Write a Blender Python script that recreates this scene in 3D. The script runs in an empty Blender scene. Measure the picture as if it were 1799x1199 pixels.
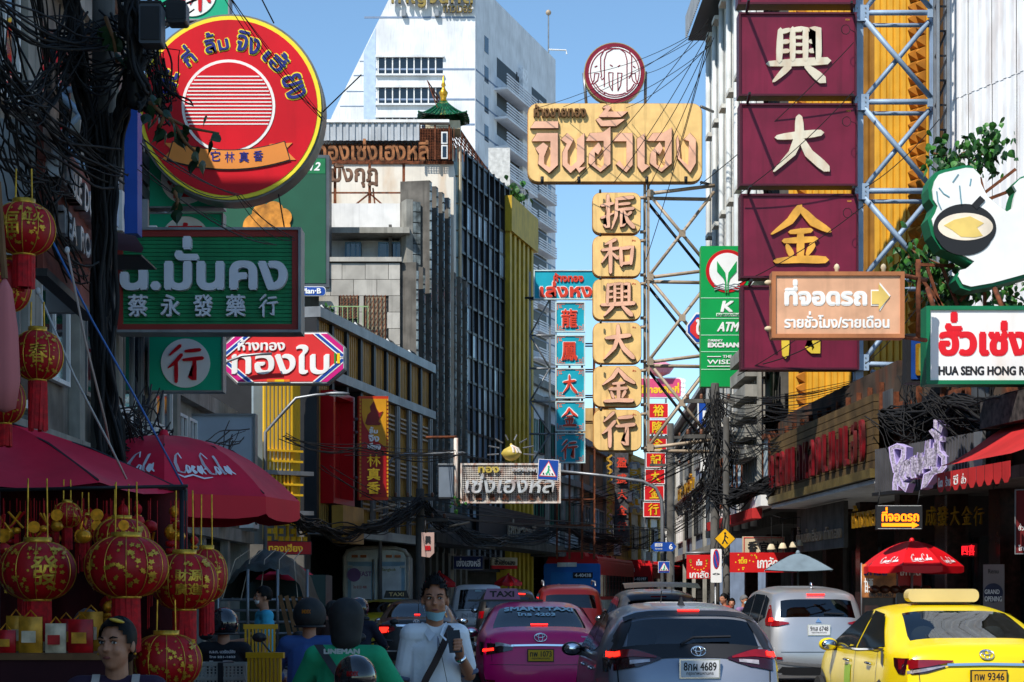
import bpy, math, random
import numpy as np
from mathutils import Vector, Matrix
R = math.radians
random.seed(7)
sc = bpy.context.scene
COL = sc.collection
# ---- camera, sky, sun, exposure -------------------------------------------
F, HZ, CX, CH = 3200.0, 1048.0, 899.5, 1.55        # focal length and horizon in photo pixels, eye height in metres
cam = bpy.data.cameras.new('camera'); camo = bpy.data.objects.new('camera', cam); COL.objects.link(camo)
cam.sensor_width = 36; cam.lens = 36*F/1799; cam.shift_y = (HZ-599.5)/1799
cam.clip_start = .2; cam.clip_end = 3000
camo.location = (0, 0, CH); camo.rotation_euler = (math.pi/2, 0, 0); sc.camera = camo
SUN = Vector((-.36, -.55, .75)).normalized()
el = math.asin(SUN.z); az = math.atan2(SUN.x, SUN.y)
w = bpy.data.worlds.new('World'); sc.world = w; w.use_nodes = True
nt = w.node_tree; sky = nt.nodes.new('ShaderNodeTexSky'); sky.sky_type = 'NISHITA'; sky.sun_disc = False
sky.sun_elevation = el; sky.sun_rotation = az; sky.air_density = 1.0; sky.dust_density = .15; sky.ozone_density = 3.0; sky.altitude = 600
bg = nt.nodes['Background']; tint = nt.nodes.new('ShaderNodeMix'); tint.data_type = 'RGBA'; tint.blend_type = 'MULTIPLY'; tint.inputs[0].default_value = 1; tint.inputs[7].default_value = (.85, .97, .97, 1); nt.links.new(sky.outputs[0], tint.inputs[6]); nt.links.new(tint.outputs[2], bg.inputs[0]); bg.inputs[1].default_value = .12
sl = bpy.data.lights.new('sun', 'SUN'); sl.energy = 3.6; sl.angle = R(.55); sl.color = (1, .94, .85)
so = bpy.data.objects.new('sun', sl); COL.objects.link(so); so.rotation_euler = SUN.to_track_quat('Z', 'Y').to_euler()
sc.view_settings.view_transform = 'Standard'; sc.view_settings.look = 'None'; sc.view_settings.gamma = 1
sc.view_settings.exposure = .64
sc.render.engine = 'CYCLES'; sc.cycles.use_denoising = True; sc.cycles.max_bounces = 6; sc.cycles.diffuse_bounces = 3
sc.cycles.glossy_bounces = 3; sc.cycles.transparent_max_bounces = 12; sc.cycles.caustics_reflective = False; sc.cycles.caustics_refractive = False

# ---- materials -------------------------------------------------------------
def lin(c): c /= 255.; return c/12.92 if c <= .04045 else ((c+.055)/1.055)**2.4
def C(r, g, b): return (lin(r), lin(g), lin(b))
MATS = {}
def mat(name, col, rough=.55, metal=0, var=.12, vs=2., streak=0, coat=0, emit=0, bump=0, bs=30, stain=None, sa=.35, ss=1.2, spec=.32):
    if name in MATS: return MATS[name]
    m = bpy.data.materials.new(name); m.use_nodes = True; n = m.node_tree.nodes; k = m.node_tree.links.new
    b = n['Principled BSDF']; b.inputs['Roughness'].default_value = rough; b.inputs['Metallic'].default_value = metal
    b.inputs['Coat Weight'].default_value = coat; b.inputs['Coat Roughness'].default_value = .04
    b.inputs['Specular IOR Level'].default_value = spec
    geo = n.new('ShaderNodeNewGeometry'); out = None
    def noise(scale, vec=None, det=4):
        t = n.new('ShaderNodeTexNoise'); t.inputs['Scale'].default_value = scale; t.inputs['Detail'].default_value = det
        k(vec or geo.outputs['Position'], t.inputs['Vector']); return t.outputs['Fac']
    def ramp(f, a, b_):
        r = n.new('ShaderNodeMapRange'); r.inputs['From Min'].default_value = a; r.inputs['From Max'].default_value = b_
        r.inputs['To Min'].default_value = 0; r.inputs['To Max'].default_value = 1
        k(f, r.inputs['Value']); return r.outputs[0]
    def mix(f, A, B):
        x = n.new('ShaderNodeMix'); x.data_type = 'RGBA'
        if isinstance(f, float): x.inputs[0].default_value = f
        else: k(f, x.inputs[0])
        for i, q in ((6, A), (7, B)):
            if isinstance(q, tuple): x.inputs[i].default_value = (*q[:3], 1)
            else: k(q, x.inputs[i])
        return x.outputs[2]
    out = tuple(col)
    if var:
        d = tuple(max(0, c*(1-2.2*var)) for c in col); l = tuple(min(1, c*(1+var)) for c in col)
        out = mix(ramp(noise(vs, det=6), .32, .68), d, l)
    if streak:
        mp = n.new('ShaderNodeMapping'); mp.inputs['Scale'].default_value = (5, 5, .35); k(geo.outputs['Position'], mp.inputs['Vector'])
        st = ramp(noise(1.6, mp.outputs[0], 5), .52, .72)
        mm = n.new('ShaderNodeMath'); mm.operation = 'MULTIPLY'; mm.inputs[1].default_value = streak; k(st, mm.inputs[0])
        out = mix(mm.outputs[0], out, tuple(c*.32 for c in col))
    if stain:
        mp = n.new('ShaderNodeMapping'); mp.inputs['Scale'].default_value = (1.5, 1.5, .5); k(geo.outputs['Position'], mp.inputs['Vector'])
        st = ramp(noise(ss, mp.outputs[0], 7), .5, .66)
        mm = n.new('ShaderNodeMath'); mm.operation = 'MULTIPLY'; mm.inputs[1].default_value = sa; k(st, mm.inputs[0])
        out = mix(mm.outputs[0], out, tuple(stain))
    if isinstance(out, tuple): b.inputs['Base Color'].default_value = (*out, 1)
    else: k(out, b.inputs['Base Color'])
    if emit:
        b.inputs['Emission Color'].default_value = (*col, 1); b.inputs['Emission Strength'].default_value = emit
    if bump:
        bp = n.new('ShaderNodeBump'); bp.inputs['Strength'].default_value = bump; bp.inputs['Distance'].default_value = .02
        k(noise(bs), bp.inputs['Height']); k(bp.outputs[0], b.inputs['Normal'])
    MATS[name] = m; return m
def glassmat(name, tint, mixf=.5, rough=.02):
    m = bpy.data.materials.new(name); m.use_nodes = True; n = m.node_tree.nodes; k = m.node_tree.links.new
    for q in list(n):
        if q.type == 'BSDF_PRINCIPLED': n.remove(q)
    o = n['Material Output']; tr = n.new('ShaderNodeBsdfTransparent'); tr.inputs[0].default_value = (*tint, 1)
    gl = n.new('ShaderNodeBsdfGlossy'); gl.inputs['Roughness'].default_value = rough
    fr = n.new('ShaderNodeFresnel'); fr.inputs[0].default_value = 1.5
    ad = n.new('ShaderNodeMath'); ad.operation = 'MULTIPLY_ADD'; ad.inputs[1].default_value = 1.; ad.inputs[2].default_value = mixf
    k(fr.outputs[0], ad.inputs[0]); mx = n.new('ShaderNodeMixShader'); k(ad.outputs[0], mx.inputs[0]); k(tr.outputs[0], mx.inputs[1]); k(gl.outputs[0], mx.inputs[2])
    k(mx.outputs[0], o.inputs['Surface']); MATS[name] = m; return m

# ---- geometry --------------------------------------------------------------
def P(px, py, Y): return Vector(((px-CX)/F*Y, Y, CH+(HZ-py)/F*Y))
def link(o): COL.objects.link(o); return o
def tag(o, label, cat, group=None, kind=None):
    if label: o['label'] = label
    if cat: o['category'] = cat
    if group: o['group'] = group
    if kind: o['kind'] = kind
    return o
def thing(name, label, cat, loc=(0, 0, 0), rz=0, group=None, kind=None):
    o = bpy.data.objects.new(name, None); link(o); o.empty_display_size = .1
    o.location = loc; o.rotation_euler = (0, 0, rz); return tag(o, label, cat, group, kind)
def mobj(name, me, m, parent=None):
    o = bpy.data.objects.new(name, me); link(o)
    if m and not me.materials: me.materials.append(m)
    if parent: o.parent = parent
    return o
class MB:
    def __init__(s): s.v = []; s.f = []
    def add(s, v, f):
        n = len(s.v); s.v += [tuple(p) for p in v]; s.f += [tuple(i+n for i in q) for q in f]; return s
    def box(s, x0, x1, y0, y1, z0, z1, M=None):
        v = [(x, y, z) for z in (z0, z1) for y in (y0, y1) for x in (x0, x1)]
        if M: v = [M @ Vector(p) for p in v]
        return s.add(v, [(0, 2, 3, 1), (4, 5, 7, 6), (0, 1, 5, 4), (2, 6, 7, 3), (0, 4, 6, 2), (1, 3, 7, 5)])
    def bar(s, a, b, w, h=None):
        a = Vector(a); b = Vector(b); h = h or w; d = (b-a); L = d.length
        if L < 1e-6: return s
        M = Matrix.Translation(a) @ d.to_track_quat('Z', 'Y').to_matrix().to_4x4()
        return s.box(-w/2, w/2, -h/2, h/2, 0, L, M)
    def prism(s, pts, yf, yb):            # pts in (x,z); front face at y=yf
        n = len(pts); ar = sum(pts[i][0]*pts[(i+1) % n][1]-pts[(i+1) % n][0]*pts[i][1] for i in range(n))
        if ar < 0: pts = pts[::-1]
        return s.add([(x, yf, z) for x, z in pts]+[(x, yb, z) for x, z in pts],
                     [tuple(range(n)), tuple(range(2*n-1, n-1, -1))]+[(i, i+n, (i+1) % n+n, (i+1) % n) for i in range(n)])
    def tube(s, pts, r, n=6, cap=True):
        pts = [Vector(p) for p in pts]; rs = r if isinstance(r, (list, tuple)) else [r]*len(pts); rings = []; N = None
        for i, p in enumerate(pts):
            t = (pts[min(i+1, len(pts)-1)]-pts[max(i-1, 0)])
            t = t.normalized() if t.length > 1e-9 else Vector((0, 0, 1))
            if N is None: N = t.cross(Vector((.31, .2, .93)));  N = N if N.length > .05 else t.cross(Vector((1, 0, 0)))
            N = (N-t*N.dot(t)).normalized(); B = t.cross(N)
            rings.append([p+rs[i]*(math.cos(a)*N+math.sin(a)*B) for a in [2*math.pi*j/n for j in range(n)]])
        v = [q for g in rings for q in g]
        f = [(i*n+j, i*n+(j+1) % n, (i+1)*n+(j+1) % n, (i+1)*n+j) for i in range(len(pts)-1) for j in range(n)]
        if cap: f += [tuple(range(n-1, -1, -1)), tuple(range((len(pts)-1)*n, len(pts)*n))]
        return s.add(v, f)
    def lathe(s, prof, n=16, c=(0, 0, 0), M=None, lobe=0, nl=0):
        v = []
        for r, z in prof:
            for j in range(n):
                a = 2*math.pi*j/n; q = r*(1-lobe*(.5-.5*math.cos(a*nl)) if nl else 1); v.append(Vector((c[0]+q*math.cos(a), c[1]+q*math.sin(a), c[2]+z)))
        if M: v = [M @ p for p in v]
        f = [(i*n+j, i*n+(j+1) % n, (i+1)*n+(j+1) % n, (i+1)*n+j) for i in range(len(prof)-1) for j in range(n)]
        f += [tuple(range(n-1, -1, -1)), tuple(range((len(prof)-1)*n, len(prof)*n))]
        return s.add(v, f)
    def ell(s, c, r, n=12, m=8, M=None):
        v = []; c = Vector(c)
        for i in range(m+1):
            t = math.pi*i/m
            for j in range(n):
                a = 2*math.pi*j/n; p = Vector((r[0]*math.sin(t)*math.cos(a), r[1]*math.sin(t)*math.sin(a), r[2]*math.cos(t)))
                v.append(c+(M @ p if M else p))
        return s.add(v, [(i*n+j, (i+1)*n+j, (i+1)*n+(j+1) % n, i*n+(j+1) % n) for i in range(m) for j in range(n)])
    def grid(s, rows, flip=False):
        n = len(rows[0]); f = [(i*n+j, i*n+j+1, (i+1)*n+j+1, (i+1)*n+j) for i in range(len(rows)-1) for j in range(n-1)]
        if flip: f = [q[::-1] for q in f]
        return s.add([p for r in rows for p in r], f)
    def mesh(s, name, smooth=False, weld=False, ang=None):
        me = bpy.data.meshes.new(name); me.from_pydata(s.v, [], s.f)
        if weld:
            import bmesh
            bm = bmesh.new(); bm.from_mesh(me); bmesh.ops.remove_doubles(bm, verts=bm.verts, dist=1e-4)
            bmesh.ops.recalc_face_normals(bm, faces=bm.faces); bm.to_mesh(me); bm.free()
        me.update()
        if smooth:
            me.polygons.foreach_set('use_smooth', [True]*len(me.polygons))
            if ang: me.set_sharp_from_angle(angle=R(ang))
        return me
    def build(s, name, m, parent=None, smooth=False, weld=False, ang=None):
        return mobj(name, s.mesh(name, smooth, weld, ang), m, parent)
# ---- lettering -------------------------------------------------------------
_tc = {}
def _raw(t):
    if t in _tc: return _tc[t]
    c = bpy.data.curves.new('t', 'FONT'); c.body = t; c.resolution_u = 3; c.extrude = .5; c.align_x = 'LEFT'
    o = bpy.data.objects.new('t', c); me = o.to_mesh()
    v = np.empty(len(me.vertices)*3); me.vertices.foreach_get('co', v); v = v.reshape(-1, 3); f = [tuple(p.vertices) for p in me.polygons]
    o.to_mesh_clear(); bpy.data.objects.remove(o); bpy.data.curves.remove(c)
    _tc[t] = (v, f); return _tc[t]
UP = 'ัิีึืํ'; TONE = '่้๊๋์'
def textgeo(t):
    base = ''; marks = []
    for i, ch in enumerate(t):
        if ch in TONE and i and t[i-1] in UP: marks.append((len(base), ch))
        else: base += ch
    v, f = _raw(base); V = [v]; FF = list(f); n = len(v)
    for i, ch in marks:
        pen = _raw(base[:i]+'|')[0][:, 0].max()-_raw('|')[0][:, 0].max()
        mv, mf = _raw(ch); keep = mf; mv = mv.copy(); mv[:, 0] += pen; mv[:, 1] += .24
        V.append(mv); FF += [tuple(k+n for k in q) for q in keep]; n += len(mv)
    v = np.concatenate(V); used = sorted({k for q in FF for k in q}); mp = {k: i for i, k in enumerate(used)}
    return v[used], [tuple(mp[k] for k in q) for q in FF]
def letters(mb, t, x0, z0, x1, z1, yf, th, bold=0, pen=None, shear=0):
    """lettering t filling the box, front at y=yf, th thick; bold in metres thickens the strokes"""
    v, f = textgeo(t); lo = v.min(0); hi = v.max(0); b = bold
    offs = [(0, 0)]
    if bold: offs += [(b*math.cos(a), b*math.sin(a)) for a in [i*math.pi/3 for i in range(6)]] if not pen else [(b*q*pen[0], b*q*pen[1]) for q in (-1, -.5, .5, 1)]
    for k, (dx, dz) in enumerate(offs):
        q = np.empty_like(v); uz = (v[:, 1]-lo[1])/max(hi[1]-lo[1], 1e-6); q[:, 2] = z0+b+uz*(z1-z0-2*b)+dz
        q[:, 0] = x0+b+(v[:, 0]-lo[0])/max(hi[0]-lo[0], 1e-6)*(x1-x0-2*b-abs(shear))+dx+shear*uz+(0 if shear >= 0 else -shear)
        q[:, 1] = yf+(.5-v[:, 2])*th+k*.0006
        mb.add(q.tolist(), f)
    return mb
GLY = {
 '大': [[(14,38,7),(50,34,10),(86,30,9)],[(50,2,9),(51,34,11),(39,65,9),(9,97,3)],[(53,40,7),(66,66,11),(95,93,12)]],
 '金': [[(50,2,10),(34,25,9),(4,47,3)],[(52,5,8),(72,27,11),(98,42,7)],[(34,44,6),(68,41,7)],[(24,59,7),(76,56,8)],[(51,42,9),(51,90,9)],[(29,66,5),(36,82,9)],[(71,65,9),(62,82,5)],[(10,93,7),(50,90,9),(92,91,10)]],
 '行': [[(36,2,9),(7,27,4)],[(40,26,9),(22,46,8),(3,61,3)],[(25,44,9),(25,98,9)],[(50,17,7),(90,13,9)],[(44,40,7),(97,35,10)],[(75,38,10),(75,92,10),(59,84,4)]],
 '和': [[(44,5,9),(13,19,4)],[(4,35,7),(52,29,8)],[(29,13,9),(29,98,9)],[(28,36,7),(3,70,3)],[(32,42,5),(50,58,9)],[(59,28,8),(61,78,9)],[(58,31,7),(94,26,9),(89,74,8)],[(61,73,7),(89,70,7)]],
 '振': [[(3,31,7),(37,25,7)],[(22,3,9),(22,92,10),(9,86,4)],[(3,66,7),(38,53,4)],[(46,13,7),(96,8,9)],[(48,13,8),(46,60,8),(33,97,3)],[(54,28,6),(86,25,7)],[(52,43,6),(97,39,8)],[(62,44,8),(62,90,8),(75,80,4)],[(90,50,8),(76,61,4)],[(68,44,6),(80,74,9),(98,92,11)]],
 '興': [[(21,9,7),(19,62,8)],[(22,13,6),(36,9,6)],[(21,30,5),(34,29,6)],[(21,46,5),(34,45,6)],[(41,7,7),(41,60,7)],[(41,9,6),(62,7,7),(62,60,7)],[(46,22,4),(57,22,4)],[(46,34,4),(57,34,4)],[(46,47,4),(57,47,4)],[(68,9,6),(83,7,7),(83,62,8)],[(69,29,6),(81,28,6)],[(69,45,6),(81,44,6)],[(2,67,8),(98,62,11)],[(35,71,10),(10,97,4)],[(63,71,7),(90,95,13)]],
 '林': [[(3,30,7),(47,27,7)],[(26,3,9),(26,98,9)],[(26,34,6),(3,68,3)],[(28,36,4),(45,55,8)],[(50,30,7),(97,26,8)],[(72,3,9),(72,98,9)],[(70,34,7),(45,82,3)],[(74,36,5),(98,74,10)]],
}
GLY['CC'] = [[(16,34,3),(12,14,3),(6,26,4),(3,52,6),(7,78,5),(16,80,3),(19,70,2)],[(22,56,3),(20,68,4),(22,80,4),(26,74,4),(26,60,3),(22,56,3)],[(36,60,3),(32,56,3),(30,68,5),(33,80,4),(37,74,2)],[(47,60,3),(42,56,3),(40,70,5),(43,80,4),(47,66,3)],[(48,54,3),(47,72,4),(50,80,2)],[(51,66,3),(54,63,3)],
 [(68,30,3),(64,6,3),(57,20,4),(54,50,6),(58,78,5),(66,80,3),(69,70,2)],[(72,56,3),(70,68,4),(72,80,4),(76,74,4),(76,60,3),(72,56,3)],[(79,66,2),(84,34,3),(86,18,3),(83,22,3),(80,54,4),(81,80,4),(84,76,2)],[(94,60,3),(89,56,3),(87,70,5),(90,80,4),(94,66,3)],[(95,54,3),(94,72,4),(98,80,2)],[(5,86,2),(14,92,4),(28,84,4),(44,92,4),(58,88,2)]]
def brush(mb, ch, x0, z0, x1, z1, yf, th, wk=1., k0=0):
    """one written character, each stroke a tapered ribbon"""
    if ch not in GLY: return letters(mb, ch, x0, z0, x1, z1, yf, th, (x1-x0)*.024*wk)
    sx = (x1-x0)/100; sz = (z1-z0)/100
    for k, st in enumerate(GLY[ch]):
        pts = []
        for i in range(len(st)-1):
            for t in (0, .34, .67): pts.append(tuple(st[i][q]*(1-t)+st[i+1][q]*t for q in range(3)))
        pts.append(st[-1]); Lr = [[], []]
        for i, (x, y, w_) in enumerate(pts):
            a = pts[max(i-1, 0)]; b = pts[min(i+1, len(pts)-1)]; dx, dy = b[0]-a[0], b[1]-a[1]; l = math.hypot(dx, dy) or 1
            h = w_*.62*wk*(.8 if i in (0, len(pts)-1) else 1)
            for q, sg in ((0, 1), (1, -1)): Lr[q].append((x-dy/l*h*sg, y+dx/l*h*sg))
        (ax, ay), (bx, by) = pts[0][:2], pts[1][:2]; l = math.hypot(bx-ax, by-ay) or 1; e0 = (ax-(bx-ax)/l*pts[0][2]*.5*wk, ay-(by-ay)/l*pts[0][2]*.5*wk)
        (ax, ay), (bx, by) = pts[-1][:2], pts[-2][:2]; l = math.hypot(bx-ax, by-ay) or 1; e1 = (ax-(bx-ax)/l*pts[-1][2]*.5*wk, ay-(by-ay)/l*pts[-1][2]*.5*wk)
        poly = [e0]+Lr[0]+[e1]+Lr[1][::-1]
        mb.prism([(x0+x*sx, z1-y*sz) for x, y in poly], yf+(k+k0)*.0007, yf+th)
    return mb
# ---- a frame whose features are given in photo pixels ------------------------
class Fr:
    """vertical plane from A=(px,depth) to B=(px,depth), left to right; local x along it, z up, front is -y"""
    def __init__(s, name, label, cat, A, B, z0=0., group=None, kind=None, parent=None):
        s.a = Vector(A[:2]) if len(A) > 2 else Vector(((A[0]-CX)/F*A[1], A[1])); s.b = Vector(B[:2]) if len(B) > 2 else Vector(((B[0]-CX)/F*B[1], B[1])); d = s.b-s.a; s.L = d.length; s.d = d/s.L; s.z0 = z0
        s.rz = math.atan2(s.d.y, s.d.x); s.root = parent or thing(name, label, cat, (s.a.x, s.a.y, z0), s.rz, group, kind)
    def u(s, px):
        k = (px-CX)/F; # a.x+u dx = k (a.y+u dy)
        return (k*s.a.y-s.a.x)/(s.d.x-k*s.d.y)
    def Y(s, px): return s.a.y+s.u(px)*s.d.y
    def z(s, px, py): return CH+(HZ-py)/F*s.Y(px)-s.z0
    def q(s, px, py): return (s.u(px), s.z(px, py))
    def sc(s, px=None): return s.Y(px if px is not None else CX+F*s.a.x/s.a.y)/F
    def boxu(s, name, m, u0, z0, u1, z1, d=0., th=.1, parent=None, mb=None):
        o = mb or MB(); o.box(u0, u1, -d, -d+th, z0, z1)
        return o if mb is not None else o.build(name, m, parent or s.root)
    def box(s, name, m, x0, y0, x1, y1, d=0., th=.1, parent=None, mb=None):
        xm = (x0+x1)/2; return s.boxu(name, m, s.u(x0), s.z(xm, y1), s.u(x1), s.z(xm, y0), d, th, parent, mb)
    def poly(s, name, m, pts, d=0., th=.05, parent=None, mb=None):
        o = mb or MB(); o.prism([s.q(*p) for p in pts], -d, -d+th)
        return o if mb is not None else o.build(name, m, parent or s.root)
    def disc(s, name, m, cx, cy, rx, ry=None, d=0., th=.05, n=40, parent=None, mb=None):
        ry = ry or rx; return s.poly(name, m, [(cx+rx*math.cos(2*math.pi*i/n), cy+ry*math.sin(2*math.pi*i/n)) for i in range(n)], d, th, parent, mb)
    def line(s, name, m, pts, wd, d=0., th=.02, parent=None, mb=None, closed=False):
        """flat band of wd pixels along a pixel path"""
        o = mb or MB(); pts = list(pts)+([pts[0]] if closed else []); A = []; B = []
        for i, p in enumerate(pts):
            a = pts[i-1] if i else (pts[-2] if closed else p); b = pts[i+1] if i+1 < len(pts) else (pts[1] if closed else p)
            dx, dy = b[0]-a[0], b[1]-a[1]; l = math.hypot(dx, dy) or 1
            A.append(s.q(p[0]-dy/l*wd/2, p[1]+dx/l*wd/2)); B.append(s.q(p[0]+dy/l*wd/2, p[1]-dx/l*wd/2))
        for i in range(len(pts)-1): o.prism([A[i], A[i+1], B[i+1], B[i]], -d, -d+th)
        return o if mb is not None else o.build(name, m, parent or s.root)
    def tube(s, name, m, pts, r, n=6, parent=None, mb=None):
        o = mb or MB(); o.tube([(s.u(p[0]), -(p[2] if len(p) > 2 else 0), s.z(p[0], p[1])) for p in pts], r, n)
        return o if mb is not None else o.build(name, m, parent or s.root, True)
    def text(s, name, m, t, x0, y0, x1, y1, d=.01, th=.01, bold=0, parent=None, pen=None, shear=0, mb=None):
        k = s.sc((x0+x1)/2); o = mb or MB(); letters(o, t, s.u(x0), s.z((x0+x1)/2, y1), s.u(x1), s.z((x0+x1)/2, y0), -d, th, bold*k, pen, shear*k)
        return o if mb is not None else o.build(name, m, parent or s.root)
    def char(s, name, m, ch, x0, y0, x1, y1, d=.01, th=.01, wk=1., parent=None):
        o = MB(); brush(o, ch, s.u(x0), s.z((x0+x1)/2, y1), s.u(x1), s.z((x0+x1)/2, y0), -d, th, wk); return o.build(name, m, parent or s.root)
def rr(x0, y0, x1, y1, r, n=5):
    p = []
    for cx, cy, a0 in ((x1-r, y0+r, -90), (x1-r, y1-r, 0), (x0+r, y1-r, 90), (x0+r, y0+r, 180)):
        p += [(cx+r*math.cos(R(a0+90*i/n)), cy+r*math.sin(R(a0+90*i/n))) for i in range(n+1)]
    return p
def ring(mb, fr, cx, cy, r0, r1, d, th, n=40):
    fr.line('', None, [(cx+(r0+r1)/2*math.cos(2*math.pi*i/n), cy+(r0+r1)/2*math.sin(2*math.pi*i/n)) for i in range(n)], r1-r0, d, th, mb=mb, closed=True); return mb
# ---- materials shared -------------------------------------------------------
ASPH = mat('asphalt', (.075, .074, .074), .85, var=.2, vs=1.5, bump=.3, bs=60)
PAVE = mat('pavement', (.28, .27, .25), .85, var=.18, vs=1.2, bump=.2)
CONC = mat('concrete', C(150, 148, 140), .85, var=.15, streak=.5, bump=.15)
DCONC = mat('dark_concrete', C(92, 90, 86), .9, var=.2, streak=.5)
WHITE = mat('white_wall', C(228, 228, 226), .75, var=.06, streak=.25)
CREAM = mat('cream_wall', C(205, 190, 160), .8, var=.1, streak=.4)
STEEL = mat('grey_steel', C(140, 143, 146), .45, .6, var=.12, streak=.3)
BSTEEL = mat('blue_steel', C(150, 172, 196), .5, .1, var=.1, streak=.25)
TSTEEL = mat('beige_steel', C(176, 158, 136), .55, .1, var=.12, streak=.4)
RUST = mat('rust', C(112, 62, 38), .9, var=.3, vs=8, bump=.3)
BLACK = mat('black_rubber', (.012, .012, .013), .5, var=0)
CABLE = mat('black_cable', (.01, .01, .011), .75, var=0)
DARK = mat('dark_metal', C(40, 41, 44), .5, .3, var=.1)
DGLASS = mat('window_glass', C(22, 30, 38), .06, 0, var=.2, vs=.6, spec=.8)
CHROME = mat('chrome', (.8, .8, .8), .12, 1, var=0)
PWHITE = mat('white_paint', C(235, 235, 233), .45, var=.04)
RED = mat('red_paint', C(190, 18, 24), .4, var=.06)
YEL = mat('yellow_paint', C(238, 196, 40), .45, var=.06)
GOLD = mat('gold_leaf', C(212, 158, 44), .3, .7, var=.1, vs=20)
GREEN = mat('green_paint', C(8, 112, 72), .5, var=.06)
BLUE = mat('blue_paint', C(22, 72, 160), .45, var=.06)
INK = mat('black_ink', (.015, .015, .017), .5, var=0)
WOOD = mat('wood', C(120, 84, 52), .75, var=.2, vs=6)
GOLDWALL = mat('ochre_louver', C(178, 134, 56), .5, .1, var=.12, streak=.35)
YELWALL = mat('yellow_sheet', C(214, 158, 44), .55, var=.08, streak=.35)
SHUT = mat('roller_shutter', C(88, 92, 96), .6, .3, var=.12, streak=.4)

# ---- the ground -------------------------------------------------------------
o = MB().box(-600, 600, -80, 2400, -.3, 0).build('ground', mat('city_ground', (.28, .27, .25), .9)); o['kind'] = 'structure'
road_c = [(-60, .9), (10, 1.2), (30, 1.5), (45, 2.2), (60, 4.4), (80, 8.6), (110, 17), (150, 32)]     # y, centre x
def strip(name, m, off0, off1, z0, z1, step=3.0, kind='structure'):
    mb = MB(); ys = []; y = -60
    while y <= 150: ys.append(y); y += step
    def cx(y):
        for (a, xa), (b, xb) in zip(road_c, road_c[1:]):
            if a <= y <= b: return xa+(xb-xa)*(y-a)/(b-a)
        return xb
    rows = [[(cx(y)+off0, y, z1), (cx(y)+off1, y, z1)] for y in ys]; mb.grid(rows, True)
    for q in (off0, off1): mb.grid([[(cx(y)+q, y, z0), (cx(y)+q, y, z1)] for y in ys], q == off0)
    o = mb.build(name, m); o['kind'] = kind; return o
strip('road', ASPH, -4.7, 4.9, .001, .004)
strip('pavement', PAVE, -8.9, -4.7, .0, .13); strip('pavement', PAVE, 4.9, 9.0, .0, .13)
LM = mat('road_paint', C(205, 205, 200), .7, var=.25, vs=8)
for j, off in enumerate((-1.6, 1.7)):
    for k in range(13):
        y = 6+k*6.5
        cxy = np.interp(y, [a for a, b in road_c], [b for a, b in road_c])
        s_ = (np.interp(y+2, [a for a, b in road_c], [b for a, b in road_c])-cxy)/2
        mb = MB(); mb.add([(cxy+off, y, .009), (cxy+off+.12, y, .009), (cxy+off+.12+2*s_, y+2, .009), (cxy+off+2*s_, y+2, .009)], [(0, 1, 2, 3)])
        o = mb.build('lane_mark', LM); o['kind'] = 'structure'

def corr(mb, u0, u1, z0, z1, d, pitch=.18, amp=.03, flat=True):
    """profiled sheet"""
    n = max(2, int((u1-u0)/pitch)); pts = []
    for i in range(n):
        a = u0+(u1-u0)*i/n; p = (u1-u0)/n
        pts += [(a, d), (a+p*.45, d), (a+p*.55, d+amp), (a+p*.95, d+amp)] if flat else [(a, d), (a+p*.5, d+amp)]
    pts.append((u1, d)); mb.grid([[(x, -y, z0) for x, y in pts], [(x, -y, z1) for x, y in pts]]); return mb
def windows(fr, m, cols, rows, frame=None, d=.04, bars=0, name='window'):
    """cols [(u0,u1)], rows [(z0,z1)]: frame proud of the wall, pane set back in it"""
    for z0, z1 in rows:
        for u0, u1 in cols:
            mb = MB(); t = .06
            for a in ((u0, z0, u1, z0+t), (u0, z1-t, u1, z1), (u0, z0+t, u0+t, z1-t), (u1-t, z0+t, u1, z1-t)): mb.box(a[0], a[2], -d-.03, .02, a[1], a[3])
            for k in range(bars):
                x = u0+(u1-u0)*(k+1)/(bars+1); mb.box(x-.025, x+.025, -d-.02, .02, z0+t, z1-t)
            wn = mb.build(name, frame or STEEL, fr.root); MB().box(u0+t, u1-t, -d+.02, .03, z0+t, z1-t).build('pane', m, wn)
def acunit(fr, u, z, d=.0, parent=None):
    o = MB().box(u-.4, u+.4, -d-.34, -d-.02, z, z+.6).build('air_conditioner', WHITE, parent or fr.root)
    MB().lathe([(.001, 0), (.22, 0), (.22, .02), (.001, .02)], 16, M=Matrix.Translation((u-.08, -d-.345, z+.3)) @ Matrix.Rotation(math.pi/2, 4, 'X')).build('fan_grille', DARK, o)
    [MB().box(u+q, u+q+.04, -d-.32, 0, z-.06, z-.005).build('bracket', STEEL, o) for q in (-.3, .26)]

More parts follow.
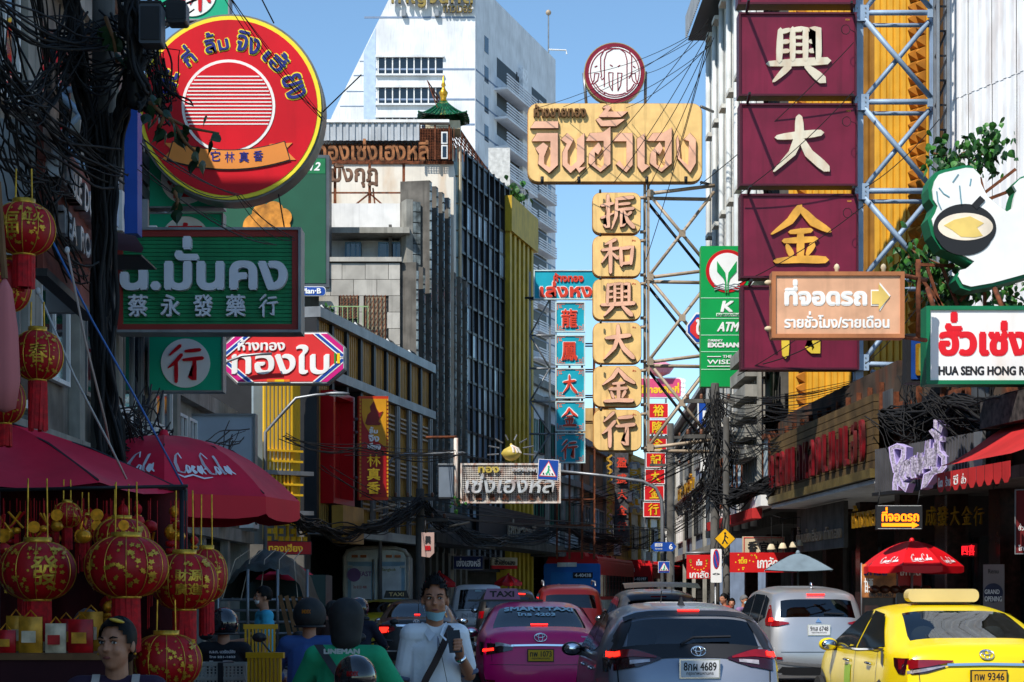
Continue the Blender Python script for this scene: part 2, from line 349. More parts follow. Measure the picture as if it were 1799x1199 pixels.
# ---- left row of shophouses (in the shade; they shade the street) ---------------
def shophouse(name, label, A, B, H, depth, wallm, floors, bays, g0=3.6, shutm=SHUT, trim=CONC, parapet=.8, wm=DGLASS, ac=.4, fh=3.2, ground=True, acm=None):
    fr = Fr(name, label, 'building', A, B); L = fr.L; mb = MB()
    mb.box(0, L, .05, depth, g0, H); mb.box(0, .35, .05, depth, 0, g0); mb.box(L-.35, L, .05, depth, 0, g0); mb.box(.35, L-.35, 3.2, 3.4, 0, g0)
    wall = mb.build('wall', wallm, fr.root); bw = L/bays
    for i in range(floors+1):
        z = g0+i*fh
        if z < H: fr.boxu('floor_band', trim, -.05, z-.12, L+.05, z+.16, .22, .3)
    fr.boxu('parapet', trim, -.08, H-.004, L+.08, H+parapet*.4, .16, .5)
    for b in range(bays+1):
        x = min(max(b*bw, .16), L-.16); MB().box(x-.16, x+.16, -.12, .045, 0, H-.3).build('pilaster', trim, fr.root)
    for i in range(floors):
        z = g0+i*fh
        if z+1.0+1.3 > H: break
        for b in range(bays):
            n = 2 if bw > 2.6 else 1
            for k in range(n):
                a = b*bw+.4+k*(bw-.8)/n; windows(fr, wm, [(a+.1, a+(bw-.8)/n-.1)], [(z+.9, min(z+2.4, H-.3))], bars=1, frame=random.choice([STEEL, DARK, WHITE]))
            if random.random() < ac: acunit(fr, b*bw+bw*.5, z+.2, .16)
    if ground:
        for b in range(bays):
            sh = MB(); x0, x1 = b*bw+.25, (b+1)*bw-.25
            for k in range(12): sh.box(x0, x1, .5+.02*(k % 2), .6, .13+k*.22, .13+k*.22+.2)
            sh.build('shutter', shutm, fr.root)
            MB().box(x0, x1, .2, .5, 2.8, 3.4).build('fascia', random.choice([DARK, shutm, trim]), fr.root)
    return fr
DWALL = mat('streaked_grey_wall', C(128, 122, 114), .85, var=.2, streak=.6)  # dark grey with random darker streaks
fr = shophouse('shophouse', 'tall grey shophouse beside the lantern stall, at the left edge', (-6.3, -14., 'm'), (-6.3, 23.6, 'm'), 17.0, 9, DWALL, 4, 10)
fr = shophouse('shophouse', 'streaked grey shophouse behind the wooden tea room sign', (46, 23.63), (306, 34), 10.9, 9, DWALL, 2, 4, ac=.8)
for k in range(7):
    z = 7.1+.28*k
    fr.boxu('louvre_slat', SHUT, 5.5, z, 8.2, z+.2, .16, .04)
fr = shophouse('shophouse', 'narrow shophouse behind the green and red hanging signs', (300, 34.6), (430, 43.0), 5.4, 9, CONC, 1, 3, ac=.8, g0=2.9)

# ---- ochre louvred gold shop -----------------------------------------------------
GA, GB = (545, 45.3), (748, 56.6)
fr = Fr('louvred_shop', 'ochre louvred gold shop with a red portal and solar panels on its roof', 'building', GA, GB)
L = fr.L; H = 8.6
MB().box(0, L, .12, 9, 3.2, H-.1).build('wall', DARK, fr.root)
mb = MB(); mb.box(0, .4, .12, 9, 0, 3.2); mb.box(L-.4, L, .12, 9, 0, 3.2); mb.box(.4, L-.4, 3, 3.2, 0, 3.2); mb.build('ground_floor', DCONC, fr.root)
for z, h in ((H-.12, .26), (7.05, .24), (3.1, .25)): fr.boxu('beam', STEEL, -.1, z, L+.1, z+h, .3, .42)
nb = 9; bw = L/nb
for b in range(nb+1): fr.boxu('post', DARK, b*bw-.09, 3.35, b*bw+.09, 7.04, .2, .3); fr.boxu('post', DARK, b*bw-.09, 7.3, b*bw+.09, H-.13, .2, .3)
for b in range(nb):
    for z0, z1 in ((7.3, H-.13), (3.36, 7.04)):
        if 0 < b < 3 and z0 < 5: continue
        mb = MB(); corr(mb, b*bw+.1, (b+1)*bw-.1, z0, z1, .06, .16, .06); mb.build('louver_panel', GOLDWALL, fr.root)
    if b > 2:
        for g in (3.9, 5.0, 6.3):
            mb = MB()
            for k in range(4): mb.box(b*bw+.12, b*bw+bw*.62, -.2, -.13, g+.13*k, g+.13*k+.05)
            mb.build('cross_slat', TSTEEL, fr.root)
        for q in (.7, .84): fr.boxu('rail_pipe', STEEL, b*bw+bw*q-.04, 3.36, b*bw+bw*q+.04, 7.03, .26, .08)
# red portal
u0, u1 = fr.u(556), fr.u(594); zt, zb = fr.z(590, 698), fr.z(590, 890); pr = mat('portal_red', C(176, 16, 26), .35, var=.05, streak=.15)
po = fr.boxu('portal_frame', pr, u0, zb, u0+.14, zt, .45, .45)
for a in ((u1-.14, zb, u1, zt), (u0+.14, zt-.14, u1-.14, zt), (u0+.14, zb, u1-.14, zb+.14)): fr.boxu('portal_frame', pr, *a, .45, .45)
for k in range(3): fr.boxu('portal_panel', pr, u0+.15, zb+.15+k*(zt-zb-.3)/3, u1-.15, zb+.14+(k+1)*(zt-zb-.3)/3, .1, .06)
fr.boxu('fascia', GOLDWALL, u0, 2.9, u1, zb-.05, .7, .3)
for k, (px, py) in enumerate(((655, 603), (667, 610), (709, 629), (598, 575), (746, 655))):
    u = fr.u(px)
    M_ = Matrix.Translation((u, .25, H+.32)) @ Matrix.Rotation(R(-38), 4, 'X')
    pnl = MB().box(-.32, .32, -.02, .02, -.3, .3, M_).build('solar_panel', WHITE, fr.root)
    for i in range(4):
        MB().box(-.3+.15*i, -.17+.15*i, -.032, -.021, -.28, .28, M_).build('solar_cell', DGLASS, pnl)
# yellow slatted corner wing, lit by the sun
YS = mat('bright_yellow_slat', C(240, 190, 40), .45, var=.06)
fr = Fr('slatted_screen', 'bright yellow slatted screen on the curved corner of the louvred shop', 'screen', (462, 43.2), (543, 43.9), 3.0)
MB().box(0, fr.L, .5, .6, -.2, 5.3).build('backing', mat('pale_glazing', C(150, 165, 172), .3, var=.15, vs=1), fr.root)
for i in range(12):
    x = fr.L*(i+.3)/12; d = .0 if i < 8 else .1*(i-7)
    MB().box(x, x+.045, d, d+.08, .45 if i % 3 else -.1, 5.2).build('slat', YS, fr.root)
for z in (1.75, 2.0, 4.15, 4.4, 4.65, 3.9, .95, 1.2):
    MB().box(0, fr.L*.85, -.05, -.002, z, z+.05).build('cross_slat', YS, fr.root)
for z in (1.45, .5): MB().box(-.05, fr.L+.1, -.06, .5, z, z+.1).build('ledge', STEEL, fr.root)
for i in range(7):
    for k in range(3):
        if random.random() < .8: MB().box(.1+i*.16, .21+i*.16, -.03, .03, -.15+k*.19, -.02+k*.19).build('fretwork_tile', YS, fr.root)

# ---- grey stone-faced building with glass-block fins -------------------------------
STONE = [mat('stone_face_%d' % i, C(*c), .85, var=.1, streak=.25, bump=.1) for i, c in enumerate(((176, 172, 164), (166, 162, 154), (186, 182, 174)))]
fr = Fr('stone_building', 'grey stone-faced building with barred windows above the louvred shop', 'building', (560, 58), (703, 58))
H = 12.2; L = fr.L
MB().box(0, L, .06, 5, 0, H).build('wall', DCONC, fr.root)
bwid = .74; z = 5.4; r = 0
wins = [(598, 628), (642, 677)]
while z < H-.05:
    x = -(r % 2)*bwid/2; zt = min(z+.52, H)
    while x < L:
        a, b = max(x, 0), min(x+bwid, L); segs = [(a, b)]
        if z < fr.z(600, 518)-.1:
            for w0, w1 in wins:
                p, q = fr.u(w0)-.05, fr.u(w1)+.05; ns = []
                for s0, s1 in segs:
                    if s1 <= p or s0 >= q: ns.append((s0, s1))
                    else:
                        if s0 < p: ns.append((s0, p))
                        if s1 > q: ns.append((q, s1))
                segs = ns
        for s0, s1 in segs:
            if s1-s0 > .06: MB().box(s0+.008, s1-.008, -random.uniform(0, .012), .05, z+.008, zt-.008).build('stone_block', random.choice(STONE), fr.root)
        x += bwid
    z += .52; r += 1
for w0, w1 in wins:
    a, b = fr.u(w0), fr.u(w1); z1 = fr.z(600, 519); z0 = fr.z(600, 560) if w0 < 630 else fr.z(600, 600)
    wn = fr.boxu('window', mat('curtain', C(150, 142, 122), .9, var=.2, vs=5), a, z0, b, z1, -.02, .06)
    g = MB()
    for k in range(6): g.box(a+(b-a)*k/5-.012, a+(b-a)*k/5+.012, -.06, -.03, z0, z1)
    for k in range(8):
        for j in range(5):
            x0 = a+(b-a)*j/5; zz = z0+(z1-z0)*k/8; g.bar((x0, -.045, zz), (x0+(b-a)/5, -.045, zz+(z1-z0)/8), .014)
    g.build('grille', RUST, wn)
fr.boxu('parapet', STONE[0], -.1, H, L+.05, H+.14, .08, .5)
gr = MB()
for k in range(9): gr.bar((fr.u(578)+.16*k, -.5, 9.9), (fr.u(578)+.16*k, -.5, 10.7), .02)
for z in (9.9, 10.7): gr.bar((fr.u(578), -.5, z), (fr.u(578)+1.3, -.5, z), .03)
gr.build('balcony_rail', mat('mint_rail', C(140, 170, 120), .6), fr.root)
# fins
fr = Fr('finned_facade', 'dark facade of glass-block fins next to the stone-faced building', 'building', (703.3, 58.05), (803, 65.8))
H = 12.2; L = fr.L; FIN = mat('fin_concrete', C(104, 100, 94), .9, var=.2, streak=.5); GBK = mat('glass_block', C(120, 130, 132), .2, var=.35, vs=4)
MB().box(0, L, .5, 5, 0, 12.0).build('wall', DCONC, fr.root)
for i in range(9):
    u = L*(i+.1)/9; h = 12.2 if i < 2 else (15.2 if i < 6 else 12.8)
    mb = MB(); mb.box(u, u+.3, -.5, .495, 0, h); fn = mb.build('fin', FIN, fr.root)
    g = MB()
    for k in range(int((h-3)/.32)):
        z = 3+k*.32; g.box(u+.31, u+L/9-.03, -.1-.02*(k % 2), .0, z+.015, z+.305)
    g.build('glass_block_panel', GBK if i % 2 == 0 else FIN, fn)
    g = MB()
    for k in range(int((h-3)/.32)): g.box(u-.012, u+.06, -.56, -.501, 3.02+k*.32, 3.28+k*.32)
    g.build('glass_block_edge', GBK, fn)
# front strip of glass block, sunlit corner
fr = Fr('glass_block_pier', 'pale pier of glass blocks at the corner of the fins', 'pier', (714, 59.5), (739, 59.7), 6)
MB().box(0, fr.L*.45, 0, .6, 0, fr.z(715, 350)).build('pier', CONC, fr.root)
for k in range(24):
    for j in range(2):
        x = fr.L*(.47+.27*j); MB().box(x, x+fr.L*.25, 0, .25, .1+k*.35, .42+k*.35).build('glass_block', GBK, fr.root)

# ---- white stained building behind ----------------------------------------------------
SW = mat('stained_white', C(226, 220, 208), .85, var=.05, streak=.2, stain=C(196, 150, 92), sa=.5, ss=.9)
fr = Fr('stained_building', 'white rust-stained building with rusty rooftop lettering', 'building', (480, 63), (797, 63))
L = fr.L; H = fr.z(640, 288)
MB().box(0, L, 0, 6, 0, H).build('wall', SW, fr.root)
fr.box('roof_edge', RUST, 480, 284, 797, 289, .06, .3)
sh = MB(); corr(sh, fr.u(480), fr.u(738), fr.z(640, 252), fr.z(640, 219), .35, .22, .05); sh.build('sheet_fascia', mat('grey_sheet', C(176, 180, 184), .5, .2, var=.08, streak=.3), fr.root)
fr.box('gutter', WHITE, 480, 216, 790, 221, .45, .3)
fr.boxu('roof', STEEL, 0, fr.z(640, 219)-.03, L-1.2, fr.z(640, 219), .3, 5)
g = MB()
for k in range(60): x = fr.u(500)+k*.105; g.box(x, x+.025, -.02, .01, H+.07, fr.z(640, 252))
for k in range(5): z = H+.1+k*.17; g.box(0, fr.u(715), -.015, .005, z, z+.03)
g.build('railing', RUST, fr.root)
fr.box('mesh_backing', mat('shade_mesh', C(90, 88, 86), .9, var=.2), 480, 250, 715, 285, -.3, .02)
cg = MB()                                                    # rusty cage with window
for k in range(14): x = fr.u(738)+k*.09; cg.box(x, x+.02, -.32, -.3, H+.08, fr.z(760, 228))
for k in range(22): z = H+.1+k*.055; cg.box(fr.u(738), fr.u(792), -.33, -.32, z, z+.014)
for px in (738, 765, 790): cg.box(fr.u(px)-.03, fr.u(px)+.03, -.36, -.29, H+.05, fr.z(760, 224))
cg.build('cage', RUST, fr.root); fr.box('cage_wall', mat('dark_brown', C(60, 44, 36), .9, var=.2), 738, 226, 795, 285, 0, .05)
for y0, y1 in ((237, 258), (260, 284)):
    o = fr.box('window_frame', WHITE, 776, y0, 787, y1, .4, .05); fr.box('pane', DGLASS, 778.2, y0+2.5, 785, y1-2.5, .41, .02, o)
ROOFG = mat('glazed_green_tile', C(24, 92, 58), .25, var=.3, vs=5, coat=.4)
# green tiled pavilion roof
pv = thing('pavilion_roof', 'green tiled pavilion roof with a golden finial on the rooftop', 'roof', P(779, 222, 66))
s_ = 66/F
rows = []
for i in range(9):
    t = i/8; r_ = (43*t**.85+3)*s_; z = (44-40*t**.72+5*max(0, t-.8)*4)*s_ ; row = []
    for j in range(33):
        a = 2*math.pi*j/32+math.pi/4; k = 1/max(abs(math.cos(a)), abs(math.sin(a))); q = r_*(k*.72+.28); zz = z+(.14*t**3*(k-1)*2.2); row.append((q*math.cos(a), q*math.sin(a), zz))
    rows.append(row)
MB().grid(rows, True).build('roof', ROOFG, pv, True)
for j in range(32):
    a = 2*math.pi*j/32+math.pi/4; MB().tube([Vector(rows[i][j])+Vector((0, 0, .02)) for i in range(9)], .035, 5).build('tile_rib', ROOFG, pv, True)
MB().lathe([(.01, 0), (.16, .02), (.1, .12), (.14, .25), (.17, .35), (.08, .47), (.05, .55), (.09, .62), (.05, .72), (.02, .95), (.001, 1)], 12, (0, 0, .86)).build('finial', GOLD, pv, True)
MB().box(-.62, .62, -.62, .62, -.25, .05).build('eave', CREAM, pv)
# rooftop rusty lettering
fr = Fr('rooftop_lettering', 'rusty Thai letters on a frame above the stained white wall', 'sign', (560, 61.4), (760, 61.4), 14.0)
fr.text('letters', mat('rusty_bronze', C(158, 104, 66), .7, .3, var=.3, vs=5), 'ทองเซ่งเฮงหลี', 556, 245, 753, 283, .1, .16, .9)
fr.text('letters', mat('rusty_brown', C(122, 92, 74), .8, .2, var=.3, vs=6), 'มังกุฎ', 581, 288, 664, 330, .1, .16, 1.0)
mb = MB()
for px in (588, 649, 709): mb.bar((fr.u(px), .1, fr.z(px, 286)), (fr.u(px), .1, fr.z(px, 410)), .09)
for y in (338, 389, 397, 405): mb.bar((fr.u(582), .1, fr.z(600, y)), (fr.u(712), .1, fr.z(600, y)), .05)
for a in ((588, 388, 648, 340), (650, 340, 709, 392), (655, 330, 664, 412), (685, 380, 705, 445), (705, 395, 670, 470), (649, 365, 662, 380)): mb.bar((fr.u(a[0]), .08, fr.z(a[0], a[1])), (fr.u(a[2]), .08, fr.z(a[2], a[3])), .05)
mb.build('frame', RUST, fr.root)
# terrace in front of the stained wall (blue windows)
fr = Fr('terrace_room', 'small terrace room with blue window frames under a concrete canopy', 'building', (575, 60), (714, 60), 11.5)
MB().box(0, fr.L, .5, 2, 0, 3.1).build('wall', WHITE, fr.root); BW = mat('blue_frame', C(110, 145, 170), .6, var=.1)
fr.box('canopy', CONC, 572, 408, 722, 418, .8, 2.2)
for x0, x1 in ((606, 634), (664, 712)):
    windows(fr, DGLASS, [(fr.u(x0), fr.u(x1))], [(fr.z(600, 468), fr.z(600, 425))], BW, d=-.46, bars=2)
fr.box('post', DCONC, 684, 398, 689, 470, .3, .15)

# ---- glass curtain building ----------------------------------------------------------
fr = Fr('glass_building', 'dark glass curtain-wall building with bronze mullions', 'building', (808, 66), (893, 72.5))
L = fr.L; H = 17.75; CUR = [mat('curtain_glass_%d' % i, C(*c), .16, 0, var=.3, vs=.35, spec=.8) for i, c in enumerate(((176, 196, 214), (110, 128, 148), (206, 220, 234)))]  # pale blue base colours put the reflected sky into the panes
MULL = mat('bronze_mullion', C(46, 42, 40), .4, .5, var=.1)
MB().box(0, L, .2, 5, 2.5, H).build('wall', DARK, fr.root); nx, nz = 9, 16
for i in range(nx):
    for k in range(nz):
        z0 = 3+(H-3)*k/nz; o = MB().box(L*i/nx+.03, L*(i+1)/nx-.03, .05, .1, z0+.04, z0+(H-3)/nz-.04).build('pane', random.choice(CUR), fr.root)
        o.rotation_euler = (random.uniform(-.003, .003), 0, random.uniform(-.006, .006))
for i in range(nx+1): fr.boxu('mullion', MULL, L*i/nx-.035, 2.6, L*i/nx+.035, H+.1, .06, .18)
for k in range(nz+1): z0 = 3+(H-3)*k/nz; fr.boxu('transom', MULL, 0, z0-.045, L, z0+.045, .03, .16)
fr = Fr('glazed_corner', 'narrow glazed corner strip beside the glass curtain wall', 'building', (794, 65.6), (807.5, 65.9))
for k in range(13): MB().box(.02, fr.L-.02, .02, .3, 5+k*.98, 5.92+k*.98).build('pane', mat('pale_green_glass', C(120, 138, 136), .1, .2, var=.2), fr.root)
fr.boxu('post', CREAM, -.06, 4, .02, 17.8, .05, .4); fr.boxu('post', CREAM, fr.L-.02, 4, fr.L+.06, 17.8, .05, .4)
fr = Fr('rooftop_cage', 'rusty mesh cage leaning over the top of the glass building', 'cage', (793, 65.5), (905, 74.5), 17.75)
mb = MB()
for k in range(20):
    t = k/19; x = fr.L*t; hh = 1.5*(1-t)+.9
    mb.bar((x, 0, 0), (x, .9, hh), .03)
for k in range(8): mb.bar((0, .9*k/7, 2.4*k/7), (fr.L, .9*k/7, .9*k/7), .03)
mb.build('mesh', RUST, fr.root); MB().box(0, fr.L, .95, 1, 0, .9).build('backing', mat('rust_net', C(110, 80, 66), .9, var=.25), fr.root)
# ---- yellow pier building -----------------------------------------------------------------
YP = mat('mustard_paint', C(196, 160, 40), .6, var=.1, streak=.35)
fr = Fr('mustard_building', 'mustard yellow building with tall vertical piers and a roof garden', 'building', (883, 72), (929, 76.5))
L = fr.L; H = fr.z(883, 345)
MB().box(0, L, .25, 4, 0, H-1).build('wall', DCONC, fr.root)
fr.boxu('parapet', YP, -.1, H-1.4, L+.05, H, .4, 2)
for i in range(6): MB().box(L*i/6, L*i/6+.34, -.3, .25, 0, H-1.4).build('pier', YP, fr.root)
for k in range(5):
    MB().box(-.5, 0, .3, 3, 2.5+k*2.6, 2.8+k*2.6).build('ledge', WHITE, fr.root); MB().box(-.7, -.1, .2, .8, 3.3+k*2.6, 4.1+k*2.6).build('air_conditioner', WHITE, fr.root)
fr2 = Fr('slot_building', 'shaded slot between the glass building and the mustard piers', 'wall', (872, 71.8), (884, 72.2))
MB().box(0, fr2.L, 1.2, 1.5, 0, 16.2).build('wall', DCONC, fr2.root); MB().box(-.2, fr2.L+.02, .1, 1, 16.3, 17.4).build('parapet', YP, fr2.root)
fr3 = Fr('roof_hut', 'pale rooftop hut behind the roof garden rail', 'hut', (858, 77), (896, 77), 16.8)
MB().box(0, fr3.L, 0, 2, 0, fr3.z(870, 260)).build('wall', mat('pale_block', C(200, 200, 198), .8, var=.12, vs=6), fr3.root)
mb = MB()
for k in range(8): mb.bar((fr3.u(897)+k*.1, -.1, 0), (fr3.u(897)+k*.1, -.1, 1.9), .03)
for z in (.9, 1.9): mb.bar((fr3.u(897), -.1, z), (fr3.u(897)+.8, -.1, z), .04)
mb.build('rail', STEEL, fr3.root)

# ---- white tower -----------------------------------------------------------------------------
TW = mat('tower_white', C(222, 225, 228), .7, var=.07, vs=.5, streak=.3, stain=C(170, 172, 176), sa=.4, ss=.25); TWS = mat('tower_side_white', C(222, 226, 232), .75, var=.08, vs=.4, streak=.4)
GRO = mat('tower_groove', C(120, 138, 164), .8, var=.05)
fr = Fr('white_tower', 'white office tower with a slanted left edge and gold lettering at its top', 'building', (520, 200), (835, 200))
def q(px, py): return fr.q(px, py)
pts = [q(835, 1000), q(835, -60), q(712, -60), q(585, 200), q(530, 330), q(480, 1000)]
MB().prism(pts, 0, 1.5).build('wall', TW, fr.root)
side = Fr('', '', '', (835, 200), (976, 229.7), parent=fr.root)
def sidebox(nm, m, u0, z0, u1, z1, d, th, par=None):
    mb = MB(); mb.box(u0, u1, -d, -d+th, z0, z1); Mx = Matrix.Translation((side.a.x-fr.a.x, side.a.y-fr.a.y, 0)) @ Matrix.Rotation(side.rz, 4, 'Z')
    mb.v = [tuple(Mx @ Vector(p)) for p in mb.v]; return mb.build(nm, m, par or fr.root)
Hs = 69.2; sidebox('side_wall', TWS, 0, 0, side.L, Hs, 0, 1.5)
zu = side.u(907)
sidebox('groove', DARK, zu, 40, zu+.35, Hs-6, .05, .1); sidebox('groove', mat('tower_pier', C(232, 236, 242), .7), zu+1, 10, zu+3.2, Hs-5.2, .5, .5)
for y in (122, 175, 219, 31): 
    z = fr.z(835, y); fr.boxu('groove', GRO, fr.u(660) if y > 90 else fr.u(640), z-.1, fr.u(834), z+.1, .03, .1)
for k in range(16):
    z = fr.z(835, 122)-k*3.3; sidebox('groove', GRO, .1, z-.09, side.L-.1, z+.09, .03, .1)
for y in (108, 133, 161, 187): fr.line('groove', GRO, [(640-(y-90)*.44, y), (661, y)], 1.6, .03, .1)
fr.poly('side_panel', mat('pale_blue_render', C(176, 196, 220), .8, var=.06), [(660, 50), (660, 330), (639, 330), (639, 92)], .04, .1)
for y0, y1 in ((102, 131), (155, 183), (208, 236)):
    o = fr.box('window', DGLASS, 663, y0, 778, y1, .02, .3); 
    for k in range(9): x = 664.5+k*12.6; fr.box('mullion', WHITE, x-1, y0, x+1, y1, .12, .1, o)
    fr.box('sill', TW, 660, y1, 780, y1+3, .35, .3); fr.box('lintel', TW, 660, y0-4, 780, y0, .35, .3)
for y in (80, 132, 185, 235): 
    z = side.z(855, y); sidebox('small_window', DGLASS, side.u(851), z-.9, side.u(858), z+.9, .03, .2)
for k in range(9):
    z = side.z(880, 138)-k*3.3; u0, u1 = side.u(868), side.u(922)
    sidebox('balcony_dark_panel', DARK, u0+1, z-.2, u1-1, z+2.0, .02, .1)  # flat dark panel, its colour stands for shade in the opening
    b = sidebox('balcony', TWS, u0, z-2.0, u1, z-1.75, 1.6, 1.6)
    for j in range(5): sidebox('balcony_slat', TWS, u0, z-1.65+j*.32, u1, z-1.5+j*.32, 1.6, .1, b)
for k in range(13):
    z = side.z(950, 190)-k*3.3; u0, u1 = side.u(934), side.u(960)
    sidebox('balcony_dark_panel', DARK, u0, z-.4, u1, z+1.6, .02, .1)  # dark panel on the wall face in place of a shaded hollow
    b = sidebox('balcony', TWS, u0-.6, z-1.6, u1+.6, z-1.4, 1.2, 1.2)
    for j in range(4): sidebox('balcony_slat', TWS, u0-.6, z-1.3+j*.3, u1+.6, z-1.15+j*.3, 1.2, .1, b)
    sidebox('small_window', DGLASS, side.u(963), z-.6, side.u(968), z+1.2, .03, .1)
fr.text('lettering', mat('tower_gold', C(150, 128, 72), .4, .6, var=.15), 'กาญจน์ทัต', 688, -22, 831, 17, .9, .4, .7)
fr.text('lettering', mat('tower_gold2', C(128, 108, 64), .4, .6, var=.15), 'ทาวเวอร์', 779, 9, 830, 25, .6, .3, .4)
for px in (709, 767): fr.box('lamp_box', STEEL, px-3, 20, px+4, 31, .6, .5)
mb = MB(); p0 = side.a+side.d*side.u(963); lx, ly = p0.x-fr.a.x, p0.y-fr.a.y
MB().tube([(side.a.x-fr.a.x+side.L*.9*side.d.x, 0+side.L*.9*side.d.y, Hs), (side.a.x-fr.a.x+side.L*.9*side.d.x, side.L*.9*side.d.y, Hs+5)], .09).build('mast', STEEL, fr.root)
b_ = Vector((side.a.x-fr.a.x+side.L*.9*side.d.x, side.L*.9*side.d.y, Hs)); MB().ell(b_+Vector((0, 0, 5)), (.35, .35, .35)).build('mast_ball', TSTEEL, fr.root, True)
MB().tube([b_+Vector((0, 0, .4)), b_+Vector((2.2, .6, .5)), b_+Vector((2.3, .6, 0))], .1).build('camera_arm', WHITE, fr.root)
MB().lathe([(.1, 0), (.7, .15), (.75, .2), (.1, .1)], 12, M=Matrix.Translation(b_+Vector((-3, -1, 1.2))) @ Matrix.Rotation(R(60), 4, 'Y')).build('dish', WHITE, fr.root)
# ---- right row ----------------------------------------------------------------------
RIB = mat('pale_ribs', C(206, 204, 196), .7, var=.08, streak=.35)
fr = Fr('ribbed_building', 'pale ribbed building with vertical pipes behind the maroon signs', 'building', (1252, 58), (1350, 46.5))
L = fr.L; H = fr.z(1262, 28)
MB().box(0, L, .3, 8, 3.4, H).build('wall', DCONC, fr.root); MB().box(0, L, 2, 8, 0, 3.4).build('ground_wall', DCONC, fr.root)
for i in range(7):
    u = L*i/7; corr_ = MB(); corr(corr_, u+.1, u+L/7-.7, 3.6, H, .02, .16, .06); corr_.build('ribbed_panel', RIB, fr.root)
    for k in range(5):
        z = 4.2+k*3.1; o = MB().box(u+L/7-.66, u+L/7-.08, .1, .28, z, z+2.3).build('window', DGLASS, fr.root); MB().box(u+L/7-.7, u+L/7-.04, -.35, .1, z+2.3, z+2.42).build('window_hood', RIB, o)
    MB().tube([(u+.05, -.14, 3.4), (u+.05, -.14, H-.4)], .09, 8).build('drain_pipe', mat('pale_pipe', C(196, 200, 200), .5, var=.1), fr.root, True)
sh = MB(); corr(sh, -.3, L, H-.2, H+.5, .8, .2, .05); sh.build('eave_sheet', STEEL, fr.root); fr.boxu('eave', DARK, -.3, H-.25, L, H-.2, .75, 1.2)
for k in range(6): z = 5.0+k*.5; fr.boxu('concrete_louvre', CONC, fr.u(1336), z, L+1.4, z+.3, .8, .5)
for k in range(7): x = fr.u(1338)+k*.42; fr.boxu('louvre_post', CONC, x, 4.2, x+.12, 8.6, .5, .1)
# yellow sheet building
fr = Fr('yellow_sheet_building', 'tall building clad in yellow profiled sheet behind the steel lattice', 'building', (1398, 45), (1645, 41.5))
L = fr.L; H = 17.5
MB().box(0, L, .3, 6, 3.6, H).build('wall', mat('brown_wall', C(84, 60, 34), .8, var=.15, streak=.4), fr.root)
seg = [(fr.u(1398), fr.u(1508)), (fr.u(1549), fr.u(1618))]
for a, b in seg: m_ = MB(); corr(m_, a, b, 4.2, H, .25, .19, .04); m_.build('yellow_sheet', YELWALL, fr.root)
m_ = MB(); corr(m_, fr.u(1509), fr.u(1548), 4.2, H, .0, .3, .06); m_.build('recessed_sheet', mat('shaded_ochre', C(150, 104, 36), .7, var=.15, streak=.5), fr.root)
PYR = mat('pyramid_tile', C(196, 128, 44), .55, var=.15, streak=.2)
for u_ in (fr.u(1621), fr.u(1635), fr.u(1424)):
    k = 0; z = 4.6
    while z < H:
        w_ = .11; MB().add([(u_-w_, -.3, z), (u_+w_, -.3, z), (u_+w_, -.3, z+.26), (u_-w_, -.3, z+.26), (u_, -.52, z+.13)], [(0, 1, 4), (1, 2, 4), (2, 3, 4), (3, 0, 4), (3, 2, 1, 0)]).build('pyramid_tile', PYR, fr.root); z += .27
fr.boxu('corner_strip', YELWALL, fr.u(1612), 4.2, fr.u(1645), H, .28, .2)
# white corrugated wall
fr = Fr('white_sheet_wall', 'white corrugated sheet wall rising above the chef sign', 'building', (1663, 37.5), (1880, 34))
L = fr.L; z0 = 4.4
MB().box(0, L, .2, 6, 3.6, 17).build('wall', DCONC, fr.root)
for a, b in ((z0, fr.z(1700, 165)), (fr.z(1700, 167), 17.2)):
    for i in range(5):
        m_ = MB(); corr(m_, L*i/5+.01, L*(i+1)/5-.01, a, b, .02+.012*(a > 6), .24, .035); m_.build('white_sheet', mat('white_sheet', C(232, 234, 236), .5, var=.04, streak=.2, stain=C(150, 110, 80), sa=.25, ss=2), fr.root)
# lattice mast between them
fr = Fr('lattice_mast', 'grey steel lattice mast between the yellow sheet and the white sheet wall', 'mast', (1641, 37), (1663, 37), 4.0)
for px in (1643, 1661):
    for d in (0, .25): fr.boxu('upright', STEEL, fr.u(px)-.03, 0, fr.u(px)+.03, 13, d, .06)
mb = MB(); a, b = fr.u(1643), fr.u(1661)
for k in range(26): mb.bar((a, -.02 if k % 2 else -.22, k*.5), (b, -.02 if k % 2 else -.22, k*.5+.5*(1 if k % 2 else .9)), .04); mb.bar((a, -.1, k*.5), (b, -.1, k*.5), .035)
mb.build('bracing', DARK, fr.root)['kind'] = 'stuff'
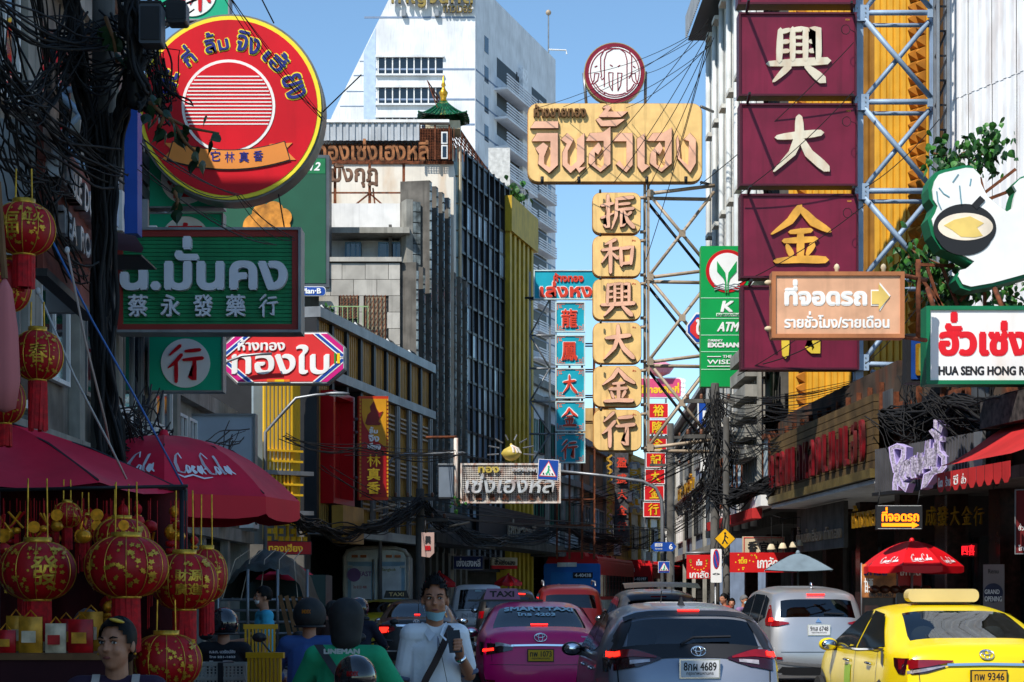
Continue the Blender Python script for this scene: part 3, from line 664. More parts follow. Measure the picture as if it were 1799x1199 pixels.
# ---- ground-floor shops on the right ---------------------------------------------------
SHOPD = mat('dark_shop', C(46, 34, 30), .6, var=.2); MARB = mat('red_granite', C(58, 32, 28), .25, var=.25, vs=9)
def rshop(name, label, A, B, bays, ceil=3.5):
    fr = Fr(name, label, 'building', A, B); L = fr.L
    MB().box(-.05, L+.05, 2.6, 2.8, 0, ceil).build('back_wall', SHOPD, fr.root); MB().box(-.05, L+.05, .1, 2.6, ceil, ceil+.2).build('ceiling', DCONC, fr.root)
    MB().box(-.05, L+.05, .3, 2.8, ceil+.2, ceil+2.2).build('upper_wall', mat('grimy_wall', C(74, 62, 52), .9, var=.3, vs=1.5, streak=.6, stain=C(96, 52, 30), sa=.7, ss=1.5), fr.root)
    for k in range(int(L/.9)): MB().box(k*.9+.1, k*.9+.16, .2, .29, ceil+.2, ceil+1.9).build('upper_post', RUST, fr.root); MB().box(k*.9+.24, k*.9+.82, .24, .29, ceil+.9, ceil+1.7).build('upper_shutter', random.choice([DARK, SHUT, RUST, WOOD]), fr.root)
    for b in range(bays+1):
        x = L*b/bays; MB().box(x-.2, x+.2, 1.2, 1.6, .13, ceil).build('column', MARB, fr.root)
    for b in range(bays):
        x0, x1 = L*b/bays+.3, L*(b+1)/bays-.3
        g = MB().box(x0, x1, 2.2, 2.3, .13, .9).build('counter', MARB, fr.root); MB().box(x0, x1, 2.22, 2.26, .92, 2.7).build('shop_window', mat('shop_glass', C(30, 34, 38), .08, var=.3, vs=2), fr.root)
        for k in range(3): x = x0+(x1-x0)*k/2; MB().box(x-.04, x+.04, 2.16, 2.21, .9, 2.8).build('window_post', DARK, fr.root)
    return fr
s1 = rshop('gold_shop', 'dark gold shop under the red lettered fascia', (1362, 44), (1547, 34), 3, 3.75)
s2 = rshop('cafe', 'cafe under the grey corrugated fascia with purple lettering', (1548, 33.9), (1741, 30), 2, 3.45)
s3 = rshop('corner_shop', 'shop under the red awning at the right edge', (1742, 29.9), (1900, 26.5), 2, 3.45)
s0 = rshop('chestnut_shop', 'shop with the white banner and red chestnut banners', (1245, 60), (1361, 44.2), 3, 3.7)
# red-lettered fascia
FAS = mat('bronze_slat', C(96, 76, 46), .6, var=.25, streak=.5)
fr = Fr('red_letter_fascia', 'bronze slatted fascia with tarnished red Thai letters', 'sign', (1362, 43.7), (1546, 33.8), 3.75)
L = fr.L
for k in range(9): fr.boxu('slat', FAS, 0, .18+k*.155, L, .18+k*.155+.14, .12, .1)
fr.boxu('gold_edge', mat('brass_edge', C(120, 104, 62), .45, .4, var=.2), -.05, 0, L+.05, .17, .2, .3)
LET = mat('tarnished_red', C(112, 18, 28), .35, var=.35, vs=3, stain=C(60, 40, 36), sa=.6, ss=2)
t_ = 'คไคพเคหลงเมปเฮง'; n = len(t_)
for i, ch in enumerate(t_):
    x = .25+(L-.5)*i/n; mb = MB(); letters(mb, ch, x+.08, .34, x+(L-.5)/n-.2, 1.14, -.22, .06, .012); mb.build('letter', LET, fr.root)
fr.boxu('soffit', WHITE, 0, -.1, L, -.02, .1, 2)
# cafe fascia
fr = Fr('cafe_fascia', 'dark grey corrugated fascia carrying the purple cafe lettering', 'fascia', (1547, 33.5), (1742, 29.7), 3.45)
L = fr.L; m_ = MB(); corr(m_, 0, L, 0, fr.z(1640, 775), .1, .1, .04); m_.build('corrugated_sheet', mat('grey_corrugated', C(96, 96, 100), .5, .3, var=.15, streak=.4), fr.root)
fr.boxu('edge', DARK, -.03, -.06, L+.03, .0, .16, .2); fr.boxu('backing', DARK, 0, 0, L, fr.z(1640, 775), .02, .1); fr.boxu('side_panel', STEEL, L-.25, 0, L+.02, fr.z(1640, 775), .18, .06)
cafe = fr
LIL = mat('lilac_letter', C(196, 180, 232), .45, var=.05); LILG = mat('silver_pattern', C(190, 182, 206), .35, .2, var=.3, vs=30)
fr = Fr('cafe_lettering', 'tall lilac 3D script letters on the grey corrugated fascia', 'sign', (1578, 31.7), (1682, 31.0), 3.1)
s_ = lambda pts, w: fr.line('', None, pts, w, .55, .5)
mbs = [("R", [[(1590,832),(1584,806),(1582,790),(1592,786),(1604,790),(1603,806),(1594,822),(1589,850),(1589,863)], [(1592,836),(1598,852),(1606,862),(1608,850)]]),
 ("e", [[(1599,838),(1603,818),(1608,810),(1606,826),(1601,838),(1606,846)]]), ("n", [[(1611,840),(1612,812)], [(1612,818),(1619,804),(1619,832),(1621,842)]]),
 ("u", [[(1624,806),(1622,828),(1627,836),(1632,798)], [(1632,798),(1633,834)]]), ("d", [[(1641,806),(1634,812),(1635,828),(1642,816),(1646,776),(1645,826)]]),
 ("g", [[(1652,790),(1651,820),(1656,822),(1660,780),(1656,830),(1645,846),(1638,860),(1642,838),(1664,828)]]), ("s", [[(1672,774),(1662,776),(1664,796),(1674,806),(1674,822),(1664,834),(1660,824)]]),
 ("leaf", [[(1660,774),(1659,740)], [(1662,774),(1650,758)], [(1663,772),(1670,748)]])]
for nm, sts in mbs:
    a = MB(); b = MB()
    for st in sts: fr.line('', None, st, 10 if nm != 'leaf' else 7, .34, .26, mb=a); fr.line('', None, st, 6, .344, .05, mb=b)
    o = a.build('letter', LIL, fr.root); b.build('letter_face', LILG, o)
# red awning at the right edge
AWN = mat('red_awning', C(186, 40, 40), .7, var=.1, streak=.15)
fr = Fr('awning', 'red canvas awning with scalloped edge at the right edge', 'awning', (1741, 29.2), (1880, 26.4), 3.2)
L = fr.L
def sl(u, t): return (u, .2-1.1*t, 1.05-(.62+.12*math.sin(t*3))*t)
MB().grid([[sl(L*i/14, k/6) for i in range(15)] for k in range(7)], True).build('canopy', AWN, fr.root, True)
for i in range(9):
    x = L*i/9; MB().prism([(x+.02, .31), (x+.02, .08), (x+.1, .0), (x+L/9-.1, .0), (x+L/9-.02, .08), (x+L/9-.02, .31)], -.91, -.90).build('valance', AWN, fr.root)
for i, t_ in enumerate(('Coca', 'ร้าน', 'ซี', 'ฮั่ว')): 
    mb = MB(); letters(mb, t_, L*i/9+.06, .08, L*(i+1)/9-.06, .24, -.916, .004, .004); mb.build('lettering', PWHITE, fr.root)
fr.boxu('roof_tiles', mat('mottled_tile', C(70, 66, 64), .7, var=.4, vs=9), -.2, 1.05, L, 1.5, .1, .3)
# rusty blue-white sign
fr = Fr('faded_signboard', 'faded pale blue signboard with a rusty frame under the cable tangle', 'sign', (1274, 53), (1362, 43.9), 4.0)
L = fr.L; z1 = fr.z(1320, 783); fr.boxu('board', mat('faded_blue', C(186, 206, 214), .7, var=.08, streak=.4, stain=C(150, 84, 50), sa=.5, ss=2.5), 0, .1, L, z1, .1, .1)
for a in ((0, 0, L, .12), (0, z1-.1, L, z1+.02), (-.02, 0, .12, z1), (L-.14, 0, L+.02, z1)): fr.boxu('frame', RUST, *a, .16, .2)
for k in range(9): fr.boxu('letter_post', RUST, .6+k*L/10, .35, .66+k*L/10, z1-.35, .15, .04)
fr.boxu('awning_roll', AWN, -.3, -.55, L*.95, -.3, .5, .25); fr.boxu('white_beam', WHITE, -.4, -.28, L+.3, -.02, .4, .4)
# gold lettering inside shops
fr = Fr('shop_letters', 'gilt Thai letters on the dark board inside the gold shop', 'sign', (1502, 36.4), (1552, 34.4), 2.5); fr.text('letters', GOLD, 'ห้างทอง', 1500, 884, 1552, 926, .05, .05, .5)
fr = Fr('shop_letters', 'gilt Chinese characters on the dark board behind the lit parking sign', 'sign', (1600, 34), (1735, 33), 2.3); 
for i, ch in enumerate('成發大金行'): fr.char('letter', GOLD, ch, 1628+i*21, 890, 1646+i*21, 924, .06, .05, .8)
fr = Fr('shop_letters', 'tarnished Thai letters on the grey board left of the gold shop', 'sign', (1400, 43.6), (1482, 39), 2.3); fr.boxu('board', DCONC, 0, .3, fr.L, 1.3, 0, .1); fr.text('letters', TSTEEL, 'ตั้งเซ่งเฮียง ทำทอง', 1402, 920, 1480, 950, .05, .05, .3)

# ---- beyond: the bend of the street ---------------------------------------------------------
fr = shophouse('townhouse', 'white townhouse with green blinds behind the cyan sign column', (930, 77), (1012, 86), 10.6, 8, WHITE, 3, 3, ac=.3, shutm=DARK, wm=mat('green_blind', C(30, 110, 90), .6, var=.1))
fr = shophouse('townhouse', 'dim brown townhouse behind the rusty scaffold', (1012, 86.1), (1062, 96), 8.9, 8, mat('tan_wall', C(150, 118, 84), .8, var=.15, streak=.5), 2, 2, shutm=DARK)
fr = shophouse('townhouse', 'ochre townhouse with tall pilasters at the bend of the street', (1062, 96.1), (1106, 108), 11.5, 8, mat('ochre_wall', C(178, 142, 88), .8, var=.12, streak=.4), 3, 2, trim=mat('gilt_trim', C(196, 150, 60), .6, var=.1), shutm=DARK)
fr = shophouse('townhouse', 'white and gold striped townhouse at the end of the bend', (1104, 112), (1172, 126), 10.0, 8, mat('bright_white', C(226, 226, 222), .7, var=.06, streak=.2), 3, 4, trim=mat('gilt_trim2', C(206, 168, 80), .6, var=.1), shutm=CREAM)
fr = shophouse('townhouse', 'grey-blue block with gilt letters on the far right bend', (1166, 118), (1262, 76), 10.4, 9, mat('slate_blue', C(120, 134, 156), .8, var=.1, streak=.35), 2, 6, trim=CONC, shutm=DARK, ac=.2)
fr.text('letters', GOLD, 'ทองคำ', 1200, 840, 1228, 870, .3, .1, .3)
fr.boxu('roof_sheet', STEEL, 0, 10.6, fr.L, 10.8, .5, 6)
fr = shophouse('townhouse', 'pale townhouse far down the street past the buses', (1160, 160), (1300, 140), 8.5, 8, CREAM, 2, 6, shutm=DARK, ac=0)
# scaffold mast beside the cyan signs
fr = Fr('scaffold', 'rusty scaffold frame hanging below the cyan signs', 'scaffold', (976, 71), (1046, 71), 3.0)
mb = MB()
for px in (978, 1000, 1022, 1043):
    for d in (0, .7): mb.bar((fr.u(px), -d, 0), (fr.u(px), -d, 8.6), .06)
for k in range(9):
    for d in (0, .7): mb.bar((0, -d, .3+k), (fr.u(1043), -d, .3+k), .05)
mb.build('tubes', RUST, fr.root)['kind'] = 'stuff'
# low shop fronts and canopies under the left facades
fr = Fr('shop_canopy', 'dark shop canopy below the glass block fins', 'canopy', (700, 55.6), (812, 64.5), 3.2); fr.boxu('canopy', DCONC, 0, 0, fr.L, .3, 1.2, 1.2); fr.boxu('fascia', DARK, 0, .3, fr.L, 1.1, .6, .1)
fr = Fr('shop_canopy', 'dark canopy with ragged white lettering below the mustard building', 'canopy', (812, 63.5), (932, 75), 3.3); fr.boxu('canopy', DCONC, 0, 0, fr.L, .3, 1.4, 1.4); fr.boxu('fascia', DARK, 0, .3, fr.L, 1.5, .6, .1); fr.text('letters', TSTEEL, 'เซ่งเฮงหลี', 862, 915, 912, 952, .7, .05, .3)
fr = Fr('shop_canopy', 'dark canopy under the white townhouse', 'canopy', (932, 75.2), (1040, 90), 3.2); fr.boxu('canopy', DCONC, 0, 0, fr.L, .3, 1.2, 1.2)

# ---- signs ----------------------------------------------------------------------------
def frame4(fr, m, x0, y0, x1, y1, w_, d, th, name='frame', parent=None):
    for a in ((x0, y0, x1, y0+w_), (x0, y1-w_, x1, y1), (x0, y0+w_, x0+w_, y1-w_), (x1-w_, y0+w_, x1, y1-w_)): fr.box(name, m, *a, d, th, parent)
def bracket(fr, m, pts, r=.03, name='bracket', n=6): return fr.tube(name, m, pts, r, n)
# gold shop: emblem disc, name board, six character boards, lattice arm
CARA = mat('caramel_board', C(238, 198, 128), .5, var=.06, vs=3, streak=.4); CARE = mat('caramel_edge', C(176, 126, 62), .5, var=.1, streak=.3)
ROSE = mat('rose_gold_letter', C(236, 182, 152), .4, 0, var=.1, vs=2); EDGE = mat('letter_edge', C(112, 78, 54), .5, .2, var=.1)
YG = 55.
fr = Fr('name_board', 'large caramel board with 3D Thai lettering below the elephant disc', 'sign', (928, YG), (1231, YG), 10)
fr.poly('board', CARA, rr(928, 187, 1231, 323, 17), .3, .25); fr.poly('board_edge', CARE, rr(926.6, 186, 1232.4, 324.5, 18), .26, .3)
zx = lambda p: [(900+x/3.425, 50+y/3.425) for x, y in p]
GL = [[(135,582),(274,582),(274,622),(108,622)], [(148,652),(272,652),(272,842),(220,890),(155,835),(160,775),(142,750),(140,742),(185,708),(214,730),(190,790),(190,835),(222,858),(228,850),(228,700),(118,700)],
 [(292,690),(330,652),(366,690),(330,760),(330,830),(352,852),(386,818),(386,690),(430,652),(430,822),(398,858),(440,852),(400,888),(380,860),(348,890),(300,842),(300,770),(326,715)],
 [(466,652),(540,648),(586,614),(586,835),(526,884),(456,830),(460,770),(515,706),(535,742),(512,780),(492,762),(494,838),(526,862),(546,840),(546,698),(440,698)],
 [(500,572),(520,560),(540,578),(676,568),(620,610),(530,610)], [(520,548),(558,506),(540,500),(570,482),(590,500),(570,524),(690,522),(650,556),(520,556)],
 [(636,652),(718,652),(718,842),(680,886),(620,836),(640,812),(668,856),(682,842),(682,700),(600,700)], [(745,686),(790,654),(790,836),(820,848),(775,886),(748,850)],
 [(840,652),(900,650),(952,618),(952,832),(890,884),(822,832),(826,770),(880,706),(900,742),(880,780),(858,762),(860,838),(892,862),(912,840),(912,698),(806,698)],
 [(980,690),(990,662),(1000,760),(1000,800),(1052,846),(1056,700),(1026,690),(1060,650),(1096,690),(1096,830),(1062,888),(986,800)]]
for pl in GL:
    cx_ = sum(p[0] for p in pl)/len(pl); cy_ = sum(p[1] for p in pl)/len(pl)
    o = fr.poly('letter', ROSE, zx(pl), .42, .1); fr.poly('letter_edge', EDGE, zx([(x+(2.6 if x > cx_ else -2.6), y+(2.6 if y > cy_ else -2.6)) for x, y in pl]), .39, .1, o)
fr.text('small_lettering', mat('brown_letter', C(120, 84, 50), .4, .3, var=.15), 'ห้างขายทอง', 937, 190, 1029, 212, .42, .12, .7)
for px in (952, 1016, 1134, 1202): fr.tube('clip', DARK, [(px, 318, .55), (px, 330, .55)], .05)
for pts in ([(1231, 189, .1), (1256, 189, -.5)], [(1231, 322, .1), (1258, 320, -.5)], [(1030, 187, .1), (1025, 130, .1)], [(1133, 187, .1), (1134, 128, .1)]): fr.tube('arm', STEEL, pts, .045)
fr = Fr('elephant_disc', 'round white sign with a maroon three-headed elephant emblem', 'sign', (1026, YG-.2), (1134, YG-.2), 14)
MAR = mat('emblem_maroon', C(128, 20, 44), .45, var=.05)
fr.disc('rim', mat('brass_rim', C(190, 168, 110), .35, .6, var=.1), 1079.5, 130.5, 54, 54, .1, .3); fr.disc('ring', MAR, 1079.5, 130.5, 52.5, 52.5, .12, .05); fr.disc('field', PWHITE, 1079.5, 130.5, 45.5, 45.5, .14, .05)
mb = MB(); ring(mb, fr, 1079.5, 130.5, 42, 43.6, .15, .012); mb.build('emblem_ring', MAR, fr.root)
em = [[(536,300),(530,250),(530,180),(552,138),(600,118),(630,116),(660,118),(700,138),(716,180),(716,280),(700,310)], [(552,360),(552,200),(566,155),(606,132),(645,132),(676,155),(688,200),(688,390)],
 [(578,275),(582,350),(600,385),(604,275),(578,275)], [(632,275),(634,385),(650,350),(658,278),(632,278)], [(530,300),(536,318),(552,306)], [(552,390),(552,400)], [(486,345),(512,322),(520,280),(494,280),(490,320),(476,345)], [(545,392),(520,372),(500,342)], [(688,390),(712,372),(732,342)],
 [(744,345),(722,322),(712,280),(738,280),(742,320),(756,345)], [(545,404),(560,396),(575,404),(590,408),(612,410),(640,408),(660,404),(676,396),(692,404)], [(586,228),(602,238)], [(648,230),(632,240)], [(494,242),(510,234)], [(724,236),(738,246)]]
for st in em: fr.line('emblem_line', MAR, zx(st), 1.7, .152, .012)
MB().tube([(fr.u(1066), .1, fr.z(1066, 190)), (fr.u(1066), .1, fr.z(1066, 178))], .06).build('post', STEEL, fr.root); MB().tube([(fr.u(1094), .1, fr.z(1094, 190)), (fr.u(1094), .1, fr.z(1094, 178))], .06).build('post', STEEL, fr.root)
ny = [343, 418.5, 494, 570, 646, 722.5]
nth = ('topmost', 'second', 'third', 'fourth', 'fifth', 'lowest')
for i, ch in enumerate('振和興大金行'):
    y0 = ny[i]; x0 = 1041+i*.3
    fr = Fr('character_board', 'caramel board with a rose gold Chinese character, %s of its column' % nth[i], 'sign', (x0, YG), (x0+83, YG), 5.5, group='caramel character boards under the name board')
    fr.poly('board', CARA, rr(x0, y0, x0+83, y0+70, 13), .3, .25); fr.poly('board_edge', CARE, rr(x0-1, y0-1, x0+84, y0+71.5, 14), .26, .28)
    o = fr.char('character', ROSE, ch, x0+13, y0+4, x0+72, y0+66, .41, .1, .98); fr.char('character_edge', EDGE, ch, x0+12.5, y0+3.6, x0+73, y0+67.2, .385, .1, 1.14, o)
    fr.text('small_mark', RED, 'ห้าง', x0+68, y0+6, x0+74, y0+9.5, .31, .01)
    fr.tube('clip', DARK, [(x0+12, y0-3, .5), (x0+12, y0+3, .5)], .035)
    fr.tube('arm', TSTEEL, [(x0+83, y0+6, .1), (x0+93, y0+6, .1)], .05); fr.tube('arm', TSTEEL, [(x0+83, y0+66, .1), (x0+93, y0+66, .1)], .05)
# the beige lattice arm
fr = Fr('sign_truss', 'beige steel lattice arm holding the caramel signs to the right-hand building', 'truss', (1131, YG), (1262, YG+.4), 5)
for px in (1132.5, 1138.5): fr.boxu('upright', TSTEEL, fr.u(px)-.035, fr.z(px, 795), fr.u(px)+.035, fr.z(px, 325), .06, .08)
lv = [343, 490, 638, 788]
for i, y in enumerate(lv):
    for dy, dd in ((0, .2), (8, -.2)): fr.tube('chord', TSTEEL, [(1138, y+dy*.4, dd), (1252, y-14+dy*2.4, dd)], .055)
    fr.box('gusset', TSTEEL, 1133, y-6, 1144, y+6, .3, .06)
    if i < 3:
        y2 = lv[i+1]; a = (1140, y+4, .2); b = (1252, y2-8, .2); c = (1140, y2-6, .15); d = (1252, y-4, .15)
        for p, q_ in ((a, b), (c, d)):
            fr.tube('brace', TSTEEL, [p, q_], .05)
        for p, q_ in (((1140, y+8, -.25), (1250, y2-2, -.25)), ((1140, y2-2, -.25), (1250, y+2, -.25))): fr.tube('rear_brace', DARK, [p, q_], .045)
        fr.box('gusset', TSTEEL, 1189, (y+y2)/2-9, 1200, (y+y2)/2+3, .3, .06)
# cyan column
CY = mat('cyan_board', C(20, 164, 186), .5, var=.06); CW = mat('cyan_rim', C(200, 220, 220), .5, var=.08); VR = mat('vermilion', C(216, 66, 44), .45, var=.06)
YC = 70.
fr = Fr('cyan_header', 'cyan header board with vermilion Thai lettering', 'sign', (938, YC), (1062, YC), 12)
fr.box('board', CY, 939, 477, 1062, 526, .1, .2); frame4(fr, CW, 937.5, 475.5, 1063, 527.5, 2, .14, .22)
fr.text('lettering', VR, 'ห้างทอง', 972, 481, 1025, 497, .15, .04, .8); fr.text('lettering_rim', PWHITE, 'เล่งหงษ์', 947, 494, 1066, 526, .12, .02, 2.4); fr.text('lettering', VR, 'เล่งหงษ์', 948.5, 496, 1065, 524, .16, .04, 1.2)
for px in (930, 938): fr.tube('arm', DARK, [(922, 477+px*.05, 0), (940, 477+px*.05, 0)], .04)
for i, ch in enumerate('龍鳳大金行'):
    y0 = (533, 591, 649, 707, 763)[i]
    fr = Fr('cyan_board', 'cyan board with one vermilion Chinese character, %s of five' % ('topmost', 'second', 'middle', 'fourth', 'lowest')[i], 'sign', (976, YC), (1027, YC), 5, group='cyan character boards')
    fr.box('board', CY, 977, y0, 1026.5, y0+50, .1, .2); frame4(fr, CW, 975.5, y0-1.5, 1028, y0+51.5, 2.2, .14, .22)
    fr.char('character_rim', PWHITE, ch, 985, y0+10, 1015, y0+45, .12, .02, 1.5); fr.char('character', VR, ch, 986, y0+11, 1014, y0+44, .16, .04, 1.0)
    mb = MB()
    for sx, sy in ((0, 0), (1, 0), (0, 1), (1, 1)):
        X = lambda v: (979.5+v) if not sx else (1024-v)
        Yy = lambda v: (y0+2.5+v) if not sy else (y0+47.5-v)
        for pl in ([(0, 10), (0, 0), (13, 0)], [(6, 5), (6, 2), (3, 2), (3, 6), (8, 6)]): fr.line('', None, [(X(a), Yy(b)) for a, b in pl], 1.4, .112, .012, mb=mb)
    mb.build('corner_fret', mat('salmon', C(226, 140, 120), .5), fr.root)
fr = Fr('sign_truss', 'grey steel frame holding the cyan signs', 'truss', (926, YC+.2), (976, YC+.2), 5)
for px in (931, 966): fr.boxu('upright', STEEL, fr.u(px)-.04, fr.z(px, 870), fr.u(px)+.04, fr.z(px, 478), .05, .08)
for y in (527, 590, 648, 706, 763, 820): fr.tube('rail', STEEL, [(930, y, .05), (978, y, .05)], .04)
for y, y2 in ((527, 590), (590, 648), (648, 706), (706, 763), (763, 820)): fr.tube('brace', STEEL, [(931, y2, .1), (966, y, .1)] if (y // 58) % 2 else [(931, y, .1), (966, y2, .1)], .035)
# maroon column
MRN = mat('maroon_board', C(112, 20, 50), .45, var=.1, vs=1.5, streak=.3); MRE = mat('maroon_edge', C(70, 12, 34), .5, var=.05)
IVO = mat('ivory_letter', C(214, 206, 184), .5, var=.06, streak=.2, stain=C(190, 130, 80), sa=.25, ss=4); AMB = mat('amber_letter', C(226, 166, 66), .45, var=.15, vs=3); YLT = mat('yellow_letter', C(222, 190, 60), .45, var=.1)
YM = 38.
for i, (ch, y0, y1, lm) in enumerate((('振', -122, 12, IVO), ('興', 30, 172, IVO), ('大', 189, 329, IVO), ('金', 347, 490, AMB), ('行', 507, 650, YLT))):
    x0, x1 = 1296+i*1.5, 1497+i*1.5
    fr = Fr('maroon_board', 'maroon board with a %s Chinese character, %s' % (('cream', 'cream', 'cream', 'amber', 'yellow')[i], ('cut by the top edge', 'second from the top', 'in the middle of its column', 'fourth, above the peach parking sign', 'lowest, behind the peach parking sign')[i]), 'sign', (x0, YM), (x1, YM), 6, group='maroon character boards')
    fr.box('board', MRN, x0, y0, x1, y1, .2, .35); frame4(fr, MRE, x0-2, y0-2, x1+3, y1+2, 3.5, .24, .42)
    fr.char('character', lm, ch, x0+48, y0+20, x1-46, y1-20, .26, .06, 1.12)
    fr.text('small_mark', AMB, 'ทอง', x1-16, y0+9, x1-9, y0+12, .21, .01)
    MB().bar((fr.u(x0+12), -.2, fr.z(x0, y0-4)), (fr.u(x0+5), -1.2, fr.z(x0, y0+3)), .05).build('bracket', DARK, fr.root)
    MB().bar((fr.u(x1-5), -.2, fr.z(x0, y0-4)), (fr.u(x1-18), -1.0, fr.z(x0, y0+1)), .05).build('bracket', DARK, fr.root)
    MB().tube([(fr.u(x1-22)+.09*math.cos(a), -.6, fr.z(x0, y0+38)+.1*math.sin(a)) for a in [k*.7 for k in range(10)]]+[(fr.u(x1), -.25, fr.z(x0, y0+34))], .008, 4).build('wire_loop', CABLE, fr.root)
fr = Fr('sign_truss', 'pale blue steel lattice frame holding the maroon boards', 'truss', (1500, YM+.15), (1645, YM+.3), 6)
for px, w_ in ((1507.5, .17), (1641, .14)):
    fr.boxu('upright', BSTEEL, fr.u(px)-w_/2, fr.z(px, 672 if px < 1600 else 560), fr.u(px)+w_/2, fr.z(px, -60), .1, .2)
for i, y in enumerate((30, 186, 342, 497, 641)):
    if i < 4: fr.tube('chord', BSTEEL, [(1510, y-4, .12), (1645, y-4, .12)], .065, 4); fr.tube('chord', BSTEEL, [(1510, y+7, -.3), (1645, y+7, -.3)], .05, 4)
    else: fr.tube('chord', BSTEEL, [(1510, y, .12), (1590, y+2, .12)], .06, 4)
    fr.box('gusset', BSTEEL, 1498, y-16, 1522, y+12, .2, .05)
    for k in range(6): fr.disc('bolt', STEEL, 1502+(k % 2)*14, y-10+(k//2)*8, 1.3, None, .215, .02, 6)
    if i < 4: fr.box('gusset', BSTEEL, 1625, y-8, 1640, y+6, .2, .05)
for a in (-126, 30, 186, 342):
    fr.tube('brace', BSTEEL, [(1515, a+8, .15), (1632, a+146, .15)], .07, 4); fr.tube('brace', BSTEEL, [(1515, a+148, .02), (1632, a+8, .02)], .06, 4)
fr.tube('brace', BSTEEL, [(1515, 636, .02), (1560, 580, .02)], .06, 4); fr.tube('brace', BSTEEL, [(1530, 652, .02), (1578, 672, .02)], .05, 4)
# green bank sign
BG = mat('bank_green', C(8, 152, 74), .4, var=.04); BGD = mat('bank_line', C(180, 226, 196), .4, var=0)
fr = Fr('bank_sign', 'tall green bank sign with a leaf emblem in a red ring', 'sign', (1230, 49), (1322, 49), 7)
fr.box('board', BG, 1230, 435, 1322, 681, .2, .4)
fr.disc('ring', RED, 1276, 479, 37.5, None, .22, .03); fr.disc('ring_field', PWHITE, 1276, 479, 31.5, None, .23, .03)
for sx in (1, -1):
    pl = [(1275+sx*1, 518), (1275+sx*1, 498), (1275+sx*3, 482), (1275+sx*17, 462), (1275+sx*17, 480), (1275+sx*6, 492), (1275+sx*3, 500), (1275+sx*3, 518)]; fr.poly('leaf', BG, pl, .25, .02)
for k in range(3): fr.line('wave', mat('wave_grey', C(150, 160, 164), .5), [(1253+j*5, 503+k*4+1.5*math.sin(j*1.5+k)) for j in range(10)], 1.4, .24, .02)
for y in (526, 562, 591, 620, 651): fr.box('line', BGD, 1230, y-.6, 1322, y+.6, .21, .02)
fr.text('lettering', PWHITE, 'K', 1264, 531, 1290, 551, .22, .02, 1.2, shear=4); fr.box('name_strip', PWHITE, 1257, 552.5, 1300, 558, .21, .02); fr.text('lettering', BG, 'KASIKORNTHAI', 1258, 553.4, 1299, 557.2, .225, .01, .15)
fr.text('lettering', PWHITE, 'ATM', 1258, 568, 1298, 585, .22, .02, .8, shear=4); fr.text('lettering', PWHITE, 'CURRENCY', 1242, 598.5, 1268, 602.5, .22, .02, .2); fr.text('lettering', PWHITE, 'EXCHANGE', 1242, 604, 1314, 613, .22, .02, .8)
fr.text('lettering', PWHITE, 'THE', 1268, 626, 1284, 631, .22, .02, .2); fr.text('lettering', PWHITE, 'WISDOM', 1241, 634, 1316, 642, .22, .02, .3)
for a in ((1241, 628, 1265, 629.4), (1287, 628, 1316, 629.4), (1241, 645, 1316, 646.4)): fr.box('rule', PWHITE, *a, .22, .02)
fr.tube('arm', STEEL, [(1322, 470, -.1), (1345, 470, -.3)], .05); fr.tube('arm', STEEL, [(1322, 640, -.1), (1345, 640, -.3)], .05)
# parking sign
PEA = mat('peach_board', C(216, 166, 132), .5, var=.08, vs=3, streak=.2); PEAF = mat('peach_frame', C(176, 112, 70), .5, var=.12, streak=.3)
fr = Fr('parking_sign', 'peach parking sign with white Thai lettering and a yellow arrow', 'sign', (1357, 27), (1583, 27), 5.0)
fr.box('board', PEA, 1357, 484, 1582, 592, .1, .18); frame4(fr, PEAF, 1354, 480, 1586, 596, 7, .13, .28)
fr.text('lettering', PWHITE, 'ที่จอดรถ', 1376, 493, 1521, 540, .11, .01, 2.2); fr.text('lettering', PWHITE, 'รายชั่วโมง/รายเดือน', 1376, 549, 1560, 579, .11, .01, .8)
ar = [(1529, 514), (1541, 514), (1541, 501), (1560, 524), (1541, 547), (1541, 537), (1529, 537)]
fr.poly('arrow_rim', PWHITE, [(x+(1.8 if x > 1530 else -1.5), y+(2.5 if y > 524 else -2.5)) for x, y in ar], .11, .01); fr.poly('arrow', mat('pale_yellow', C(232, 200, 110), .5), ar, .118, .01)
for px, py in ((1470, 474), (1552, 474)): MB().lathe([(.02, 0), (.03, .01), (.03, .05), (.045, .08), (.03, .12), (.001, .14)], 10, (fr.u(px), 0, fr.z(px, py+6))).build('finial', CREAM, fr.root, True)
for px, py in ((1350, 497), (1350, 578)): MB().ell((fr.u(px), 0, fr.z(px, py)), (.06, .04, .04)).build('finial', CREAM, fr.root, True)
for y in (484, 592): fr.tube('arm', RUST, [(1585, y, 0), (1640, y-2, -.5)], .035)
fr.tube('post', RUST, [(1621, 450, -.3), (1621, 588, -.3)], .05, 4)
# restaurant sign
fr = Fr('restaurant_sign', 'white restaurant sign with red Thai lettering in a green frame', 'sign', (1626, 28), (1905, 28), 4.5)
RW = mat('sign_white', C(236, 236, 234), .4, var=.02, streak=.05, stain=C(206, 160, 100), sa=.2, ss=1.4)
fr.box('board', RW, 1632, 545, 1900, 672, .1, .3); frame4(fr, GREEN, 1624, 540, 1905, 677, 7, .13, .4)
fr.text('lettering', mat('sign_red', C(220, 20, 34), .4, var=.03), 'ฮั่วเซ่งฮง', 1646, 549, 1876, 628, .11, .015, 3.4); fr.text('small_lettering', INK, 'HUA SENG HONG RESTAURANT', 1646, 645, 1890, 661, .11, .01, .7)
for px in (1640, 1760): fr.tube('arm', RUST, [(px, 540, 0), (px, 500, -.4)], .04)
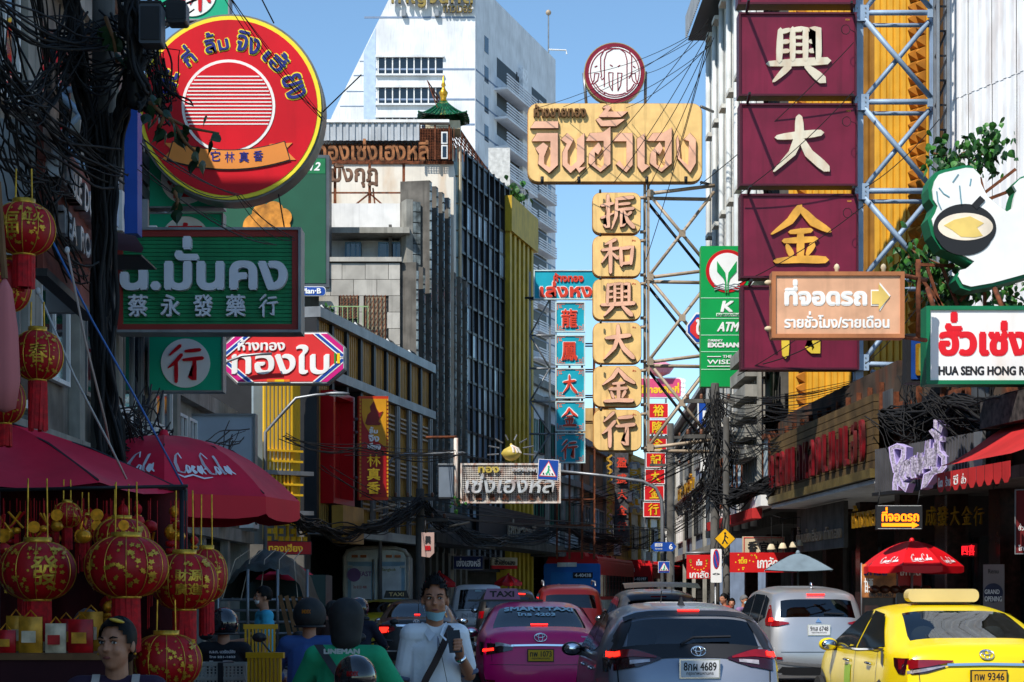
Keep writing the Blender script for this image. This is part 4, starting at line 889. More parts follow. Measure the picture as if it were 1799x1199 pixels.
# amulet box
fr = Fr('amulet_lightbox', 'blue lightbox with a gold-framed amulet beside the restaurant sign', 'sign', (1590, 29), (1640, 29), 5)
fr.box('case', DARK, 1590, 588, 1640, 674, .1, .3); fr.box('panel', mat('deep_blue', C(20, 70, 150), .4, var=.2), 1598, 594, 1640, 668, .12, .05); fr.poly('amulet_frame', GOLD, rr(1605, 606, 1640, 662, 4), .16, .05); fr.poly('amulet_field', mat('olive', C(150, 150, 70), .6), rr(1610, 612, 1640, 657, 6), .18, .05)
fr.poly('amulet', CREAM, [(1613, 655), (1614, 630), (1620, 618), (1627, 616), (1636, 620), (1640, 655)], .2, .05)
for k in range(3): fr.box('amulet_tier', mat('dull_cream', C(190, 176, 140), .6), 1616, 630+k*8, 1638, 634+k*8, .22, .03)
# chef sign board: outline, bowl and jacket (the mascot face is left plain)
fr = Fr('bowl_sign', 'white cut-out sign with a steaming soup pan, edged green', 'sign', (1626, 29.5), (1860, 29.5), 6)
out = [(1632, 318), (1640, 306), (1650, 302), (1690, 293), (1704, 294), (1716, 306), (1718, 322), (1730, 346), (1750, 362), (1766, 374), (1776, 368), (1780, 348), (1784, 336), (1778, 326), (1790, 314), (1830, 300), (1870, 330), (1870, 470), (1799, 490), (1740, 506), (1700, 513), (1684, 508), (1676, 494), (1680, 482), (1690, 480), (1698, 474), (1706, 466), (1680, 452), (1650, 440), (1634, 416), (1627, 388), (1634, 376), (1638, 364), (1630, 352), (1628, 334)]
cxm, cym = 1745, 395
fr.poly('edge', GREEN, out, .1, .5); ins = [(cxm+(x-cxm)*.945, cym+(y-cym)*.945) for x, y in out]; fr.poly('face', PWHITE, ins, .14, .1)
fr.disc('pan', INK, 1691, 404, 55, 42, .15, .02); fr.disc('pan_bowl', INK, 1691, 416, 48, 36, .152, .02); fr.disc('pan_inside', mat('soup_white', C(240, 226, 206), .5), 1692, 402, 48, 24, .16, .02)
fr.poly('soup', mat('soup_yellow', C(226, 196, 110), .5, var=.1), [(1654, 400), (1672, 390), (1700, 384), (1724, 396), (1712, 404), (1722, 418), (1708, 421), (1684, 420), (1668, 408)], .165, .02)
fr.line('handle', INK, [(1707, 368), (1722, 352)], 12, .16, .02); fr.poly('cuff', INK, [(1728, 392), (1722, 376), (1742, 362), (1752, 372)], .155, .02) if False else None
for pl in ([(1646, 334), (1654, 344), (1664, 350)], [(1670, 324), (1680, 310)], [(1682, 330), (1684, 352), (1686, 366)], [(1702, 318), (1700, 330)], [(1642, 340), (1644, 358), (1650, 372)]): fr.line('steam_line', mat('steam_blue', C(110, 156, 172), .5), pl, 2, .15, .02)
mb = MB()
for a in ((1641, 460, 1668, 540), (1668, 460, 1700, 540), (1700, 520, 1760, 460), (1620, 455, 1690, 458), (1622, 470, 1680, 545), (1735, 300, 1750, 360), (1740, 330, 1799, 285), (1720, 350, 1799, 320), (1744, 505, 1744, 545), (1762, 505, 1790, 545)): mb.bar((fr.u(a[0]), .5, fr.z(a[0], a[1])), (fr.u(a[2]), .5, fr.z(a[2], a[3])), .05)
mb.build('support_frame', RUST, fr.root)['kind'] = 'stuff'
# LED parking sign
LED = mat('led_orange', C(255, 120, 8), .5, var=0, emit=1.6)
fr = Fr('led_sign', 'black LED sign with orange parking lettering and arrow', 'sign', (1538, 30.5), (1618, 30.5), 2.5)
fr.box('case', INK, 1538, 888, 1618, 931, .1, .12); fr.text('lettering', LED, 'ที่จอดรถ', 1547, 892, 1612, 917, .11, .01, .7); fr.poly('arrow', LED, [(1547, 920), (1600, 920), (1600, 917), (1612, 923.5), (1600, 929), (1600, 926), (1547, 926)], .11, .01)
for y in (889.5, 929.5): fr.box('led_row', mat('led_dim', C(200, 200, 200), .4), 1540, y-.4, 1616, y+.4, .11, .01)
for px in (1542, 1612): fr.tube('hanger', DARK, [(px, 888, 0), (px+4, 862, 0)], .01, 4)
# circular red sign: the mascot is left out
fr = Fr('round_sign', 'large round red sign with yellow rim and blue Thai lettering', 'sign', (244, 30), (567, 30), 8)
CR = mat('sign_crimson', C(206, 8, 30), .4, var=.07, vs=1.2, streak=.15); RY = mat('sign_yellow', C(240, 224, 60), .4, var=.03); RB = mat('sign_navy', C(32, 40, 128), .45, var=.03)
cx_, cy_ = 405.5, 192; fr.disc('drum', mat('tin_edge', C(120, 120, 118), .45, .6, var=.2), cx_, cy_, 164, 165, .05, .5, 64); fr.disc('rim', RY, cx_, cy_, 160, 161, .08, .1, 64); fr.disc('field', CR, cx_, cy_, 153, 154, .09, .1, 64)
fr.disc('medallion', PWHITE, 403, 190, 82, None, .1, .03, 48); fr.disc('medallion_field', CR, 403, 190, 77, None, .105, .03, 48)
for k in range(14):
    y = 137+k*6.4; h = math.sqrt(max(0, 76**2-(y-190)**2)); fr.box('stripe', PWHITE, 403-h, y, 403+h, y+2.2, .112, .02)
def arc_text(t, r, a0, a1, h, w_):
    n = len(t)
    for i, s in enumerate(t):
        a = R(a0+(a1-a0)*i/(n-1)); px, py = cx_+r*math.sin(a), cy_-r*math.cos(a)
        for nm, m_, bold, d, g in (('letter_rim', RY, 2.6, .1, 1.12), ('letter', RB, .9, .115, 1.)):
            mb = MB(); k = fr.sc(px); letters(mb, s, -w_*len([c for c in s if c not in UP+TONE])*.5*k*g, -h/2*k*g, w_*len([c for c in s if c not in UP+TONE])*.5*k*g, h/2*k*g, -d, .02, bold*k)
            M_ = Matrix.Translation((fr.u(px), 0, fr.z(px, py))) @ Matrix.Rotation(a, 4, 'Y'); mb.v = [tuple(M_ @ Vector(p)) for p in mb.v]; mb.build(nm, m_, fr.root)
arc_text(['ตะ', 'กี่', 'ลิ้ม', 'จิง', 'เฮี้', 'ยง'], 118, -68, 72, 36, 21)
RIBN = mat('ribbon_orange', C(226, 140, 62), .5, var=.05)
fr.line('ribbon_rim', INK, [(300+i*11.5, 268-((i-9)/9)**2*16+16) for i in range(19)], 36, .112, .02); fr.line('ribbon', RIBN, [(302+i*11.3, 268-((i-9)/9)**2*16+16) for i in range(19)], 32, .12, .02)
for sx in (-1, 1):
    fr.poly('ribbon_tail', RIBN, [(403+sx*72, 256), (403+sx*112, 254), (403+sx*100, 266), (403+sx*118, 284), (403+sx*70, 284)], .105, .02)
for i, ch in enumerate('它林真香'): fr.char('character', RB, ch, 372+i*25, 271-abs(i-1.5)*2, 389+i*25, 290-abs(i-1.5)*2, .13, .01, .9)
for pts in ([(482, 43, .05), (430, -60, .05)], [(568, 198, .05), (640, 150, .6)], [(490, 343, .05), (500, 400, .05)]): fr.tube('guy_wire', CABLE, pts, .012, 4)
MB().tube([(fr.u(250), .4, fr.z(250, 192)), (fr.u(180), .6, fr.z(180, 192))], .06).build('arm', STEEL, fr.root)
# green pharmacy sign
fr = Fr('pharmacy_sign', 'green slatted sign with raised grey Thai and Chinese lettering', 'sign', (212, 28), (533, 28), 5.5)
k0 = 405; SG = mat('slat_green', C(14, 128, 78), .5, var=.1, streak=.25); BRK = mat('brick_frame', C(140, 42, 36), .5, var=.06); LG = mat('grey_letter', C(212, 216, 226), .45, var=.04)
n = 22
for i in range(n): y = 418+(575-418)*i/n; fr.box('slat', SG, 212, y, 518, y+(575-418)/n-.9, .1, .04)
fr.box('backing', mat('backing_green', C(6, 50, 30), .6), 212, 412, 524, 578, .06, .3); frame4(fr, BRK, 208, 408, 526, 583, 11, .14, .14); frame4(fr, STEEL, 205, 403.5, 531, 587, 4.5, .18, .5)
fr.text('lettering', LG, 'ฉ.มั่นคง', 216, 420, 508, 515, .24, .12, 3.4)
for i, ch in enumerate('蔡永發藥行'): fr.char('character', LG, ch, 229+i*57, 521, 263+i*57, 560, .2, .08, .9)
fr.boxu('support', STEEL, fr.u(235), fr.z(235, 400), fr.u(255), fr.z(235, 345), -.2, .1)
# green squares with white discs
GT = mat('teal_board', C(14, 170, 130), .45, var=.04)
nm = {6: 'lowest, under the pharmacy sign', 4: 'between round sign and pharmacy sign', 3: 'half hidden below the round sign', 0: 'at the top edge, above the round sign'}
for i, ch in ((0, '林'), (3, '香'), (4, '真'), (6, '行')):
    y0 = (-58, 0, 0, 270, 378, 0, 592)[i]; x0, x1 = (264, 392) if i else (276, 403); h = 96 if i != 4 else 96
    fr = Fr('square_sign', 'green square sign with a red character, %s' % nm[i], 'sign', (x0, 31.), (x1, 31.), 6, group='green square signs with white discs')
    fr.box('board', GT, x0, y0, x1, y0+h, .1, .3); frame4(fr, STEEL, x0-2, y0-2, x1+2, y0+h+2, 2.6, .12, .34); fr.disc('disc', PWHITE, (x0+x1)/2, y0+h/2, 43, None, .12, .03); fr.char('character', CR, ch, (x0+x1)/2-32, y0+h/2-32, (x0+x1)/2+32, y0+h/2+34, .14, .02, .95)
    fr.tube('arm', STEEL, [(x0, y0+20, 0), (x0-40, y0+20, -.5)], .05); fr.tube('arm', STEEL, [(x0, y0+80, 0), (x0-40, y0+80, -.5)], .05)
# octagonal gold shop sign
fr = Fr('octagon_sign', 'long octagonal red sign with white Thai lettering and striped corners', 'sign', (390, 39), (607, 39), 6)
oc = lambda g: [(392+g, 612-g*.3), (418+g*.5, 586+g), (574-g*.5, 586+g), (605-g, 612-g*.2), (605-g, 648+g*.2), (574-g*.5, 674-g), (418+g*.5, 674-g), (392+g, 648+g*.2)]
fr.poly('edge', STEEL, [(x+(2 if x > 500 else -2), y+(2 if y > 630 else -2)) for x, y in oc(0)], .05, .3); fr.poly('stripe', PWHITE, oc(0), .08, .05)
mat('stripe_8', C(20, 70, 160), .45, var=.03); mat('stripe_1', C(204, 24, 124), .45, var=.03)
fr.poly('field', mat('coral_red', C(216, 48, 50), .45, var=.03), oc(2.5), .09, .05)
for sx in (1, -1):
    for sy in (1, -1):
        for d0, d1, m_, dd in ((0, 8, MATS['stripe_1'], .095), (8, 10, PWHITE, .1), (10, 15, MATS['stripe_8'], .105), (15, 17, PWHITE, .11)):
            pl = []
            for d_ in (d0, d1):
                for t in ((2-.77*d_)/.642, (29.5+.64*d_)/.766): pl.append((574-.64*d_+.766*t, 586+.77*d_+.642*t))
            fr.poly('corner_stripe', m_, [(498.5+sx*(x-498.5), 630+sy*(y-630)) for x, y in (pl[0], pl[1], pl[3], pl[2])], dd, .03)
for x0, x1, y0, y1, c in ((450, 520, 588, 592, C(230, 120, 30)), (482, 500, 588, 592, C(240, 200, 20)), (470, 510, 668, 672, C(230, 120, 30)), (484, 500, 668, 672, C(240, 200, 20))): fr.box('stripe', mat('st%d%d' % (x0, y0), c, .45), x0, y0, x1, y1, .1+x0*1e-5, .03)
fr.box('side_stripe', mat('stripe_green', C(20, 140, 60), .45), 588, 622, 591, 640, .12, .03); fr.box('side_stripe', mat('stripe_yellow', C(240, 200, 20), .45), 593, 622, 598, 640, .12, .03)
fr.text('small_lettering', PWHITE, 'ห้างทอง', 419, 596, 502, 618, .12, .03, .9, pen=(1, .5)); fr.text('lettering', PWHITE, 'ทองใบ', 408, 606, 580, 660, .12, .03, 2.4, pen=(.8, .6))
for y in (600, 660): fr.tube('arm', STEEL, [(392, y, -.1), (330, y, -1)], .05)
fr.tube('street_lamp_arm', STEEL, [(394, 656, .4), (404, 640, .4), (430, 630, .4), (460, 627, .4), (482, 626, .4)], .03)
# blank grey sign box, big LED billboard
fr = Fr('blank_sign', 'blank pale grey sign box above the red umbrella', 'sign', (284, 37), (450, 37), 3.2); fr.box('board', mat('blank_grey', C(170, 182, 194), .5, var=.04), 287, 732, 446, 884, .1, .3); frame4(fr, STEEL, 284, 728, 450, 887, 4, .13, .36)
fr = Fr('billboard', 'large dark green billboard with bread picture and number 1112', 'billboard', (300, 58), (578, 58), 10)
fr.box('case', mat('billboard_case', C(86, 92, 98), .5, .3), 300, 274, 579, 506, .1, .8); fr.box('screen', mat('billboard_green', C(24, 82, 60), .6, var=.04), 304, 279, 573, 499, .12, .1); fr.box('band', mat('band_green', C(16, 120, 72), .6), 500, 281, 572, 307, .13, .05); fr.text('lettering', PWHITE, '1112', 525, 287, 566, 302, .14, .02, .6, shear=4)
br = mat('bread', C(214, 140, 52), .7, var=.3, vs=2.5, bump=.5, bs=6); mb = MB()
for cx0, cy0, r_ in ((462, 378, 18), (482, 374, 18), (498, 384, 16), (470, 396, 24), (492, 402, 20), (450, 400, 22)): fr.disc('', None, cx0, cy0, r_, None, .14+cx0*1e-4, .03, 20, mb=mb)
mb.build('bread_picture', br, fr.root)
fr.tube('post', STEEL, [(440, 506, -.4), (440, 900, -.4)], .3, 10)
fr2 = Fr('media_sign', 'small blue sign with white lettering under the green billboard', 'sign', (528, 57.9), (574, 57.9), 10.5); fr2.poly('rim', PWHITE, rr(527, 506.5, 574, 523, 6), .3, .1); fr2.poly('board', BLUE, rr(528.2, 507.6, 573, 522, 5.5), .31, .1); fr2.text('lettering', PWHITE, 'Plan·B', 532, 509.5, 566, 519.5, .33, .02, .5)
# red banner on the louvred shop
fr = Fr('dragon_banner', 'tall red and amber banner with gilt characters on the louvred shop', 'sign', (630, 47.4), (681, 47.6), 4)
fr.poly('edge', mat('banner_orange', C(206, 60, 20), .5, var=.1), [(629, 697), (681, 697), (681, 879), (629, 879)], .1, .25); fr.poly('panel', mat('banner_red', C(170, 20, 24), .5, var=.08), [(634, 702), (677, 702), (677, 874), (634, 874)], .12, .05); fr.poly('amber_panel', mat('banner_amber', C(216, 150, 20), .5, var=.08), [(634, 702), (677, 702), (677, 788), (662, 776), (648, 762), (640, 750), (636, 740), (634, 726)], .13, .03)
fr.poly('dragon', mat('dragon_red', C(130, 26, 26), .5), [(640, 745), (644, 730), (650, 724), (648, 716), (655, 706), (659, 718), (664, 726), (671, 724), (666, 734), (663, 742), (668, 746), (664, 748), (644, 748)], .15, .05)
for i, t_ in enumerate(('ลิ้ม', 'จิง', 'เฮียง')): fr.text('lettering', PWHITE, t_, 647-i*1.5, 751+i*14, 662+i*2.5, 763+i*14, .15, .03, .6)
for i, ch in enumerate('林真香'): fr.char('character', GOLD, ch, 643, 799+i*24, 666, 821+i*24, .16, .04, 1.1)
for k in range(26): fr.box('border_tile', mat('banner_tile', C(214, 150, 30), .5), 630.2, 702+k*6.7, 633, 706+k*6.7, .125, .02); fr.box('border_tile', MATS['banner_tile'], 678, 702+k*6.7, 680.6, 706+k*6.7, .125, .02)
for y in (737, 760, 840): fr.tube('arm', STEEL, [(631, y, 0), (617, y-4, -.7)], .04)
# rusty lattice sign with crown
YR = 50.
fr = Fr('lattice_sign', 'rusty white lattice sign with looping neon letters', 'sign', (810, YR), (986, YR), 4)
RWH = mat('rusty_white', C(214, 206, 196), .6, var=.1, vs=6, stain=C(160, 84, 40), sa=.75, ss=5)
frame4(fr, RWH, 809, 815, 985, 885, 3, .16, .3)
for k in range(40): x = 813+k*4.25; fr.box('lattice_slat', RWH, x, 818, x+1.7, 882, .1, .03)
for k in range(19): y = 819+k*3.4; fr.box('lattice_slat', RWH, 812, y, 982, y+1.4, .12, .02)
fr.box('backing', mat('rust_dark', C(70, 46, 36), .9, var=.3), 812, 818, 982, 882, 0, .03)
NEO = mat('tube_letter', C(200, 204, 206), .4, .2, var=.15, vs=6, stain=C(150, 84, 40), sa=.4, ss=4)
fr.text('lettering', NEO, 'เซ่งเฮงหล', 816, 834, 977, 868, .3, .12, .8, shear=6); fr.text('small_lettering', mat('dull_yellow', C(204, 180, 84), .5, var=.15), 'ทอง', 840, 821, 877, 832, .2, .05, .8); fr.text('small_lettering', NEO, 'ตรามงกุฎ', 900, 824, 952, 832, .2, .05, .4)
for i, ch in enumerate('成興利大金行'): fr.char('character', RUST, ch, 836+i*23, 869, 847+i*23, 880, .2, .05, .9)
cr = thing('crown_sign', 'tarnished golden crown with ray rods above the rusty lattice sign', 'sign', P(898, 812, YR))
k = YR/F; cb = MATS['dull_yellow']
MB().lathe([(3*k, 2*k), (9*k, 4*k), (14*k, 9*k), (18*k, 15*k), (13*k, 22*k), (6*k, 26*k), (2*k, 28*k), (2.5*k, 31*k), (.5*k, 33*k)], 14).build('crown', cb, cr, True)
for i in range(7): a = R(-75+25*i); MB().tube([(17*k*math.cos(a), 17*k*math.sin(a), 15*k), (12.6*k*math.cos(a), 12.6*k*math.sin(a)-.01, 23*k), (2*k*math.cos(a), 2*k*math.sin(a), 28*k)], .035, 5).build('rib', RWH, cr)
for i in range(8): a = R(-8+28*i); MB().tube([(22*k*math.cos(a), 0, 17*k+22*k*math.sin(a)), (42*k*math.cos(a), 0, 17*k+32*k*math.sin(a))], .02, 4).build('ray', STEEL, cr)
fr.tube('post', RWH, [(801, 770, 0), (801, 888, 0)], .06); fr.tube('post', RUST, [(748, 769, 0), (803, 768, 0)], .04)
bx = Fr('equipment_box', 'pale blue-grey box hung left of the rusty lattice sign', 'box', (770, YR), (797, YR), 5); bx.box('body', mat('box_grey', C(110, 122, 136), .6, var=.1), 771, 817, 796, 874, .1, .4); bx.box('lid', STEEL, 770, 815, 797, 818, .14, .46); bx.box('base_strip', DARK, 771, 874, 796, 877, .12, .42)
# far signs
FR_ = mat('far_red', C(206, 26, 32), .5, var=.05)
for i, ch in enumerate('裕隆金記大金行'):
    y0 = 710+i*28.9; x0 = 1140-i*1.5
    fr = Fr('red_board', 'small red board with a yellow character, %s of seven' % ('first', 'second', 'third', 'fourth', 'fifth', 'sixth', 'last')[i], 'sign', (x0, 92), (x0+32, 92), 5, group='red character boards'); fr.box('board', FR_, x0, y0, x0+33, y0+24.5, .1, .2); frame4(fr, PWHITE, x0-1, y0-1, x0+34, y0+25.5, 1.1, .11, .22); fr.char('character', YEL, ch, x0+7, y0+2, x0+26, y0+22.5, .13, .03, 1.1)
fr = Fr('sign_truss', 'thin steel frame holding the red character boards', 'truss', (1172, 92.3), (1180, 92.3), 5); [fr.boxu('upright', STEEL, fr.u(px)-.05, fr.z(px, 930), fr.u(px)+.05, fr.z(px, 700), 0, .1) for px in (1170, 1134)]; [fr.tube('rail', STEEL, [(1132, 709+k*28.9, -.1), (1172, 709+k*28.9, -.1)], .03) for k in range(8)]
fr = Fr('pink_sign', 'pink sign with scrolled edge and yellow Thai lettering far down the street', 'sign', (1120, 104), (1203, 104), 12); fr.poly('edge', PWHITE, rr(1118, 664, 1202, 700, 9), .1, .3); fr.poly('board', mat('pink_board', C(212, 76, 120), .5, var=.06), rr(1119, 666, 1196, 698, 5), .12, .2); fr.text('lettering', YEL, 'น้ำทองกิมกี่', 1122, 673, 1193, 692, .14, .06, .8); [fr.disc('scroll', PWHITE, 1200, 670+k*8, 4.5, None, .13, .2, 12) for k in range(4)]
MB().lathe([(.1, 0), (.6, .2), (.9, .6), (.3, .9), (.05, 1)], 10, (fr.u(1158), 0, fr.z(1158, 663))).build('lotus', mat('lotus_pink', C(226, 150, 170), .5), fr.root)
fr = Fr('faded_column', 'faded red characters on a dark mesh column beside the ochre townhouse', 'sign', (1082, 93), (1108, 93), 3.5); fr.box('mesh', mat('mesh_dark', C(76, 74, 76), .8, var=.25, vs=6), 1080, 796, 1104, 945, 0, .1); 
for i, ch in enumerate('盈盛大金行'): fr.char('character', VR, ch, 1083, 805+i*28, 1101, 822+i*28, .2, .05, 1.)
mb = MB(); [mb.bar((fr.u(1066 if k % 2 else 1075), -.02, fr.z(1070, 800+k*7)), (fr.u(1075 if k % 2 else 1066), -.02, fr.z(1070, 807+k*7)), .1) for k in range(20)]; mb.build('gilt_fret', mat('gilt_fret', C(196, 150, 50), .5), fr.root)
fr = Fr('silver_letters', 'column of silver and gold Thai letters on the white townhouse', 'sign', (1104, 105), (1126, 105), 7); [fr.text('letter', GOLD if i % 2 else STEEL, ch, 1106, 812+i*13, 1124, 823+i*13, .1, .3, .8) for i, ch in enumerate('ทองคำแท')]
fr = Fr('peeking_octagon', 'striped octagonal sign half hidden behind the green bank sign', 'sign', (1206, 52), (1240, 52), 9); fr.poly('edge', PWHITE, [(1206, 572), (1222, 550), (1240, 550), (1240, 604), (1222, 604), (1206, 586)], .05, .2); fr.poly('stripe', MATS['stripe_8'], [(1208, 573), (1223, 553), (1240, 553), (1240, 602), (1223, 602), (1208, 585)], .06, .1); fr.poly('field', MATS['coral_red'], [(1212, 574), (1224, 559), (1240, 559), (1240, 596), (1224, 596), (1212, 584)], .07, .1); fr.text('lettering', PWHITE, 'ช', 1222, 562, 1234, 590, .1, .02, 1)
fr = Fr('blue_sign', 'blue sign with white P seen past the utility pole', 'sign', (1226, 70), (1250, 70), 8); fr.box('board', BLUE, 1227, 708, 1250, 752, .1, .2); frame4(fr, PWHITE, 1225.5, 706.5, 1251, 753.5, 1.6, .12, .24); fr.text('lettering', PWHITE, 'P', 1234, 722, 1244, 745, .12, .02, 1)
# shop signs low on the left
fr = Fr('shop_sign', 'dark blue shop sign with white Thai lettering behind the white pickup', 'sign', (795, 60), (846, 60.4), 2.5); fr.box('board', mat('navy_board', C(24, 40, 84), .5), 795, 978, 846, 1000, .1, .15); fr.text('lettering', PWHITE, 'เซ่งเฮงหลี', 800, 981, 842, 996, .11, .02, .4); frame4(fr, STEEL, 794, 977, 847, 1001, 1, .12, .18)
fr = Fr('shop_sign', 'white and red shop sign with black Thai lettering, right of the navy one', 'sign', (863, 66), (907, 66.4), 2.5); fr.box('board', CREAM, 863, 980, 907, 994, .1, .15); fr.box('red_strip', CR, 863, 994, 907, 1000, .1, .15); fr.text('lettering', INK, 'ฮั่วเซ่งเฮง', 867, 981, 903, 993, .12, .02, .3)
fr = Fr('hanging_sign', 'small pale vertical sign hanging in the cables above the truck', 'sign', (740, 47), (764, 47), 2.5); fr.poly('board', mat('dusty_pink', C(176, 146, 136), .6, var=.12), [(741, 936), (763, 936), (763, 972), (755, 980), (741, 978)], .1, .15); fr.text('lettering', INK, '興', 747, 942, 757, 956, .12, .02, .6); fr.text('lettering', RED, 'ทอง', 747, 959, 757, 968, .12, .02, .4); fr.tube('hanger', DARK, [(748, 936, .1), (748, 915, .1)], .02, 4)
fr = Fr('red_shop_board', 'red shop board with gilt Thai letters over the tarpaulin truck', 'sign', (466, 43), (548, 43.4), 2.3); fr.box('board', FR_, 466, 952, 545, 974, .1, .15); fr.text('lettering', GOLD, 'ทองเฮียง', 470, 956, 530, 970, .11, .02, .5); frame4(fr, DARK, 465, 951, 546, 975, 1, .12, .2)
# chestnut signs on the right
for nm_, lb, x0, y0, x1, y1, Yd, tx in (('chestnut_sign', 'small red chestnut sign with white Thai lettering on a pole arm', 1206, 975, 1248, 1017, 46, 1), ('chestnut_banner', 'long red chestnut banner with stars under the white Chinese banner', 1282, 971, 1400, 1006, 45, 2)):
    fr = Fr(nm_, lb, 'sign', (x0, Yd), (x1, Yd), 1.8); fr.box('panel', mat('chestnut_red', C(206, 24, 26), .5, var=.06), x0, y0, x1, y1, .05, .06)
    if tx == 1:
        fr.text('lettering', PWHITE, 'เกาลัด', x0+5, y0+28, x1-3, y1-1, .06, .01, .5); fr.text('small_lettering', PWHITE, 'เต็ย', x0+17, y0+8, x0+27, y0+19, .06, .01, .3); [fr.disc('dot', YEL, (x0+x1)/2+14*math.cos(R(a)), y0+15+12*math.sin(R(a)), 1.2, None, .06, .01, 8) for a in range(-20, 210, 23)]; fr.text('side_mark', GOLD, '栗', x0+4, y0+8, x0+9, y0+14, .06, .01, .2); fr.text('side_mark', GOLD, '子', x1-9, y0+8, x1-4, y0+14, .06, .01, .2)
        fr.tube('rail', STEEL, [(x0-2, y0-3, .05), (x1+8, y0-4, .05)], .03)
    else:
        fr.text('lettering', PWHITE, 'เกาลัด', x0+48, y0+8, x0+84, y0+28, .06, .01, .6); fr.text('small_lettering', YEL, 'เต็ย', x0+16, y0+8, x0+30, y0+20, .06, .01, .4); [fr.disc('dot', YEL, x0+8+random.random()*40, y0+4+random.random()*28, 1.3, None, .055, .01, 8) for a in range(16)]
fr = Fr('chinese_banner', 'white framed banner with three black brush characters above a red banner', 'sign', (1303, 45.5), (1379, 45.5), 2.4); fr.box('board', CREAM, 1304, 943, 1378, 978, .05, .08); frame4(fr, CR, 1306, 944.5, 1376, 976.5, 1.4, .06, .02); [fr.char('character', INK, ch, 1313+i*20, 951, 1330+i*20, 972, .07, .01, 1.1) for i, ch in enumerate('香宜林')]; fr.text('small_lettering', RED, 'เฮียงหงีลิ้ม', 1330, 946, 1348, 950, .07, .01)
# ---- vehicles ---------------------------------------------------------------------------
GLS = glassmat('car_glass', (.30, .36, .38), .06); TYRE = mat('tyre', (.02, .02, .02), .8, var=.1)
LAMP = mat('tail_lamp', C(130, 6, 16), .12, var=.1, vs=12, coat=1); LAMPD = mat('lamp_dark', C(46, 6, 14), .1, var=.1, coat=1); LIT = mat('lit_brake_lamp', C(255, 36, 24), .4, var=0, emit=2.2); LCLR = mat('clear_lamp', C(190, 180, 180), .1, .4, var=.2, vs=20, coat=1)
BPL = mat('black_trim', (.018, .018, .02), .35, var=0); SEAT = mat('seat_cloth', C(96, 92, 88), .85, var=.1)
PLW = mat('plate_white', C(214, 216, 220), .5, var=.04); PLY = mat('plate_yellow', C(216, 168, 32), .5, var=.06)
def paint(name, col, metal=.15): return mat(name, col, .32, metal, var=.05, vs=1.5, coat=.3)
def sm(t): t = min(1, max(0, t)); return t*t*(3-2*t)
